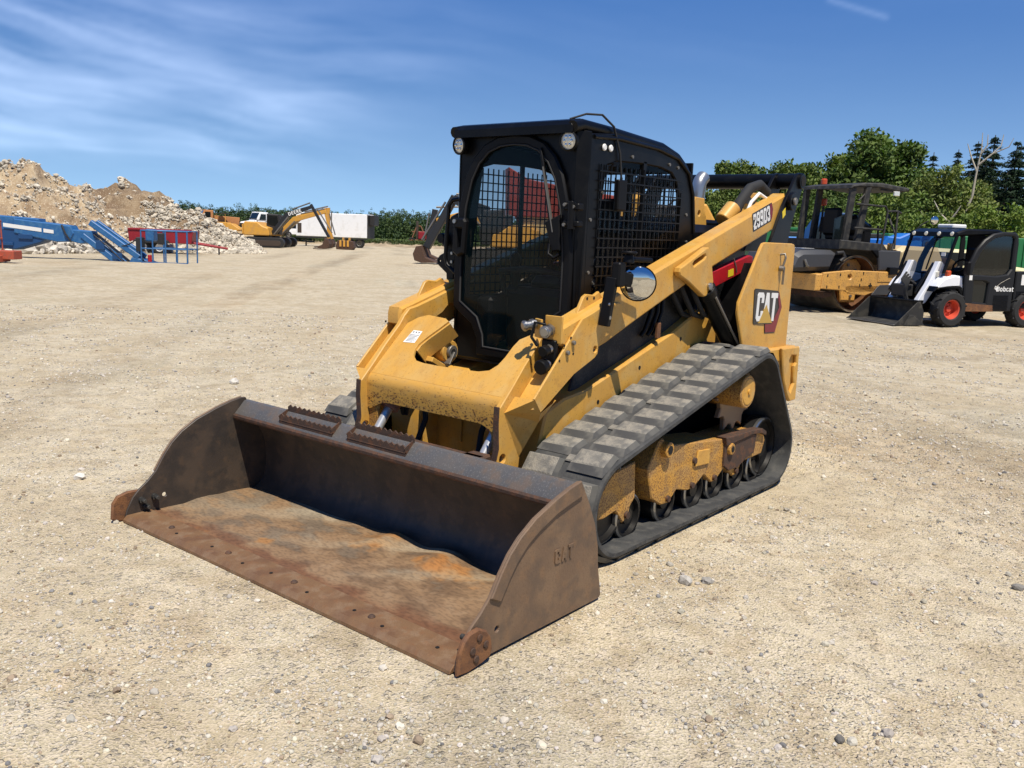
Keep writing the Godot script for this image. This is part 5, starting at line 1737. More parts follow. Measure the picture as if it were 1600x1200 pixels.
func mirrors(t: Node3D) -> void:
	# left: round convex mirror on a post bolted to the arm
	var b := MB.new()
	b.bar(P3(0.660, 1.082, 0.680), P3(0.680, 1.322, 0.655), 0.035, 0.055, 0.004, P3(0.945, -0.008, -0.120))
	b.box(P3(0.700, 1.337, 0.635), P3(0.05, 0.12, 0.06), 0.008)
	b.bar(P3(0.700, 1.322, 0.630), P3(0.710, 1.307, 0.535), 0.03, 0.07, 0.006, P3(0, 1, 0.2))
	b.cyl(P3(0.705, 1.392, 0.555), P3(0.705, 1.437, 0.555), 0.028, 12, 0.022, 0.005)
	b.cyl(P3(0.705, 1.437, 0.555), P3(0.705, 1.452, 0.555), 0.04, 14, -1, 0.005)
	b.cyl(P3(0.705, 1.412, 0.540), P3(0.725, 1.407, 0.370), 0.012, 10, -1, 0.003)
	var mr := put("left_mirror_mount", b, M.plastic, t)
	mr.name = "mirror_mount"
	for q in [1.125, 1.19]:
		b = MB.new()
		b.cyl(P3(0.68, q, 0.675), P3(0.693, q, 0.675), 0.012, 8, -1, 0.003)
		put("mount_bolt", b, M.steel, mr)
	b = MB.new()
	var face := P3(0.42, -0.12, 0.55).normalized()
	var at := P3(0.720, 1.292, 0.480)
	var ax := b.along(at, at + face)
	b.lathe([V(0.088, 0.004), V(0.08, 0.012), V(0.06, 0.021), V(0.03, 0.028), V(0.0, 0.031)], ax, 32, true)
	put("mirror_glass", b, M.chrome, mr)
	b = MB.new()
	b.lathe([V(0.0, -0.012), V(0.07, -0.008), V(0.091, 0.0), V(0.093, 0.006), V(0.087, 0.006)], ax, 32)
	put("mirror_rim", b, M.plastic, mr)
	# right: flat mirror head on a bracket with two bolts, and the grab rail beside the door
	b = MB.new()
	b.front(pts([-0.64, 1.54, -0.60, 1.60, -0.55, 1.62, -0.51, 1.60, -0.49, 1.54, -0.49, 1.28, -0.51, 1.235, -0.56, 1.23, -0.60, 1.26, -0.635, 1.36]), 0.44, 0.475, 0.01)
	var ml := put("mirror_head", b, M.plastic, t)
	b = MB.new()
	b.front(pts([-0.535, 1.40, -0.58, 1.405, -0.66, 1.37, -0.685, 1.345, -0.68, 1.315, -0.65, 1.295, -0.605, 1.265, -0.60, 1.20, -0.55, 1.20, -0.545, 1.25]), 0.48, 0.495, 0.004, 35.0, [ring(-0.66, 1.335, 0.007, 8)])
	b.bar(P3(-0.575, 1.12, 0.487), P3(-0.575, 1.22, 0.487), 0.05, 0.014, 0.003, P3(0, 0, 1))
	put("mirror_bracket", b, M.black, ml)
	for y in [1.385, 1.335]:
		b = MB.new()
		b.cyl(P3(-0.555, y, 0.495), P3(-0.555, y, 0.506), 0.009, 8)
		put("mount_bolt", b, M.steel, ml)
	b = MB.new()
	b.cyl(P3(-0.635, 1.47, 0.46), P3(-0.635, 1.47, 0.52), 0.03, 12, -1, 0.004)
	b.cyl(P3(-0.65, 1.49, 0.50), P3(-0.60, 1.43, 0.50), 0.02, 10)
	put("mirror_joint", b, M.plastic, ml)
	b = MB.new()
	b.tube([P3(-0.43, 1.70, 0.56), P3(-0.49, 1.69, 0.57), P3(-0.515, 1.66, 0.575), P3(-0.525, 1.5, 0.58), P3(-0.53, 1.36, 0.58), P3(-0.515, 1.32, 0.58), P3(-0.44, 1.27, 0.58)], 0.012, 8)
	put("grab_rail", b, M.black, t)


# ---- far left: lifts, stone heaps, trucks and diggers along the back of the yard ----

func part(called: String, m: Material, parent: Node3D, build: Callable) -> MeshInstance3D:
	var b := MB.new()
	build.call(b)
	return put(called, b, m, parent)


func boxes(called: String, m: Material, parent: Node3D, list: Array, bev := 0.01) -> void:
	# each row [x, y, z, width, height, depth] is a part of its own
	for q in list:
		var b := MB.new()
		b.box(P3(q[0], q[1], q[2]), P3(q[3], q[4], q[5]), bev)
		put(called, b, m, parent)


func bars(called: String, m: Material, parent: Node3D, list: Array, r := 0.025) -> void:
	# each row is a bar of its own, through the points given as x, y, z
	for q in list:
		var path := []
		for i in range(0, q.size(), 3): path.append(P3(q[i], q[i + 1], q[i + 2]))
		var b := MB.new()
		b.tube(path, r, 6)
		put(called, b, m, parent)


func slab(called: String, m: Material, parent: Node3D, flat: Array, z0: float, z1: float, bev := 0.01, holes := []) -> MeshInstance3D:
	var b := MB.new()
	b.front(pts(flat), z0, z1, bev, 35.0, holes)
	return put(called, b, m, parent)


func wheel(t: Node3D, x: float, y: float, z: float, r: float, w: float, rim: Material, lugs := 0) -> MeshInstance3D:
	# axle along z; the hub faces +z
	var b := MB.new()
	var ax := Transform3D(Basis(P3(1, 0, 0), P3(0, 0, 1), P3(0, -1, 0)), P3(x, y, z - w * 0.5))
	b.lathe([V(r * 0.56, 0), V(r * 0.9, 0.0), V(r, w * 0.14), V(r, w * 0.86), V(r * 0.9, w), V(r * 0.62, w), V(r * 0.56, w * 0.9)], ax, 28)
	for k in lugs:
		var g := TAU * k / lugs
		var o := P3(x + cos(g) * r, y + sin(g) * r, z + (0.24 if k % 2 else -0.24) * w)
		b.box(o, P3(r * 0.10, r * 0.10, w * 0.5), r * 0.02, Basis(P3(0, 0, 1), g) * Basis(P3(1, 0, 0), 0.5 if k % 2 else -0.5))
	var ty := put("tyre", b, M.tyre, t)
	b = MB.new()
	b.lathe([V(0, w * 0.62), V(r * 0.16, w * 0.62), V(r * 0.2, w * 0.5), V(r * 0.4, w * 0.46), V(r * 0.5, w * 0.86), V(r * 0.57, w * 0.9), V(r * 0.57, 0.02)], ax, 24)
	for k in 6:
		var g := TAU * k / 6
		b.cyl(ax * P3(cos(g) * r * 0.26, w * 0.48, sin(g) * r * 0.26), ax * P3(cos(g) * r * 0.26, w * 0.56, sin(g) * r * 0.26), r * 0.04, 6)
	put("rim", b, rim, ty)
	return ty


func heap(called: String, label: String, a0: float, d0: float, w: float, dpt: float, shape: Callable, m: Material) -> MeshInstance3D:
	var b := MB.new()
	var nx := int(w / 0.28)
	var nz := int(dpt / 0.34)
	var grid := []
	for j in nz + 1:
		var row := []
		for i in nx + 1:
			var a := a0 + w * i / nx
			var d := d0 + dpt * j / nz
			var p := site(a, d)
			p.y += shape.call(a, d) - 0.25
			row.append(p)
		grid.append(row)
	b.sheet(grid, 0.0)
	if b.n[0].y < 0.0:
		b = MB.new(); b.sheet(grid, 0.0, true)
	var o := put(called, b, m)
	tag(o, label, "heap")
	return o


func cone(a: float, d: float, ca: float, cd: float, h: float, slope: float) -> float:
	var r := V(a - ca, (d - cd)).length()
	return h - slope * (sqrt(r * r + 0.5) - 0.7)


func heap_near(a: float, d: float) -> float:
	var n := na.get_noise_2d(a * 0.35, d * 0.35) * 0.9 + nb.get_noise_2d(a * 1.6, d * 1.6) * 0.32
	var h := maxf(cone(a, d, -25.6, 41.0, 4.25, 0.62), cone(a, d, -28.5, 41.5, 4.1, 0.55))
	return maxf(h, cone(a, d, -22.4, 36.5, 0.9, 0.3)) + n * clampf(h * 0.8, 0.15, 1.0)


func heap_far(a: float, d: float) -> float:
	var n := na.get_noise_2d(a * 0.4 + 20.0, d * 0.4) * 1.0 + nb.get_noise_2d(a * 1.8, d * 1.8 + 9.0) * 0.32
	var h := maxf(cone(a, d, -22.2, 45.0, 3.85, 0.62), cone(a, d, -24.2, 45.5, 3.35, 0.6))
	h = maxf(h, cone(a, d, -20.8, 45.0, 3.1, 0.52))
	return h + n * clampf(h * 0.7, 0.12, 0.8)


func excavator(label: String, p: Vector3, turn: float, body: Material, boom_m: Material, boom: Array, stick: Array, thick: float, bucket_at: Vector2, lettering := "", stick_m: Material = null, grp := "diggers parked at the back of the yard") -> Node3D:
	# side on: x to the right, house at the left, the boom reaching right
	var t := thing("excavator", label, "excavator", p, turn, grp)
	for z in [-1.0, 1.0]:
		var b := MB.new()
		var o := []
		for k in 9: o.append(V(-1.55 + 0.38 * cos(PI * 0.5 + PI * k / 8.0), 0.4 + 0.38 * sin(PI * 0.5 + PI * k / 8.0)))
		for k in 9: o.append(V(1.35 + 0.38 * cos(-PI * 0.5 + PI * k / 8.0), 0.4 + 0.38 * sin(-PI * 0.5 + PI * k / 8.0)))
		b.front(o, z * 0.95 - 0.25, z * 0.95 + 0.25, 0.02)
		var tr := put("crawler", b, M.dark_steel, t)
		b = MB.new()
		var inr := []
		for k in 9: inr.append(V(-1.5 + 0.2 * cos(PI * 0.5 + PI * k / 8.0), 0.36 + 0.2 * sin(PI * 0.5 + PI * k / 8.0)))
		for k in 9: inr.append(V(1.3 + 0.2 * cos(-PI * 0.5 + PI * k / 8.0), 0.36 + 0.2 * sin(-PI * 0.5 + PI * k / 8.0)))
		b.front(inr, z * 0.95 + 0.24, z * 0.95 + 0.28, 0.01)
		put("crawler_frame", b, M.dark_steel2, tr)
	part("turntable", M.dark_steel, t, func(b): b.cyl(P3(-0.2, 0.6, 0), P3(-0.2, 0.9, 0), 0.7, 18))
	var h := slab("house", body, t, [-1.35, 0.92, 0.55, 0.92, 0.6, 1.0, 0.5, 1.5, 0.1, 1.62, -0.3, 1.92, -1.25, 1.95, -1.4, 1.75], -1.15, 1.15, 0.06)
	slab("counterweight", body, h, [-1.5, 1.0, -1.36, 1.0, -1.41, 1.76, -1.5, 1.7], -1.1, 1.1, 0.04)
	bars("rail", M.dark_steel, h, [[-1.2, 1.95, 1.0, -1.2, 2.15, 1.0, -0.4, 2.15, 1.0, -0.3, 1.92, 1.0]], 0.02)
	var c := slab("cab", M.dark_steel, t, [0.0, 1.0, 1.0, 1.0, 1.12, 1.5, 0.95, 2.55, 0.05, 2.6], -1.12, -0.2, 0.05)
	slab("cab_window", M.window_dark, c, [0.12, 1.75, 1.0, 1.6, 0.88, 2.42, 0.15, 2.46], -0.2, -0.19, 0.0)
	# boom as a cranked box, stick, linkage, bucket
	var mk := func(called: String, q: Array, w: float, z: float, m: Material, par: Node3D) -> MeshInstance3D:
		var up := []
		var dn := []
		var n := q.size()
		for i in n:
			var dirv: Vector2 = (q[mini(i + 1, n - 1)] - q[maxi(i - 1, 0)]).normalized()
			var k: float = w * (0.55 if i == 0 or i == n - 1 else 1.0)
			up.append(q[i] + dirv.orthogonal() * k * 0.5); dn.append(q[i] - dirv.orthogonal() * k * 0.5)
		dn.reverse()
		var b := MB.new()
		b.front(up + dn, z - w * 0.4, z + w * 0.4, 0.02)
		return put(called, b, m, par)
	var bm: MeshInstance3D = mk.call("boom", boom, thick, 0.1, boom_m, t)
	var st: MeshInstance3D = mk.call("stick", stick, thick * 0.85, 0.1, stick_m if stick_m else boom_m, t)
	for z in [-0.16, 0.36]:
		part("lift_cylinder", M.steel_dull, bm, func(b): b.cyl(P3(0.75, 1.0, z), P3(boom[1].x + 0.1, boom[1].y - 0.15, z), 0.06, 8))
	part("stick_cylinder", M.steel_dull, bm, func(b): b.cyl(P3(lerpf(boom[1].x, boom[2].x, 0.2), lerpf(boom[1].y, boom[2].y, 0.2) + thick * 0.75, 0.1), P3(stick[0].x - 0.05, stick[0].y + 0.12, 0.1), 0.055, 8))
	part("bucket_cylinder", M.steel_dull, st, func(b): b.cyl(P3(lerpf(stick[0].x, stick[1].x, 0.15) + 0.26, lerpf(stick[0].y, stick[1].y, 0.15) + 0.1, 0.1), P3(stick[1].x + 0.24, stick[1].y + 0.35, 0.1), 0.05, 8))
	var x := bucket_at.x
	var y := bucket_at.y
	var bu := slab("bucket", M.rust_dark, t, [x + 0.35, y + 0.75, x + 0.5, y + 0.4, x + 0.42, y + 0.1, x + 0.1, y, x - 0.65, y + 0.02, x - 0.1, y + 0.25, x, y + 0.5, x + 0.1, y + 0.8], -0.5, 0.6, 0.02)
	for k in 4:
		part("bucket_tooth", M.dark_steel2, bu, func(b): b.box(P3(x - 0.72, y + 0.03, -0.4 + k * 0.3), P3(0.2, 0.06, 0.1), 0.01))
	if lettering:
		var d: Vector2 = boom[2] - boom[1]
		var tf := Transform3D(Basis(P3(0, 0, 1), d.angle()), P3(lerpf(boom[1].x, boom[2].x, 0.3), lerpf(boom[1].y, boom[2].y, 0.3), 0.1 + thick * 0.41))
		letters("lettering", lettering, 0.36, 0.01, M.white, bm, tf)
	return t


func truck(label: String, p: Vector3, turn: float, cabm: Material, boxm: Material, s: float) -> Node3D:
	# bonneted truck seen three quarters from the front: front towards -x
	var t := thing("truck", label, "truck", p, turn, "trucks on the bank behind the heaps")
	slab("bonnet", cabm, t, [-2.0 * s, 0.55 * s, -0.7 * s, 0.55 * s, -0.7 * s, 1.42 * s, -1.8 * s, 1.25 * s, -2.0 * s, 1.05 * s], -0.75 * s, 0.75 * s, 0.06)
	var c := slab("cab", cabm, t, [-0.75 * s, 0.6 * s, 0.6 * s, 0.6 * s, 0.6 * s, 2.3 * s, -0.35 * s, 2.35 * s, -0.75 * s, 1.5 * s], -0.95 * s, 0.95 * s, 0.06)
	slab("side_window", M.window_dark, c, [-0.5 * s, 1.5 * s, 0.3 * s, 1.5 * s, 0.3 * s, 2.1 * s, -0.28 * s, 2.12 * s], 0.95 * s, 0.97 * s, 0.0)
	part("windscreen", M.window_dark, c, func(b): b.quad(P3(-0.77 * s, 1.55 * s, -0.8 * s), P3(-0.77 * s, 1.55 * s, 0.8 * s), P3(-0.41 * s, 2.25 * s, 0.8 * s), P3(-0.41 * s, 2.25 * s, -0.8 * s), P3(-1, 0.5, 0)))
	part("grille", M.dark_steel, t, func(b): b.box(P3(-2.0 * s, 0.85 * s, 0), P3(0.06, 0.5 * s, 1.1 * s), 0.01))
	part("bumper", cabm, t, func(b): b.box(P3(-2.05 * s, 0.48 * s, 0), P3(0.2, 0.25 * s, 1.9 * s), 0.03))
	for z in [-0.75, 0.75]:
		part("headlight", M.lamp, t, func(b): b.box(P3(-2.04 * s, 0.95 * s, z * 0.85 * s), P3(0.05, 0.16 * s, 0.2 * s), 0.01))
		wheel(t, -1.35 * s, 0.48 * s, z * 1.05 * s, 0.48 * s, 0.3 * s, M.steel_dull)
		wheel(t, 1.6 * s, 0.48 * s, z * 1.05 * s, 0.48 * s, 0.4 * s, M.steel_dull)
	slab("load_bed", boxm, t, [0.7 * s, 0.75 * s, 3.4 * s, 0.75 * s, 3.5 * s, 1.6 * s, 0.7 * s, 1.75 * s], -1.0 * s, 1.0 * s, 0.03)
	return t


func far_left() -> void:
	M.tyre = mat(rgb(34, 34, 34), 0.85)
	M.dark_steel = mat(rgb(40, 39, 38), 0.6)
	M.dark_steel2 = mat(rgb(66, 54, 44), 0.7)
	M.window_dark = mat(rgb(20, 26, 28), 0.08)
	M.blue = mat(Color.WHITE, 0.45, 0.0, layered(256, rgb(40, 94, 146), [[field(256, 91, 0.03, 4), 0.4, 0.8, rgb(66, 112, 152), 0.7]]), 0.6)
	M.blue_deep = mat(rgb(22, 66, 112), 0.5)
	M.lift_red = mat(Color.WHITE, 0.6, 0.0, layered(256, rgb(170, 80, 56), [[field(256, 92, 0.03, 4), 0.45, 0.8, rgb(146, 84, 66), 0.8]]), 0.8)
	M.trailer_red = mat(rgb(140, 26, 36), 0.5)
	M.digger = mat(Color.WHITE, 0.5, 0.0, layered(256, rgb(206, 152, 60), [[field(256, 93, 0.02, 4), 0.4, 0.8, rgb(190, 144, 76), 0.8]]), 0.4)
	M.digger_black = mat(rgb(32, 34, 37), 0.5)
	M.van_white = mat(Color.WHITE, 0.5, 0.0, layered(256, rgb(238, 239, 238), [[field(256, 94, 0.02, 4), 0.5, 0.9, rgb(226, 226, 222), 0.8]]), 0.3)
	M.dust_orange = mat(rgb(178, 122, 74), 0.6)
	# heaps of quarried stone
	var soil := layered(512, rgb(160, 140, 110), [[M.fa, 0.35, 0.7, rgb(128, 106, 80), 0.9], [M.fb, 0.5, 0.75, rgb(186, 170, 142), 0.6], [M.fs, 0.62, 0.8, rgb(214, 204, 182), 0.6]])
	var heap_m := mat(Color.WHITE, 0.95, 0.0, soil, 0.14, grey(512, M.fb), 14.0)
	heap("stone_heap", "large heap of tan soil and pale stone at the left edge", -35.0, 31.0, 18.5, 17.0, heap_near, heap_m)
	var brown := layered(512, rgb(128, 108, 82), [[M.fa, 0.35, 0.7, rgb(104, 84, 62), 0.9], [M.fb, 0.5, 0.75, rgb(158, 140, 112), 0.6], [M.fs, 0.64, 0.8, rgb(196, 184, 160), 0.6]])
	heap("soil_heap", "brown topped heap of soil and broken limestone right of the large heap", -29.0, 37.0, 16.5, 16.0, heap_far, mat(Color.WHITE, 0.95, 0.0, brown, 0.14, grey(512, M.fb), 14.0))
	for set_ in 2:
		var shapes := [stone_mesh(120, 0.4), stone_mesh(121, 0.45)]
		for kind in 2:
			var where := []
			var cols := PackedColorArray()
			while where.size() < 6500:
				var a := rng.randf_range(-34.0, -13.0)
				var d := rng.randf_range(31.5, 46.0)
				var h: float = heap_near(a, d) if set_ == 0 else heap_far(a, d)
				if h < 0.2: continue
				if set_ == 0 and heap_far(a, d) > h + 0.1 or set_ == 1 and heap_near(a, d) > h + 0.1: continue
				var dens := (0.62 if set_ == 0 else 0.35) + na.get_noise_2d(a * 0.5 + 70.0, d * 0.5) * 1.5
				if set_ == 1: dens += 0.55 * smoothstep(-21.5, -18.0, a) + 0.25 * smoothstep(1.6, 0.4, h) - 0.4 * smoothstep(2.0, 3.0, h) - 0.35 * exp(-pow((a + 21.0 + (3.0 - h) * 0.6) / 1.6, 2))
				else: dens += 0.3 * smoothstep(1.8, 0.5, h)
				if rng.randf() > dens: continue
				var s := 0.032 * exp(rng.randfn(0.0, 0.62)) * (1.0 + 0.8 * smoothstep(1.4, 0.3, h))
				s = minf(s, 0.22)
				where.append(Transform3D(Basis.from_euler(Vector3(rng.randf() * 0.6, rng.randf() * TAU, rng.randf() * 0.6)) * Basis.from_scale(Vector3.ONE * s), site(a, d, h - 0.25 + s * 0.2)))
				var v := rng.randf_range(0.32, 0.66)
				cols.append(Color(v, v * 0.90, v * 0.72))
			scatter("rubble", shapes[kind], M.stone, where, null, cols).set_meta("kind", "stuff")
	# low bank of white rock at the foot
	var foot := []
	var fc := PackedColorArray()
	for i in 1500:
		var a := rng.randf_range(-26.0, -17.6)
		var d := 30.4 + rng.randf_range(0.0, 3.0) + maxf(0.0, a + 19.5) * 4.4
		var s := 0.07 * exp(rng.randfn(0.0, 0.65))
		s = minf(s, 0.4)
		foot.append(Transform3D(Basis.from_euler(Vector3(rng.randf(), rng.randf() * TAU, rng.randf())) * Basis.from_scale(Vector3.ONE * s), site(a, d, s * 0.25 + 0.5 * exp(-pow((d - 32.3 - maxf(0.0, a + 19.5) * 4.4) / 1.0, 2)) * rng.randf())))
		var v := rng.randf_range(0.38, 0.68)
		fc.append(Color(v, v * 0.92, v * 0.77))
	scatter("rubble", stone_mesh(122, 0.42), M.stone, foot, null, fc).set_meta("kind", "stuff")
	lifts()
	# bank of rough ground with grass that carries the trucks
	var bank := MB.new()
	var grid := []
	for j in 30:
		var row := []
		for i in 70:
			var a := -62.0 + 64.0 * i / 69.0
			var d := 93.0 + 22.0 * j / 29.0
			var up := (0.55 + 1.3 * smoothstep(-24.0, -34.0, a)) * smoothstep(93.0, 101.0 - 2.0 * smoothstep(-24.0, -34.0, a), d + nb.get_noise_2d(a * 0.2, d * 0.2) * 2.0)
			row.append(site(a, d, up - 0.15 + 0.25 * nb.get_noise_2d(a * 0.7, d * 0.7) * smoothstep(94, 98, d)))
		grid.append(row)
	bank.sheet(grid, 0.0)
	if bank.n[0].y < 0.0:
		bank = MB.new(); bank.sheet(grid, 0.0, true)
	put("bank", bank, mat(Color.WHITE, 0.95, 0.0, layered(256, rgb(168, 150, 120), [[field(256, 95, 0.02, 4), 0.4, 0.7, rgb(140, 124, 98), 0.9]]), 0.1), null).set_meta("kind", "structure")
	# trucks and plant on the bank
	truck("white truck cab half hidden behind the right shoulder of the soil heap", site(-39.2, 97.5, 1.1), FACING + 0.4, M.van_white, M.dark_steel, 1.0)
	truck("tan dusty dump truck left of the yellow paver on the bank", site(-35.6, 97.0, 1.05), FACING + 0.5, M.dust_orange, M.dust_orange, 1.0)
	truck("white bonneted truck facing left on the bank above the digger", site(-30.2, 99.0, 0.95), FACING + 0.75, M.van_white, M.dark_steel, 1.05)
	var t := thing("paver", "small yellow paving machine with dark canopy on the bank beside the tan truck", "paver", site(-33.4, 96.0, 1.0), FACING)
	boxes("body", M.digger, t, [[0, 0.7, 0, 1.3, 0.8, 1.6]], 0.05)
	slab("hopper", M.digger, t, [0.65, 0.3, 1.7, 0.15, 2.1, 0.35, 1.2, 0.95, 0.65, 1.0], -0.8, 0.8, 0.03)
	boxes("canopy", M.dark_steel, t, [[-0.05, 2.05, 0, 1.2, 0.08, 1.5]])
	boxes("post", M.digger, t, [[-0.55, 1.5, 0.6, 0.07, 1.1, 0.07], [0.45, 1.5, 0.6, 0.07, 1.1, 0.07]])
	boxes("wheel_guard", M.dark_steel, t, [[0, 0.3, 0, 1.6, 0.35, 1.5]])
	t = thing("pickup_truck", "white pickup partly hidden behind the black boomed digger", "pickup", site(-25.6, 98.0, 0.6), FACING + 0.3)
	slab("body", M.van_white, t, [-1.6, 0.4, 2.0, 0.4, 2.0, 1.0, 0.9, 1.05, 0.5, 1.6, -0.6, 1.62, -0.85, 1.05, -1.6, 0.95], -0.85, 0.85, 0.05)
	slab("side_window", M.window_dark, t, [-0.7, 1.08, 0.75, 1.08, 0.45, 1.5, -0.55, 1.5], 0.852, 0.86, 0.0)
	for x in [-1.0, 1.3]: wheel(t, x, 0.36, 0.8, 0.36, 0.24, M.steel_dull)
	# diggers
	excavator("yellow digger with a black boom and white boom lettering", site(-19.9, 64.6), FACING, M.digger, M.digger_black, [V(0.55, 1.1), V(1.75, 2.55), V(3.7, 3.25)], [V(3.55, 3.4), V(4.95, 0.95)], 0.4, V(4.6, 0.05), "DEERE")
	excavator("yellow digger with a yellow boom behind the black boomed one", site(-20.5, 69.0), FACING, M.digger, M.digger, [V(0.55, 1.1), V(1.8, 2.3), V(4.4, 3.0)], [V(4.3, 3.1), V(4.9, 0.8)], 0.42, V(4.6, 0.05))
	excavator("farthest yellow digger, its upright stick standing before the white box trailer", site(-21.5, 73.0), FACING, M.digger, M.digger, [V(0.55, 1.1), V(2.2, 2.5), V(4.6, 3.3)], [V(4.75, 3.45), V(4.75, 0.6)], 0.5, V(4.4, 0.05))
	t = thing("digger_bucket", "loose digger bucket with yellow ribs lying in front of the box trailer", "bucket", site(-14.4, 68.0), FACING)
	slab("shell", M.rust_dark, t, [-0.6, 0.0, 0.7, 0.0, 0.85, 0.2, 0.75, 0.7, -0.5, 0.75, -0.65, 0.3], -0.5, 0.5, 0.04)
	boxes("rib", M.digger, t, [[-0.25, 0.5, 0.53, 0.16, 0.5, 0.06], [0.05, 0.5, 0.53, 0.16, 0.5, 0.06], [0.35, 0.5, 0.53, 0.16, 0.5, 0.06]])
	boxes("lug", M.digger, t, [[-0.1, 0.85, 0, 0.12, 0.25, 0.5], [0.4, 0.85, 0, 0.12, 0.25, 0.5]])
	t = thing("loose_boulder", "white boulder lying by the tracks of the black boomed digger", "boulder", site(-20.9, 61.5, 0.25), 0.4)
	put("stone", stone_mesh(133), mat(rgb(214, 204, 182), 0.9), t).scale = Vector3(0.5, 0.45, 0.45)
	# box trailer
	t = thing("box_trailer", "long white box trailer parked behind the diggers", "trailer", site(-17.8, 81.0), FACING - 0.12)
	boxes("box_body", M.van_white, t, [[0.0, 2.05, 0, 6.9, 2.2, 2.4]], 0.04)
	boxes("lower_rail", M.dark_steel, t, [[0.0, 0.86, 1.15, 6.9, 0.14, 0.08]])
	boxes("rear_door", M.dark_steel, t, [[3.50, 2.0, 0, 0.08, 2.2, 2.3]])
	boxes("side_door", M.dark_steel2, t, [[-3.1, 1.7, 1.21, 0.4, 0.9, 0.02]])
	for x in [1.7, 2.7]: wheel(t, x, 0.45, 0.95, 0.45, 0.35, M.steel_dull)
	boxes("landing_leg", M.dark_steel, t, [[-2.6, 0.42, 0.8, 0.12, 0.84, 0.12]])
	boxes("cooler", M.dark_steel, t, [[3.8, 2.6, 0, 0.5, 1.0, 1.6]], 0.05)
	# rusty implement in the grass
	t = thing("rusty_implement", "rusty red field implement standing in the grass strip", "implement", site(-12.6, 106.0, 0.35), FACING + 0.2)
	bars("frame_bar", M.rust, t, [[-1.0, 0.2, 0.5, -0.2, 2.2, 0, 0.3, 2.2, 0], [1.1, 0.2, 0.5, 0.3, 2.2, 0], [-1.2, 0.5, 0.4, 1.2, 0.5, 0.4], [-0.8, 1.5, 0, 0.9, 1.5, 0]], 0.09)
	boxes("seed_box", M.trailer_red, t, [[0.45, 1.1, 0.2, 1.0, 0.9, 0.7]], 0.05)
	boxes("mast", M.dark_steel2, t, [[-0.15, 1.7, 0, 0.3, 2.2, 0.3]], 0.03)
	for x in [-0.8, 0.9]: wheel(t, x, 0.4, 0.4, 0.4, 0.2, M.rust)
	# diggers just left of the cab
	excavator("black boomed digger close behind the loader's right mirror", site(-0.9, 36.7), FACING + PI - 0.1, M.digger, M.digger_black, [V(0.55, 1.1), V(1.1, 2.5), V(2.5, 3.05)], [V(2.45, 3.15), V(3.75, 0.75)], 0.7, V(3.8, 0.05), "", null, "diggers left of the loader's cab")
	excavator("yellow boomed digger whose black stick stands upright near the grass strip", site(-0.6, 44.0), FACING + PI, M.digger, M.digger, [V(0.55, 1.1), V(2.2, 2.6), V(4.2, 2.1)], [V(4.3, 2.75), V(4.65, 0.7)], 0.62, V(4.6, 0.05), "", M.digger_black, "diggers left of the loader's cab")
	# red and tan plant seen through the cab glass
	t = thing("screening_plant", "red and tan screening plant standing behind the loader's cab", "screening plant", site(2.2, 46.0), FACING + 0.1)
	slab("hopper", M.plant_red if M.has("plant_red") else mat(rgb(134, 52, 42), 0.6), t, [-3.2, 2.6, 2.6, 2.5, 2.7, 3.9, 1.0, 4.1, -2.2, 4.6, -3.3, 5.2], -1.2, 1.2, 0.05)
	slab("chassis", mat(rgb(186, 164, 112), 0.6), t, [-2.4, 1.5, 2.6, 1.5, 2.6, 2.6, -2.4, 2.6], -1.0, 1.0, 0.05)
	for x in [-2.0, 0.0, 2.2]: boxes("leg", M.dark_steel, t, [[x, 0.75, 0.8, 0.3, 1.5, 0.3], [x, 0.75, -0.8, 0.3, 1.5, 0.3]])
	bars("brace", mat(rgb(134, 52, 42), 0.6), t, [[-3.0, 2.9, 1.0, -1.2, 0.1, 1.0], [-2.9, 4.6, 1.0, -0.6, 2.6, 1.0]], 0.1)
	slab("window_bay", M.window_dark, t, [-0.4, 1.7, 0.6, 1.7, 0.6, 2.4, -0.4, 2.4], 1.0, 1.02, 0.0)
	t = thing("pickup_truck", "white pickup parked in front of the red and tan screening plant", "pickup", site(2.6, 41.0), FACING)
	slab("body", M.van_white, t, [-2.0, 0.4, 2.0, 0.4, 2.0, 1.0, 0.9, 1.05, 0.5, 1.6, -0.6, 1.62, -0.85, 1.05, -2.0, 0.95], -0.85, 0.85, 0.05)
	slab("side_window", M.window_dark, t, [-0.7, 1.08, 0.75, 1.08, 0.45, 1.5, -0.55, 1.5], 0.852, 0.86, 0.0)
	for x in [-1.2, 1.3]: wheel(t, x, 0.36, 0.8, 0.36, 0.24, M.steel_dull)


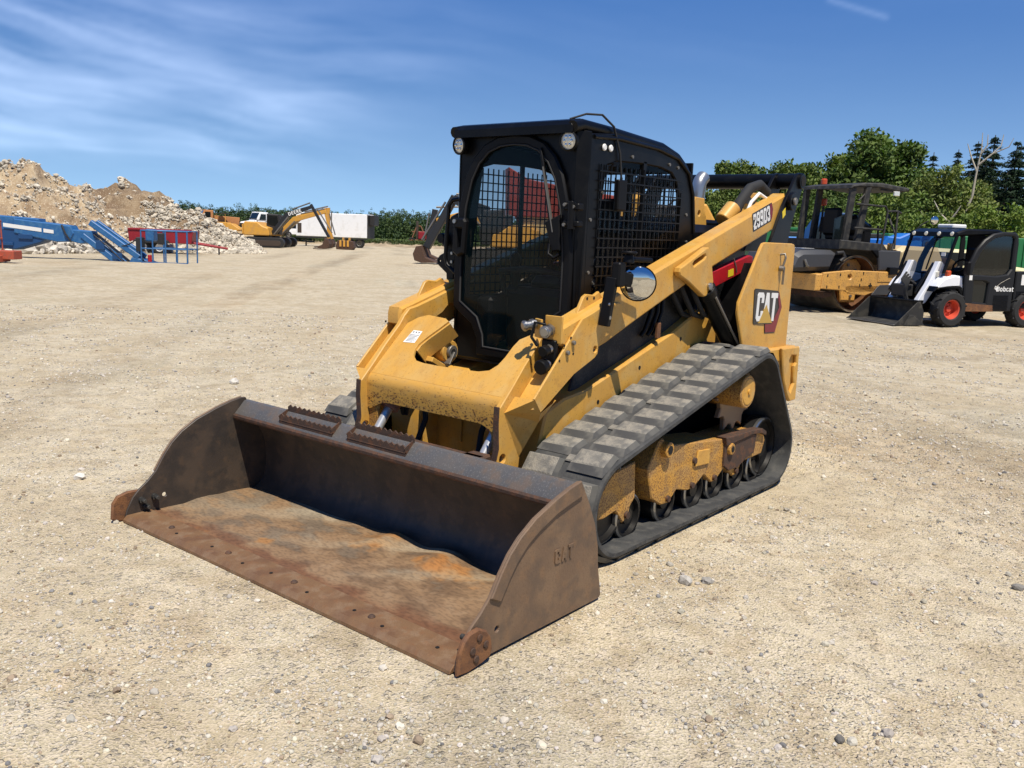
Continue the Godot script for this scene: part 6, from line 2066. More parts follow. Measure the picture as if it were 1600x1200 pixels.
func lifts() -> void:
	# orange-red work platform at the very left
	var t := thing("orange_lift_platform", "weathered orange work platform with open rails at the left edge", "lift platform", site(-16.15, 21.6), FACING)
	boxes("deck", M.lift_red, t, [[-0.85, 0.13, 0.0, 2.5, 0.2, 0.8]], 0.02)
	boxes("outer_step", M.lift_red, t, [[0.42, 0.24, -0.2, 0.62, 0.26, 0.5]], 0.02)
	for x in [-1.9, -1.5, -1.05, -0.62, -0.3, 0.02, 0.2]:
		bars("post", M.lift_red, t, [[x, 0.2, 0.35, x - 0.03, 1.28, 0.35]], 0.022)
		bars("post", M.lift_red, t, [[x, 0.2, -0.35, x - 0.03, 1.28, -0.35]], 0.022)
	bars("rail", M.lift_red, t, [[-2.0, 1.28, 0.35, 0.2, 1.22, 0.35, 0.2, 1.22, -0.35, -2.0, 1.28, -0.35], [-2.0, 0.72, 0.35, 0.2, 0.72, 0.35, 0.2, 0.72, -0.35]], 0.024)
	boxes("control_box", M.white, t, [[0.1, 1.15, 0.38, 0.18, 0.22, 0.14], [-0.45, 0.6, 0.39, 0.36, 0.34, 0.02]], 0.01)
	boxes("fork_pocket", M.dark_steel2, t, [[-0.15, 0.45, 0.1, 0.25, 0.4, 0.25]], 0.02)
	# blue articulated boom lift
	t = thing("blue_boom_lift", "blue boom lift with its long boom lowered and basket near the ground", "boom lift", site(-15.4, 26.6), FACING)
	var b := MB.new()
	# coordinates here: x to the right, y up, metres; the boom runs down from the left
	slab("main_boom", M.blue, t, [-6.6, 1.62, -1.75, 1.38, -1.7, 0.95, -6.6, 1.05], -0.25, 0.25, 0.03)
	slab("boom_housing", M.blue_deep, t, [-6.6, 1.05, -1.0, 1.0, -1.7, 0.55, -2.6, 0.28, -3.4, 0.33, -6.6, 0.62], -0.32, 0.3, 0.04)
	slab("second_boom", M.blue, t, [-2.6, 1.36, -0.62, 1.18, -0.5, 0.92, -0.66, 0.62, -1.1, 0.6, -2.6, 0.86], -0.2, 0.34, 0.03)
	slab("boom_stripe", M.white, t, [-2.95, 1.20, -1.62, 1.06, -1.62, 0.93, -2.95, 1.07], 0.345, 0.352, 0.0)
	slab("boom_stripe", M.white, t, [-1.55, 1.05, -1.2, 1.01, -1.2, 0.89, -1.55, 0.92], 0.345, 0.352, 0.0)
	slab("boom_head", M.blue, t, [-0.72, 1.06, 0.1, 1.02, 0.16, 0.68, -0.3, 0.56, -0.72, 0.66], -0.18, 0.3, 0.03)
	bars("hydraulic_hose", M.dark_steel, t, [[-0.9, 1.2, 0.36, -0.75, 0.9, 0.42, -0.6, 0.62, 0.36], [-3.6, 1.35, 0.3, -3.4, 1.1, 0.36, -3.2, 0.9, 0.3]], 0.03)
	# parallel jib bars down to the basket
	for q in [[0.06, 1.32, 1.75, 0.16], [-0.22, 0.86, 1.36, -0.34]]:
		var d := V(q[2] - q[0], q[3] - q[1]).normalized()
		var n := d.orthogonal() * 0.10
		slab("jib_arm", M.blue, t, [q[0] + n.x, q[1] + n.y, q[2] + n.x, q[3] + n.y, q[2] - n.x, q[3] - n.y, q[0] - n.x, q[1] - n.y], 0.16, 0.34, 0.02)
		slab("jib_arm", M.blue, t, [q[0] + n.x, q[1] + n.y, q[2] + n.x, q[3] + n.y, q[2] - n.x, q[3] - n.y, q[0] - n.x, q[1] - n.y], -0.3, -0.12, 0.02)
	part("jib_cylinder", M.steel_dull, t, func(k): k.cyl(P3(0.1, 0.95, 0.02), P3(1.5, -0.18, 0.02), 0.05, 10))
	slab("jib_foot", M.blue, t, [1.2, -0.36, 2.4, -0.36, 2.75, -0.22, 1.9, 0.1, 1.5, 0.18], -0.3, 0.34, 0.03)
	# basket
	boxes("basket_floor", M.blue, t, [[2.75, -0.14, 0.1, 1.75, 0.08, 1.0]], 0.02)
	for x in [1.95, 2.35, 2.8, 3.2, 3.55]:
		bars("basket_post", M.blue, t, [[x, -0.12, 0.6, x, 1.12, 0.6]], 0.026)
		bars("basket_post", M.blue, t, [[x, -0.12, -0.4, x, 1.12, -0.4]], 0.026)
	bars("basket_rail", M.blue, t, [[1.95, 1.12, 0.6, 3.55, 1.12, 0.6, 3.55, 1.12, -0.4, 1.95, 1.12, -0.4, 1.95, 1.12, 0.6], [1.95, 0.5, 0.6, 3.55, 0.5, 0.6, 3.55, 0.5, -0.4, 1.95, 0.5, -0.4]], 0.026)
	boxes("control_console", M.blue, t, [[2.12, 0.95, 0.1, 0.3, 0.42, 0.4]], 0.04)
	boxes("console_panel", M.dark_steel, t, [[1.76, 0.62, 0.2, 0.22, 0.5, 0.3], [2.5, 0.84, 0.2, 0.2, 0.4, 0.2]], 0.03)
	boxes("toe_board", M.blue, t, [[2.75, -0.03, 0.6, 1.65, 0.14, 0.02]], 0.004)
	part("fire_extinguisher", M.red, t, func(k): k.cyl(P3(2.2, -0.1, 0.5), P3(2.2, 0.28, 0.5), 0.07, 12, -1, 0.02))
	bars("control_cable", M.dark_steel, t, [[1.8, 0.3, 0.3, 1.95, 0.05, 0.4, 2.2, 0.0, 0.45, 2.5, -0.06, 0.5], [1.7, 0.8, 0.3, 1.4, 0.6, 0.36, 1.0, 0.5, 0.3], [0.2, 0.9, 0.36, 0.7, 0.5, 0.38, 1.3, -0.1, 0.36]], 0.022)
	boxes("guard_plate", M.blue_deep, t, [[1.0, 0.18, 0.36, 0.35, 0.22, 0.04], [-2.2, 0.75, 0.32, 0.5, 0.16, 0.06], [-2.9, 0.48, 0.32, 0.5, 0.12, 0.06], [0.42, 0.55, 0.36, 0.3, 0.3, 0.05]], 0.01)
	# small red dump trailer beyond
	t = thing("red_dump_trailer", "small dark red dump trailer with drawbar behind the blue lift basket", "trailer", site(-17.0, 38.4), FACING + 0.12)
	slab("tipping_body", M.trailer_red, t, [-1.9, 0.55, 0.95, 0.5, 1.05, 1.1, -1.95, 1.18], -0.75, 0.75, 0.03)
	boxes("tailgate_rail", M.trailer_red, t, [[-0.45, 1.14, 0.77, 2.9, 0.08, 0.05]], 0.01)
	for x in [-1.25, -0.5]: wheel(t, x, 0.3, 0.72, 0.33, 0.22, M.white)
	slab("mudguard", M.dark_steel, t, [-1.7, 0.5, 0.0, 0.5, -0.1, 0.66, -1.6, 0.66], 0.76, 0.95, 0.02)
	bars("drawbar", M.trailer_red, t, [[0.9, 0.55, 0.4, 2.5, 0.32, 0.0], [0.9, 0.55, -0.4, 2.5, 0.32, 0.0]], 0.06)
	bars("jack", M.dark_steel, t, [[2.1, 0.5, 0.05, 2.1, 0.02, 0.05]], 0.04)


# ---- right: road roller, utility loader, blue telehandler and what stands between them ----

func far_right() -> void:
	M.roller_yellow = mat(Color.WHITE, 0.45, 0.0, layered(256, rgb(208, 158, 82), [[field(256, 96, 0.02, 4), 0.45, 0.8, rgb(190, 146, 84), 0.8], [field(256, 97, 0.1, 3), 0.66, 0.78, rgb(120, 84, 50), 0.5]]), 0.9)
	M.grey_hood = mat(rgb(62, 63, 66), 0.5)
	M.tan_tank = mat(rgb(196, 176, 132), 0.5)
	M.bright_blue = mat(Color.WHITE, 0.42, 0.0, layered(256, rgb(24, 104, 188), [[field(256, 98, 0.02, 4), 0.5, 0.8, rgb(40, 116, 188), 0.6]]), 0.6)
	M.drum = mat(Color.WHITE, 0.5, 0.4, layered(256, rgb(96, 84, 70), [[field(256, 99, 0.03, 4, 1, 4), 0.4, 0.7, rgb(130, 118, 100), 0.8]]), 0.8)
	M.amber = mat(rgb(190, 74, 34), 0.35)
	M.rim_orange = mat(rgb(196, 74, 50), 0.5)
	M.cloth_white = mat(rgb(226, 228, 232), 0.45)
	M.green_paint = mat(rgb(34, 108, 62), 0.5)
	M.pane = mat(Color(0.05, 0.09, 0.10), 0.04)
	M.pane.transparency = BaseMaterial3D.TRANSPARENCY_ALPHA
	M.pane.albedo_color.a = 0.45
	roller()
	utility_loader()
	telehandler()
	var t := thing("cream_car", "pale cream car seen through the utility loader's windscreen", "car", site(10.9, 17.9), FACING + 0.1)
	slab("body", mat(rgb(214, 206, 160), 0.35), t, [-1.9, 0.35, 2.0, 0.35, 2.1, 0.75, 1.9, 0.98, 1.2, 1.06, 0.6, 1.42, -0.9, 1.45, -1.5, 1.1, -1.95, 1.0], -0.8, 0.8, 0.08)
	slab("side_window", M.window_dark, t, [-1.25, 1.06, 0.95, 1.04, 0.5, 1.34, -0.85, 1.36], 0.8, 0.81, 0.0)
	for x in [-1.25, 1.3]: wheel(t, x, 0.33, 0.72, 0.33, 0.22, M.steel_dull)
	t = thing("green_container", "long low green container behind the cream car", "container", site(15.0, 27.0), FACING)
	boxes("container_body", M.green_paint, t, [[0, 1.0, 0, 5.0, 1.9, 2.0]], 0.03)
	for k in 12: boxes("container_rib", M.green_paint, t, [[-2.3 + k * 0.42, 1.0, 1.02, 0.12, 1.7, 0.05]])
	t = thing("green_skip", "small green skip just right of the loader's black rear link", "skip", site(10.4, 31.5), FACING)
	boxes("container_body", M.green_paint, t, [[0, 1.05, 0, 3.0, 2.1, 1.8]], 0.03)
	boxes("top_rail", M.green_paint, t, [[0, 2.13, 0.9, 3.1, 0.1, 0.1]])
	for k in 5: boxes("container_rib", M.green_paint, t, [[-1.2 + k * 0.6, 1.05, 0.93, 0.12, 1.9, 0.05]])
	# yellow arm of a digger behind the loader
	t = thing("raised_digger_arm", "raised yellow digger arm with hoses behind the loader's black cross tube end", "digger arm", site(4.9, 16.2), FACING)
	slab("arm", M.digger, t, [-1.15, 0.0, -0.6, 0.0, -0.25, 1.2, 0.1, 1.85, 0.36, 2.12, 0.36, 2.36, 0.28, 2.48, 0.08, 2.52, -0.04, 2.36, -0.15, 1.95, -0.6, 1.25], -0.14, 0.14, 0.02)
	slab("hook_plate", M.digger, t, [0.0, 2.36, 0.12, 2.56, 0.4, 2.58, 0.5, 2.5, 0.34, 2.46, 0.16, 2.28], 0.14, 0.18, 0.008)
	part("pin", M.dark_steel, t, func(b): b.cyl(P3(0.12, 2.4, -0.2), P3(0.12, 2.4, 0.2), 0.09, 12))
	bars("hose", M.rubber_dark, t, [[-0.2, 1.7, 0.2, -0.02, 2.2, 0.22, 0.02, 2.5, 0.2, -0.12, 2.75, 0.14, -0.25, 2.9, 0.05], [0.0, 1.7, 0.2, 0.14, 2.1, 0.22, 0.3, 2.4, 0.2]], 0.025)
	boxes("base_block", M.dark_steel2, t, [[-0.9, 0.1, 0, 0.9, 0.2, 0.6]], 0.03)
	t = thing("yellow_attachment", "small yellow attachment seen under the loader's cross tube", "attachment", site(2.55, 9.6), FACING)
	slab("body", M.digger, t, [-0.55, 0.0, 0.35, 0.0, 0.3, 1.8, 0.15, 2.05, -0.05, 2.1, -0.15, 1.9, -0.3, 1.8], -0.2, 0.2, 0.03)
	boxes("valve_block", M.dark_steel, t, [[-0.42, 1.92, 0, 0.5, 0.2, 0.3]], 0.03)
	bars("hose", M.rubber_dark, t, [[-0.6, 1.85, 0.2, -0.4, 2.1, 0.2, -0.1, 2.1, 0.24]], 0.02)


func roller() -> void:
	var t := thing("road_roller", "yellow road roller with black canopy and an open steel drum", "road roller", site(6.72, 14.9), FACING + 0.42)
	# drum, open at the end
	var b := MB.new()
	var ax := Transform3D(Basis(P3(1, 0, 0), P3(0, 0, 1), P3(0, -1, 0)), P3(-0.05, 0.62, -0.85))
	b.lathe([V(0.60, 0.02), V(0.62, 0.0), V(0.62, 1.7), V(0.60, 1.68), V(0.575, 1.68), V(0.575, 1.25)], ax, 48)
	var dr := put("front_drum", b, M.drum, t)
	b = MB.new()
	b.lathe([V(0.574, 1.66), V(0.572, 1.25), V(0.30, 1.22), V(0.26, 1.42), V(0, 1.42)], ax, 40)
	put("drum_disc", b, M.rust, dr)
	slab("drum_strut", M.roller_yellow, dr, [-0.2, 0.2, 0.2, 0.2, 0.3, 1.0, 0.15, 1.15, -0.15, 1.15, -0.32, 0.8], 0.50, 0.62, 0.02)
	for q in [[0.05, 0.34], [-0.12, 0.55], [0.12, 0.9], [-0.1, 1.02]]:
		part("strut_bolt", M.steel_dull, dr, func(k): k.cyl(P3(q[0], q[1], 0.62), P3(q[0], q[1], 0.65), 0.035, 8))
	# side frame
	var fr := slab("side_frame", M.roller_yellow, t, [-1.15, 0.52, -1.12, 0.86, -0.4, 0.92, 0.85, 0.90, 1.0, 0.84, 1.0, 0.58, 0.92, 0.44, 0.3, 0.44, 0.1, 0.38, -0.35, 0.42, -0.42, 0.48], 0.92, 1.0, 0.015, [ring(-0.38, 0.78, 0.055, 12), ring(-0.40, 0.52, 0.055, 12), pts([0.78, 0.50, 0.94, 0.54, 0.94, 0.64, 0.78, 0.62])])
	slab("dark_insert", M.grey_hood, fr, [0.28, 0.40, 0.98, 0.40, 1.0, 0.56, 0.78, 0.62, 0.5, 0.61, 0.42, 0.56], 1.0, 1.012, 0.003)
	slab("cover_panel", M.roller_yellow, fr, [0.42, 0.68, 0.84, 0.68, 0.84, 0.88, 0.42, 0.89], 1.0, 1.012, 0.004)
	for q in [[-1.0, 0.8], [-1.0, 0.56], [-0.65, 0.82], [-0.66, 0.56], [0.0, 0.86], [-0.05, 0.72], [-0.08, 0.6]]:
		part("frame_slot", M.hole, fr, func(k): k.box(P3(q[0], q[1], 1.001), P3(0.03, 0.06, 0.004)))
	part("frame_bolt", M.hole, fr, func(k): k.box(P3(0.22, 0.6, 1.003), P3(0.10, 0.03, 0.01)); k.box(P3(0.22, 0.6, 1.004), P3(0.03, 0.10, 0.012)))
	slab("far_frame", M.roller_yellow, t, [-1.15, 0.45, -1.12, 0.86, 1.0, 0.9, 1.0, 0.44], -1.0, -0.92, 0.015)
	slab("cross_beam", M.roller_yellow, t, [-1.3, 0.48, -1.15, 0.48, -1.12, 0.84, -1.3, 0.82], -0.95, 0.99, 0.02)
	slab("scraper", M.rust_dark, t, [-0.95, 0.32, -0.72, 0.36, -0.72, 0.44, -0.95, 0.44], -0.85, 0.88, 0.01)
	# hood over the front
	b = MB.new()
	b.front(pts([-1.85, 0.86, -0.78, 0.90, -0.74, 1.0, -0.62, 1.26, -0.78, 1.33, -1.6, 1.31, -1.78, 1.22, -1.88, 1.0]), -0.75, 0.86, 0.09)
	var hd := put("front_hood", b, M.grey_hood, t)
	boxes("paper_sheet", M.white, hd, [[-1.25, 1.352, 0.5, 0.34, 0.006, 0.22]], 0.0)
	bars("latch_handle", M.steel_dull, hd, [[-1.55, 1.12, 0.88, -1.52, 1.0, 0.92, -1.45, 0.98, 0.88]], 0.03)
	bars("tie_strap", M.dark_steel, hd, [[-0.7, 1.27, 0.88, -0.56, 1.29, 0.9, -0.48, 1.2, 0.9, -0.6, 1.1, 0.9]], 0.045)
	# operator platform
	slab("platform", M.black_dusty, t, [-0.65, 1.36, 0.55, 1.32, 0.98, 1.02, 1.05, 1.02, 1.05, 1.08, 0.6, 1.5, -0.65, 1.56], -0.8, 0.9, 0.02)
	slab("platform_skirt", M.grey_hood, t, [0.5, 0.92, 1.1, 0.92, 1.1, 1.36, 0.42, 1.36, 0.46, 1.15], 0.86, 0.94, 0.02)
	slab("hydraulic_box", M.black, t, [0.7, 0.84, 0.95, 0.84, 0.95, 1.0, 0.7, 1.0], 0.95, 1.05, 0.01)
	slab("fender_arc", M.black, t, [0.25, 1.36, 0.45, 1.2, 0.62, 0.95, 0.7, 0.95, 0.6, 1.2, 0.5, 1.36], 0.86, 0.93, 0.01)
	# canopy on its posts
	b = MB.new()
	b.front(pts([-0.36, 2.65, -0.34, 2.72, 0.0, 2.78, 0.5, 2.80, 1.30, 2.73, 1.33, 2.66, 1.1, 2.63, 0.4, 2.69, -0.1, 2.68]), -0.75, 0.8, 0.03)
	var cn := put("canopy", b, M.black_dusty, t)
	bars("canopy_brace", M.black_dusty, cn, [[-0.1, 2.4, 0.75, 0.2, 2.67, 0.75], [0.5, 2.66, 0.75, 1.1, 2.63, 0.75]], 0.02)
	boxes("canopy_lamp", M.lamp, cn, [[0.92, 2.59, 0.8, 0.16, 0.1, 0.05]])
	part("beacon", M.amber, cn, func(k): k.cyl(P3(0.05, 2.77, -0.5), P3(0.05, 2.91, -0.5), 0.07, 12, -1, 0.02))
	for q in [[-0.34, -0.24, 0.7], [-0.02, 0.14, 0.74], [-0.36, -0.28, -0.65], [0.0, 0.1, -0.65]]:
		slab("canopy_post", M.black_dusty, t, [q[0] - 0.09, 1.5, q[0] + 0.07, 1.5, q[1] + 0.07, 2.7, q[1] - 0.07, 2.7], q[2] - 0.05, q[2] + 0.05, 0.015)
	# seat, console, wheel
	boxes("seat", M.plastic, t, [[0.1, 1.62, 0.1, 0.5, 0.16, 0.5], [-0.16, 1.95, 0.1, 0.14, 0.6, 0.5]], 0.05)
	boxes("console", M.plastic, t, [[0.62, 1.68, 0.1, 0.3, 0.5, 0.6]], 0.06)
	part("steering_wheel", M.plastic, t, func(k):
		var o := []
		for i in 13: o.append(P3(0.44 + 0.06 * cos(TAU * i / 12), 2.02 + 0.17 * cos(TAU * i / 12), 0.1 + 0.18 * sin(TAU * i / 12)))
		k.tube(o, 0.02, 6))
	slab("side_shield", M.window_dark, t, [-0.62, 1.5, -0.22, 1.5, -0.2, 1.9, -0.34, 2.1, -0.62, 2.0], 0.62, 0.66, 0.02)
	slab("dust_cover", M.black, t, [-0.05, 1.72, 0.75, 1.66, 0.78, 1.9, 0.3, 2.12, -0.02, 2.05], -0.5, 0.4, 0.08)
	# rails
	bars("guard_rail", M.black_dusty, t, [[-0.26, 2.32, 0.86, 0.58, 2.30, 0.86, 0.66, 2.2, 0.86, 0.52, 1.34, 0.9], [-0.26, 1.82, 0.86, 0.52, 1.80, 0.88], [0.66, 2.2, 0.86, 1.0, 2.22, 0.8, 1.12, 2.18, 0.8], [1.02, 2.22, 0.8, 0.92, 1.4, 0.9], [1.14, 2.18, 0.4, 1.02, 1.7, 0.8, 0.86, 1.36, 0.9], [1.1, 1.9, 0.2, 1.14, 1.6, 0.2, 0.98, 1.3, 0.3]], 0.024)
	part("beacon", M.amber, t, func(k): k.cyl(P3(0.28, 2.32, -0.7), P3(0.28, 2.48, -0.7), 0.08, 12, -1, 0.02))
	bars("beacon_stalk", M.black_dusty, t, [[0.28, 1.5, -0.7, 0.28, 2.34, -0.7]], 0.025)
	# joint and tan rear hood
	for q in [0.5, 0.7, 0.9]: boxes("joint_plate", M.roller_yellow, t, [[1.24, q - 0.1, 0.4, 0.52, 0.05, 0.8]], 0.01)
	part("joint_pin", M.roller_yellow, t, func(k): k.cyl(P3(1.22, 0.36, 0.5), P3(1.22, 0.98, 0.5), 0.08, 14, -1, 0.01))
	slab("joint_wall", M.roller_yellow, t, [1.42, 0.36, 1.62, 0.36, 1.62, 0.9, 1.42, 0.9], -0.5, 0.7, 0.02)
	b = MB.new()
	b.front(pts([1.15, 0.86, 2.5, 0.84, 2.56, 1.2, 2.4, 1.46, 1.3, 1.48, 1.12, 1.38]), -0.7, 0.86, 0.09)
	put("rear_hood", b, M.tan_tank, t)
	boxes("lifting_eye", M.roller_yellow, t, [[1.0, 1.42, 0.7, 0.1, 0.2, 0.1], [1.85, 0.8, 0.87, 0.05, 0.24, 0.03]], 0.02)
	slab("rear_frame", M.roller_yellow, t, [1.5, 0.44, 3.3, 0.44, 3.3, 0.86, 1.5, 0.84], 0.86, 0.94, 0.015)
	b = MB.new()
	b.lathe([V(0.60, 0.02), V(0.62, 0.0), V(0.62, 1.7), V(0.60, 1.68), V(0.3, 1.4), V(0, 1.4)], Transform3D(ax.basis, P3(2.6, 0.62, -0.85)), 40)
	put("rear_drum", b, M.drum, t)


func utility_loader() -> void:
	var t := thing("utility_loader", "black and white utility work machine with orange front wheel and front bucket", "utility vehicle", site(8.17, 12.35), FACING + 0.3)
	# main hull
	slab("hull", M.black, t, [-0.62, 0.42, -0.55, 0.72, -0.1, 0.95, 0.95, 0.95, 2.1, 0.92, 2.1, 0.32, 0.1, 0.32, -0.1, 0.42], -0.62, 0.62, 0.03)
	# door: arched frame, lower panel, glass
	var arch := [-0.20, 0.30, -0.24, 0.95, -0.16, 1.22, -0.04, 1.48, 0.12, 1.66, 0.32, 1.78, 0.55, 1.82, 0.84, 1.82, 0.92, 1.76, 0.95, 1.6, 0.95, 0.30]
	var lite := [-0.08, 1.00, -0.03, 1.22, 0.08, 1.44, 0.22, 1.60, 0.38, 1.70, 0.58, 1.74, 0.80, 1.74, 0.84, 1.70, 0.84, 1.12, 0.76, 1.02, 0.5, 0.98]
	var low := [0.0, 0.48, 0.32, 0.46, 0.34, 0.84, 0.24, 0.88, -0.02, 0.88]
	var door := slab("door", M.grey_door, t, arch, 0.62, 0.70, 0.022, [pts(lite), pts(low)])
	slab("door_glass", M.pane, door, lite, 0.645, 0.652, 0.0)
	slab("lower_pane", M.window_dark, door, low, 0.645, 0.652, 0.0)
	slab("far_door", M.grey_door, t, arch, -0.70, -0.62, 0.022, [pts(lite), pts(low)])
	slab("rust_sill", M.rust, door, [-0.16, 0.30, 0.5, 0.30, 0.48, 0.42, 0.1, 0.44, -0.18, 0.46], 0.70, 0.708, 0.003)
	for q in 9: boxes("vent_slat", M.black, door, [[0.66, 0.35 + q * 0.032, 0.705, 0.36, 0.016, 0.014]], 0.003)
	letters("lettering", "Bobcat", 0.125, 0.004, M.white, door, Transform3D(Basis(), P3(0.74, 0.735, 0.7005)))
	slab("emblem", M.white, door, [0.48, 0.77, 0.50, 0.80, 0.52, 0.785, 0.55, 0.80, 0.57, 0.77, 0.555, 0.72, 0.54, 0.68, 0.52, 0.72, 0.49, 0.73], 0.70, 0.703, 0.0)
	bars("door_pull", M.steel_dull, door, [[0.46, 0.74, 0.705, 0.62, 0.86, 0.71, 0.82, 0.95, 0.705]], 0.006)
	boxes("notice", M.white, door, [[-0.12, 0.94, 0.703, 0.07, 0.09, 0.006]], 0.0)
	# roof and lamps
	slab("roof", M.black, t, [-0.50, 1.69, -0.48, 1.78, -0.25, 1.85, 0.5, 1.86, 0.6, 1.83, 0.6, 1.76, -0.36, 1.71], -0.64, 0.62, 0.03)
	for q in [-0.5, -0.17, 0.17, 0.5]:
		part("roof_lamp", M.lamp, t, func(b): b.lathe([V(0, 0.03), V(0.035, 0.025), V(0.045, 0.0)], b.along(P3(-0.48, 1.745, q), P3(-0.62, 1.735, q + 0.04)), 14))
	boxes("light_bar", M.white, t, [[0.05, 1.90, -0.1, 0.34, 0.08, 0.42]], 0.02)
	# windscreen between raked pillars
	for z in [-0.60, 0.58]: part("pillar", M.black, t, func(b): b.bar(P3(-0.66, 1.0, z), P3(-0.44, 1.72, z), 0.055, 0.055, 0.01))
	part("windscreen", M.pane, t, func(b): b.quad(P3(-0.66, 1.0, -0.58), P3(-0.66, 1.0, 0.56), P3(-0.45, 1.70, 0.56), P3(-0.45, 1.70, -0.58), P3(-1, 0.2, 0)))
	part("windscreen_wiper", M.black, t, func(b): b.bar(P3(-0.47, 1.66, 0.1), P3(-0.66, 1.06, 0.12), 0.02, 0.02))
	boxes("dash_sticker", M.white, t, [[-0.56, 1.36, 0.42, 0.01, 0.07, 0.10]], 0.0)
	boxes("indicator", M.amber, t, [[-0.52, 1.0, 0.55, 0.09, 0.12, 0.1]], 0.02)
	boxes("headlamp", M.lamp, t, [[-0.66, 0.98, 0.42, 0.06, 0.12, 0.1]], 0.02)
	boxes("door_mirror", M.plastic, t, [[-0.28, 1.12, 0.76, 0.08, 0.26, 0.14]], 0.03)
	boxes("seat", M.plastic, t, [[0.42, 1.0, 0.2, 0.42, 0.2, 0.8], [0.62, 1.25, 0.2, 0.14, 0.5, 0.8]], 0.04)
	part("steering_wheel", M.plastic, t, func(b):
		var o := []
		for i in 13: o.append(P3(0.02 + 0.06 * cos(TAU * i / 12), 1.15 + 0.12 * cos(TAU * i / 12), 0.25 + 0.16 * sin(TAU * i / 12)))
		b.tube(o, 0.02, 6))
	# white front wing
	for z in [0.44, -0.64]: slab("front_wing", M.cloth_white, t, [-0.88, 0.70, -0.80, 0.82, -0.68, 0.92, -0.45, 0.98, -0.26, 0.96, -0.21, 0.66, -0.26, 0.66, -0.30, 0.76, -0.60, 0.74], z, z + 0.22, 0.03)
	slab("wheel_arch", M.black, t, [-0.9, 0.66, -0.8, 0.72, -0.35, 0.72, -0.2, 0.5, -0.12, 0.3, -0.02, 0.3, -0.08, 0.55, -0.22, 0.76, -0.5, 0.80, -0.85, 0.76], 0.45, 0.66, 0.015)
	# wheels
	for z in [0.62, -0.62]:
		wheel(t, -0.50, 0.335, z, 0.335, 0.26, M.rim_orange, 22)
		wheel(t, 1.30, 0.335, z, 0.335, 0.26, M.rim_orange, 22)
	# load bed at the back
	slab("rear_panel", M.grey_door, t, [1.0, 0.36, 2.15, 0.36, 2.15, 1.12, 1.0, 1.08], 0.6, 0.68, 0.02)
	for q in 9: boxes("vent_slat", M.black, t, [[1.25, 0.40 + q * 0.036, 0.686, 0.42, 0.018, 0.014]], 0.003)
	boxes("number_plate", M.white, t, [[1.28, 0.92, 0.683, 0.3, 0.2, 0.008]], 0.0)
	slab("rear_cap", M.black, t, [0.95, 0.9, 1.05, 0.9, 1.02, 1.7, 0.95, 1.75], -0.62, 0.62, 0.02)
	# loader arms, links and bucket
	for z in [0.30, -0.42]:
		slab("loader_arm", M.cloth_white, t, [-0.56, 1.22, -0.50, 1.16, -0.53, 1.0, -0.66, 0.70, -0.84, 0.44, -0.98, 0.36, -1.06, 0.40, -1.02, 0.50, -0.84, 0.78, -0.68, 1.12, -0.64, 1.22], z, z + 0.12, 0.012)
		slab("arm_foot", M.black, t, [-0.84, 0.30, -0.58, 0.30, -0.52, 0.8, -0.58, 1.0, -0.70, 0.78, -0.86, 0.56], z - 0.02, z + 0.06, 0.01)
		part("arm_cylinder", M.black, t, func(b): b.cyl(P3(-0.56, 1.18, z - 0.1), P3(-0.92, 0.6, z - 0.1), 0.035, 10))
	for q in 6: bars("hose", M.rubber_dark, t, [[-0.78 - 0.04 * q, 0.98 - 0.04 * q, -0.25 + 0.1 * q, -0.92 - 0.05 * q, 0.85, -0.2 + 0.1 * q, -0.95 - 0.04 * q, 0.62, -0.1 + 0.06 * q, -1.02 - 0.02 * q, 0.46, -0.15 + 0.08 * q]], 0.022)
	boxes("valve_block", M.dark_steel, t, [[-0.98, 0.64, -0.1, 0.2, 0.24, 0.4]], 0.02)
	slab("coupler", M.black, t, [-1.06, 0.10, -0.94, 0.10, -0.92, 0.48, -1.02, 0.48], -0.45, 0.45, 0.01)
	var b := MB.new()
	var prof := [V(-1.72, 0.03), V(-1.34, 0.03), V(-1.18, 0.05), V(-1.10, 0.13), V(-1.08, 0.26), V(-1.12, 0.40), V(-1.18, 0.46)]
	var rows := []
	for q in prof: rows.append([P3(q.x, q.y, -0.70), P3(q.x, q.y, 0.64)])
	b.sheet(rows, 0.015)
	var bu := put("front_bucket", b, M.black_dusty, t)
	for z in [-0.712, 0.64]: slab("bucket_side", M.black_dusty, bu, [-1.72, 0.02, -1.08, 0.02, -1.07, 0.27, -1.17, 0.47, -1.24, 0.46], z, z + 0.014, 0.003)
	boxes("bucket_rim", M.black, bu, [[-1.18, 0.47, -0.03, 0.07, 0.04, 1.34]], 0.01)
	boxes("bucket_lip", M.steel_dull, bu, [[-1.69, 0.03, -0.03, 0.09, 0.02, 1.36]], 0.004)
	slab("side_gusset", M.black_dusty, bu, [-1.42, 0.22, -1.34, 0.22, -1.08, 0.05, -1.08, 0.02, -1.52, 0.02], 0.656, 0.69, 0.005)


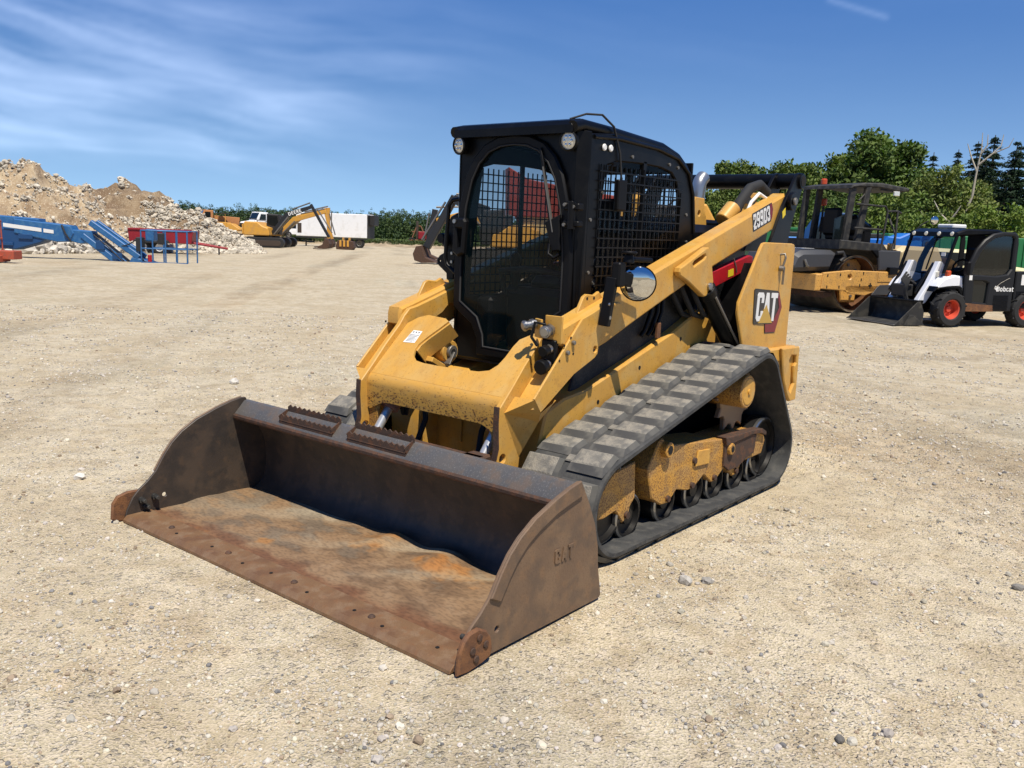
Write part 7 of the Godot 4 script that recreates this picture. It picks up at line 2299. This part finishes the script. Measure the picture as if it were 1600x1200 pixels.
func telehandler() -> void:
	var t := thing("blue_telehandler", "bright blue telehandler with white lettering parked behind the roller", "telehandler", site(9.6, 20.8), FACING)
	slab("boom", M.bright_blue, t, [-2.4, 1.15, 0.1, 1.18, 0.5, 1.40, 0.5, 1.66, -2.4, 1.62], -0.3, 0.25, 0.03)
	slab("boom_pivot", M.bright_blue, t, [0.25, 1.0, 1.95, 1.0, 1.98, 1.6, 1.9, 1.80, 1.72, 1.86, 1.5, 1.84, 1.2, 1.84, 0.95, 1.72, 0.6, 1.74, 0.45, 1.5], -0.45, 0.42, 0.04)
	slab("boom_top", M.dark_steel, t, [-2.4, 1.63, 0.55, 1.67, 0.5, 1.80, -2.4, 1.76], -0.26, 0.2, 0.02)
	part("pivot_pin", M.blue_deep, t, func(b): b.cyl(P3(1.72, 1.56, 0.42), P3(1.72, 1.56, 0.46), 0.13, 18, -1, 0.01))
	part("pin_cap", M.dark_steel, t, func(b): b.cyl(P3(1.72, 1.56, 0.46), P3(1.72, 1.56, 0.48), 0.07, 14))
	slab("boom_stripe", M.white, t, [-2.2, 1.50, 0.2, 1.53, 0.2, 1.50, -2.2, 1.47], 0.251, 0.254, 0.0)
	letters("lettering", "GTH-1256", 0.24, 0.006, M.white, t, Transform3D(Basis(), P3(0.72, 1.22, 0.421)))
	slab("chassis", M.bright_blue, t, [-2.6, 0.55, 1.9, 0.55, 1.95, 1.0, -2.6, 1.0], -0.9, 0.6, 0.04)
	slab("engine_cover", M.dark_steel, t, [-0.9, 0.6, 0.6, 0.6, 0.6, 1.1, -0.9, 1.1], 0.6, 1.0, 0.04)
	for x in [-1.9, 1.3]:
		for z in [0.95, -1.0]: wheel(t, x, 0.6, z, 0.6, 0.42, M.white, 20)
	# cab with sloping screen
	var cab_line := [-2.1, 0.9, -0.7, 0.9, -0.7, 2.2, -0.85, 2.32, -1.35, 2.34, -1.55, 2.2, -2.1, 1.25]
	var c := slab("cab", M.blue_deep, t, cab_line, 0.3, 1.05, 0.03, [pts([-1.98, 1.2, -0.82, 1.2, -0.82, 2.16, -0.95, 2.24, -1.32, 2.24, -1.5, 2.1])])
	slab("cab_glass", M.window_dark, c, [-1.98, 1.2, -0.82, 1.2, -0.82, 2.16, -0.95, 2.24, -1.32, 2.24, -1.5, 2.1], 0.98, 0.99, 0.0)
	slab("lamp_cluster", M.white, t, [-2.35, 1.35, -2.05, 1.3, -1.98, 1.42, -2.12, 1.36, -2.25, 1.42], 0.4, 0.6, 0.02)
	bars("mirror_stalk", M.dark_steel, t, [[1.2, 1.8, 0.5, 1.45, 2.1, 0.6, 1.6, 2.2, 0.65]], 0.02)
	part("mirror", M.chrome, t, func(b): b.lathe([V(0.12, 0.0), V(0.10, 0.02), V(0.05, 0.035), V(0, 0.04)], b.along(P3(1.76, 2.22, 0.65), P3(1.80, 2.19, 1.0)), 20, true))
	part("mirror_rim", M.plastic, t, func(b): b.lathe([V(0, -0.02), V(0.11, -0.01), V(0.128, 0.0), V(0.118, 0.006)], b.along(P3(1.76, 2.22, 0.65), P3(1.80, 2.19, 1.0)), 20))


# ---- trees and grass ----

func leaf_clump(sd: int, n: int, l: float, w: float) -> ArrayMesh:
	# a spray of leaf blades within a unit ball
	var q := RandomNumberGenerator.new()
	q.seed = sd
	var b := MB.new()
	for i in n:
		var u := Vector3(q.randfn(), q.randfn() * 0.8, q.randfn()).normalized()
		var o := u * pow(q.randf(), 0.5) * 0.8
		var a := (u + Vector3(q.randfn(), q.randfn(), q.randfn()) * 0.7).normalized()
		var s := a.cross(Vector3(q.randfn(), q.randfn(), q.randfn())).normalized()
		var ll := l * q.randf_range(0.7, 1.3)
		var nn := (a.cross(s) + u * 0.8 + Vector3(0, 0.5, 0)).normalized()
		var p0 := o - a * ll * 0.5
		var p1 := o + s * w * 0.5
		var p2 := o + a * ll * 0.5
		var p3 := o - s * w * 0.5
		b.tri(p0, p1, p2, nn, nn, nn)
		b.tri(p0, p2, p3, nn, nn, nn)
	return b.mesh()


func crown(t: Node3D, lobes: Array, count: int, size: float, base: Color, seeds: int, shapes: Array) -> void:
	# lobes: [centre, radii]; sprays gather near each lobe's surface, so the outline is uneven and holes stay open
	var q := RandomNumberGenerator.new()
	q.seed = seeds
	var total := 0.0
	for l in lobes: total += l[1].x * l[1].z
	var where := []
	var cols := PackedColorArray()
	for l in lobes:
		var m := int(count * l[1].x * l[1].z / total)
		var tone := q.randf_range(0.85, 1.18)
		for i in m:
			var u := Vector3(q.randfn(), q.randfn(), q.randfn()).normalized()
			var r := pow(q.randf(), 0.35) * q.randf_range(0.82, 1.08)
			var p: Vector3 = l[0] + u * l[1] * r
			var s := size * q.randf_range(0.6, 1.3)
			where.append(Transform3D(Basis.from_euler(Vector3(q.randf() * 0.8, q.randf() * TAU, q.randf() * 0.8)) * Basis.from_scale(Vector3.ONE * s), p))
			var v := tone * q.randf_range(0.8, 1.2)
			cols.append(Color(base.r * v * q.randf_range(0.9, 1.15), base.g * v, base.b * v))
	foliage(t, shapes, where, cols)


func foliage(t: Node3D, shapes: Array, where: Array, cols: PackedColorArray) -> void:
	# all the sprays of one crown as one mesh
	var v := PackedVector3Array()
	var n := PackedVector3Array()
	var c := PackedColorArray()
	var src := []
	for m in shapes: src.append(m.surface_get_arrays(0))
	for i in where.size():
		var a: Array = src[i % src.size()]
		var x: Transform3D = where[i]
		v.append_array(x * a[Mesh.ARRAY_VERTEX])
		n.append_array(Transform3D(x.basis.orthonormalized(), Vector3.ZERO) * a[Mesh.ARRAY_NORMAL])
		var k := PackedColorArray()
		k.resize(a[Mesh.ARRAY_VERTEX].size())
		k.fill(cols[i])
		c.append_array(k)
	var arr := []
	arr.resize(Mesh.ARRAY_MAX)
	arr[Mesh.ARRAY_VERTEX] = v; arr[Mesh.ARRAY_NORMAL] = n; arr[Mesh.ARRAY_COLOR] = c
	var am := ArrayMesh.new()
	am.add_surface_from_arrays(Mesh.PRIMITIVE_TRIANGLES, arr)
	put("crown", am, M.leaf, t)


func tree(called: String, label: String, cat: String, p: Vector3, h: float, w: float, base: Color, sd: int, low := 0.12, trunk := true, grp := "") -> Node3D:
	var t := thing(called, label, cat, p, 0.0, grp)
	var q := RandomNumberGenerator.new()
	q.seed = sd
	var lobes := []
	var n := 15
	for i in n:
		var y := lerpf(low + 0.16, 0.90, (i + 0.5) / n)
		var prof := sqrt(maxf(0.0, 1.0 - pow((y - 0.52) / 0.52, 2)))
		var g := q.randf() * TAU
		var rr := w * 0.5 * prof * q.randf_range(0.3, 0.78)
		var k := w * q.randf_range(0.15, 0.25) * (0.6 + 0.5 * prof)
		lobes.append([P3(cos(g) * rr, y * h, sin(g) * rr), P3(k, k * q.randf_range(0.65, 0.95), k)])
	if trunk:
		var b := MB.new()
		b.tube([P3(0, -0.2, 0), P3(0.05 * w * 0.2, h * 0.2, 0), P3(-0.02 * w, h * 0.45, 0.02 * w), P3(0.02 * w, h * 0.8, 0)], 0.1, 8, [h * 0.028, h * 0.022, h * 0.015, h * 0.004])
		for l in lobes:
			var o: Vector3 = l[0]
			var s := P3(0, maxf(o.y * 0.55, h * 0.12), 0)
			b.tube([s, s.lerp(o, 0.55) + P3(0, 0.03 * h, 0), o + P3(0, l[1].y * 0.3, 0)], 0.03, 5, [h * 0.010, h * 0.006, h * 0.002])
		put("trunk", b, M.bark, t)
	crown(t, lobes, int(900 * w * h / 40.0) + 350, clampf(h * 0.062, 0.26, 0.55), base, sd + 1, M.sprays)
	return t


func conifer(label: String, p: Vector3, h: float, w: float, sd: int) -> void:
	var t := thing("conifer", label, "conifer", p, 0.0, "conifers behind the bushes")
	var q := RandomNumberGenerator.new()
	q.seed = sd
	var b := MB.new()
	b.tube([P3(0, -0.2, 0), P3(0, h * 0.5, 0), P3(0, h, 0)], 0.1, 6, [h * 0.02, h * 0.012, h * 0.003])
	put("trunk", b, M.bark, t)
	var where := []
	var cols := PackedColorArray()
	var tiers := int(h * 3.2)
	for i in tiers:
		var f := (i + q.randf()) / tiers
		var y := h * lerpf(0.06, 0.985, f)
		var r := w * 0.5 * pow(1.0 - f, 0.85) + 0.06
		var m := 7 + int(11.0 * (1.0 - f))
		for k in m:
			var g := TAU * k / m + q.randf() * 0.7
			var reach := r * q.randf_range(0.62, 1.12)
			var steps := 1 + int(reach / 0.34)
			for j in steps:
				var e := reach * (j + 0.75) / steps
				var s := q.randf_range(0.22, 0.36) * (0.7 + 0.5 * (1.0 - f))
				where.append(Transform3D(Basis(Vector3.UP, -g) * Basis(Vector3(0, 0, 1), -0.35 + q.randf() * 0.3) * Basis.from_scale(P3(s * 1.7, s * 0.75, s * 1.25)), P3(cos(g) * e, y - e * 0.22 + (e * e / maxf(r, 0.3)) * 0.12, sin(g) * e)))
				var v := q.randf_range(0.7, 1.25)
				cols.append(Color(0.026 * v, 0.048 * v, 0.026 * v))
	foliage(t, [M.sprays[0]], where, cols)


func bare_tree(t: Node3D, m: Material, list: Array) -> void:
	for q in list:
		var path := []
		for i in range(1, q.size(), 3): path.append(P3(q[i], q[i + 1], q[i + 2]))
		var rs := []
		for i in path.size(): rs.append(q[0] * lerpf(1.0, 0.35, i / float(maxi(1, path.size() - 1))))
		var b := MB.new()
		b.tube(path, q[0], 6, rs)
		put("limb", b, m, t)


func woods() -> void:
	M.leaf = mat(Color.WHITE, 0.6)
	M.leaf.vertex_color_use_as_albedo = true
	M.leaf.metallic_specular = 0.3
	M.leaf.backlight_enabled = true
	M.leaf.backlight = Color(0.55, 0.62, 0.3)
	M.bark = mat(rgb(84, 74, 62), 0.9)
	M.bark_pale = mat(rgb(176, 168, 150), 0.85)
	M.sprays = [leaf_clump(201, 16, 0.62, 0.34), leaf_clump(202, 18, 0.52, 0.30)]
	var dark := Color(0.090, 0.138, 0.036)
	var mid := Color(0.122, 0.172, 0.044)
	var olive := Color(0.140, 0.180, 0.050)
	tree("broadleaf_tree", "tallest broad green tree, its rounded top above the roller's canopy", "tree", site(24.0, 55.0), 9.4, 7.2, dark, 301, 0.05)
	tree("broadleaf_tree", "broad tree of lower crown left of the tallest tree", "tree", site(20.8, 57.0), 8.2, 5.6, mid, 302, 0.05)
	tree("broadleaf_tree", "dense tree rising right behind the loader's cross tube end", "tree", site(19.0, 62.0), 7.8, 5.8, mid, 303, 0.02)
	tree("broadleaf_tree", "smaller tree second from the loader's cab", "tree", site(16.6, 64.5), 8.1, 5.0, mid, 304, 0.02)
	tree("broadleaf_tree", "low shadowy tree filling the gap below the tallest crown", "tree", site(22.6, 52.0), 5.4, 6.2, dark, 305, 0.0)
	tree("broadleaf_tree", "low tree right of the loader's exhaust pipe", "tree", site(14.2, 60.0), 5.7, 5.0, mid, 306, 0.0)
	tree("broadleaf_tree", "leafy tree seen under the loader's cross tube", "tree", site(14.6, 52.0), 4.2, 5.2, mid, 307, 0.0)
	tree("broadleaf_tree", "dark tree behind the cab of the blue telehandler", "tree", site(18.4, 50.0), 5.0, 5.6, dark, 308, 0.0)
	tree("willow", "light olive tree with thin foliage right of the tallest tree", "tree", site(20.9, 40.0), 5.5, 5.4, olive, 309, 0.05)
	tree("willow", "light olive tree behind the dead trunk", "tree", site(22.6, 42.5), 5.2, 4.2, olive, 310, 0.05)
	tree("bush", "sunlit bush behind the roller's guard rails", "bush", site(14.9, 31.0), 3.7, 4.6, Color(0.125, 0.180, 0.042), 311, 0.0, false, "bushes")
	tree("bush", "low bush behind the telehandler's round mirror", "bush", site(16.2, 30.0), 2.7, 3.4, Color(0.125, 0.180, 0.042), 312, 0.0, false, "bushes")
	tree("bush", "bright green bush above the utility machine's roof", "bush", site(18.3, 30.8), 3.25, 3.6, Color(0.135, 0.195, 0.040), 313, 0.0, false, "bushes")
	tree("bush", "bush at the right edge beyond the utility machine", "bush", site(20.4, 31.5), 2.9, 3.4, Color(0.120, 0.175, 0.040), 314, 0.0, false, "bushes")
	tree("bush", "dusty bush left of the utility machine's cab", "bush", site(13.2, 33.0), 2.6, 3.4, mid, 315, 0.0, false, "bushes")
	tree("bush", "green bush behind the green skip", "bush", site(11.6, 40.0), 3.4, 4.4, mid, 316, 0.0, false, "bushes")
	var spots := [[33.4, 69.5, 9.6, 3.0], [35.4, 69.5, 9.9, 2.8], [36.6, 72.0, 9.2, 3.0], [32.2, 60.0, 9.4, 5.0], [31.8, 57.0, 9.5, 5.2], [31.2, 53.0, 8.6, 5.0], [34.2, 58.0, 9.0, 4.8], [30.2, 71.0, 8.6, 3.2], [29.2, 50.0, 6.4, 3.8], [33.4, 53.5, 9.4, 4.2], [38.6, 70.0, 9.6, 3.2], [27.6, 66.0, 7.2, 3.2], [30.6, 55.5, 8.4, 4.6], [35.6, 57.0, 9.2, 5.0], [28.4, 53.0, 6.6, 4.2], [32.6, 51.0, 8.4, 4.8]]
	var says := ["slim conifer spire right of the tallest broad tree", "second conifer spire right of the tallest broad tree", "conifer between the slim spires and the dead trunk", "tall dark conifer right of the dead trunk", "tallest dark conifer near the right edge", "dark conifer at the right edge of the view", "dark conifer behind the tallest one", "conifer tip peeping over the olive tree", "short dark conifer in the shade behind the bright bush", "dark conifer cut by the right edge", "thin conifer left of the dead branches", "low conifer beside the crown of the tallest broad tree", "dense conifer filling the gap left of the tallest conifer", "dense conifer behind those at the right edge", "short conifer just right of the dead trunk's foot", "broad dark conifer nearest the right edge"]
	for i in spots.size(): conifer(says[i], site(spots[i][0], spots[i][1]), spots[i][2], spots[i][3], 330 + i)
	var t := thing("dead_tree", "bare dead tree with forked grey branches standing above the bushes", "dead tree", site(21.2, 38.7), 0.0)
	bare_tree(t, M.bark_pale, [[0.11, 0, 0, 0, 0.05, 2.2, 0, 0.1, 3.2, 0, 0.36, 4.2, 0, 0.40, 5.0, 0, 0.46, 5.7, 0], [0.05, 0.42, 5.3, 0, 0.1, 6.0, 0, -0.1, 6.6, 0.1], [0.045, 0.45, 5.6, 0, 0.52, 6.3, 0, 0.48, 7.1, 0], [0.045, 0.5, 6.1, 0, 0.75, 6.5, 0, 0.72, 7.0, 0], [0.05, 0.46, 5.6, 0, 1.0, 6.1, 0, 1.3, 6.5, -0.2, 1.35, 7.0, -0.2], [0.035, 1.0, 6.1, 0, 1.7, 6.4, 0.1, 1.85, 6.8, 0.1], [0.05, 0.1, 3.1, 0, 0.8, 3.15, 0, 1.5, 2.8, 0.2], [0.04, 0.1, 3.15, 0, -0.6, 3.2, 0.1]])
	t = thing("birch", "forked pale trunk showing through the olive foliage", "dead tree", site(19.9, 37.0), 0.0)
	bare_tree(t, M.bark_pale, [[0.09, 0, 0, 0, 0.0, 2.2, 0, -0.1, 2.9, 0], [0.06, -0.08, 2.8, 0, -0.5, 3.2, 0, -0.85, 3.8, 0], [0.05, -0.08, 2.85, 0, 0.2, 3.3, 0, 0.35, 3.6, 0], [0.05, -0.8, 1.8, 0, -0.95, 2.8, 0, -1.4, 3.3, 0]])
	# far belt of trees across the back, one mass
	var far := []
	var fcol := PackedColorArray()
	for kind in 2:
		var where := []
		var cols := PackedColorArray()
		for i in 640:
			var d := rng.randf_range(130.0, 150.0)
			var a := lerpf(-72.0, 34.0, rng.randf())
			var h := rng.randf_range(4.3, 5.3) + 0.8 * na.get_noise_2d(a * 0.08, 3.0)
			if kind == 0: h *= 0.9
			for k in 10:
				var f := (k + 0.5) / 10.0
				var s := (1.0 - f * 0.6) * rng.randf_range(0.7, 1.15)
				where.append(Transform3D(Basis.from_euler(Vector3(rng.randf(), rng.randf() * TAU, rng.randf())) * Basis.from_scale(Vector3.ONE * s), site(a + rng.randfn() * 0.8, d + rng.randfn() * 0.8, h * f)))
				var v := rng.randf_range(0.7, 1.25)
				cols.append(Color(0.050 * v, 0.082 * v, 0.036 * v) if kind == 0 else Color(0.07 * v, 0.105 * v, 0.036 * v))
		scatter("far_tree_belt", M.sprays[kind], M.leaf, where, null, cols).set_meta("kind", "stuff")
	# rough grass field between the yard and the far belt
	var g := MB.new()
	var grid := []
	for j in 26:
		var row := []
		for i in 60:
			var a := -130.0 + 170.0 * i / 59.0
			var d := 101.0 + 210.0 * pow(j / 25.0, 1.5)
			var up := (0.62 + 1.25 * smoothstep(-24.0, -34.0, a)) + 0.2 * nb.get_noise_2d(a * 0.1, d * 0.1) + maxf(0.0, d - 115.0) * 0.0105
			row.append(site(a, d + nb.get_noise_2d(a * 0.15, 7.0) * 1.5, up))
		grid.append(row)
	g.sheet(grid, 0.0)
	if g.n[0].y < 0.0:
		g = MB.new(); g.sheet(grid, 0.0, true)
	put("grass_field", g, mat(Color.WHITE, 0.95, 0.0, layered(256, rgb(86, 104, 48), [[field(256, 97, 0.03, 4), 0.4, 0.7, rgb(108, 118, 58), 0.9]]), 0.05), null).set_meta("kind", "structure")
	var tufts := []
	var tc := PackedColorArray()
	for i in 3600:
		var a := rng.randf_range(-60.0, 0.0)
		var d := rng.randf_range(98.5, 112.0)
		var up := (0.55 + 1.3 * smoothstep(-24.0, -34.0, a)) * smoothstep(93.0, 101.0 - 2.0 * smoothstep(-24.0, -34.0, a), d)
		tufts.append(Transform3D(Basis(Vector3.UP, rng.randf() * TAU) * Basis.from_scale(P3(0.45, rng.randf_range(0.2, 0.5), 0.45)), site(a, d, up)))
		var v := rng.randf_range(0.7, 1.2)
		tc.append(Color(0.085 * v, 0.115 * v, 0.04 * v))
	scatter("rough_grass", M.sprays[1], M.leaf, tufts, null, tc).set_meta("kind", "stuff")
	# ground cover that closes the foot of the wood on the right
	var scrub := []
	var sc := PackedColorArray()
	for i in 1500:
		var a := rng.randf_range(8.0, 42.0)
		var d := rng.randf_range(34.0, 66.0)
		scrub.append(Transform3D(Basis(Vector3.UP, rng.randf() * TAU) * Basis.from_scale(P3(0.8, 0.7, 0.8)), site(a, d, rng.randf_range(0.2, 1.2))))
		var v := rng.randf_range(0.7, 1.2)
		sc.append(Color(0.075 * v, 0.11 * v, 0.035 * v))
	scatter("undergrowth", M.sprays[1], M.leaf, scrub, null, sc).set_meta("kind", "stuff")
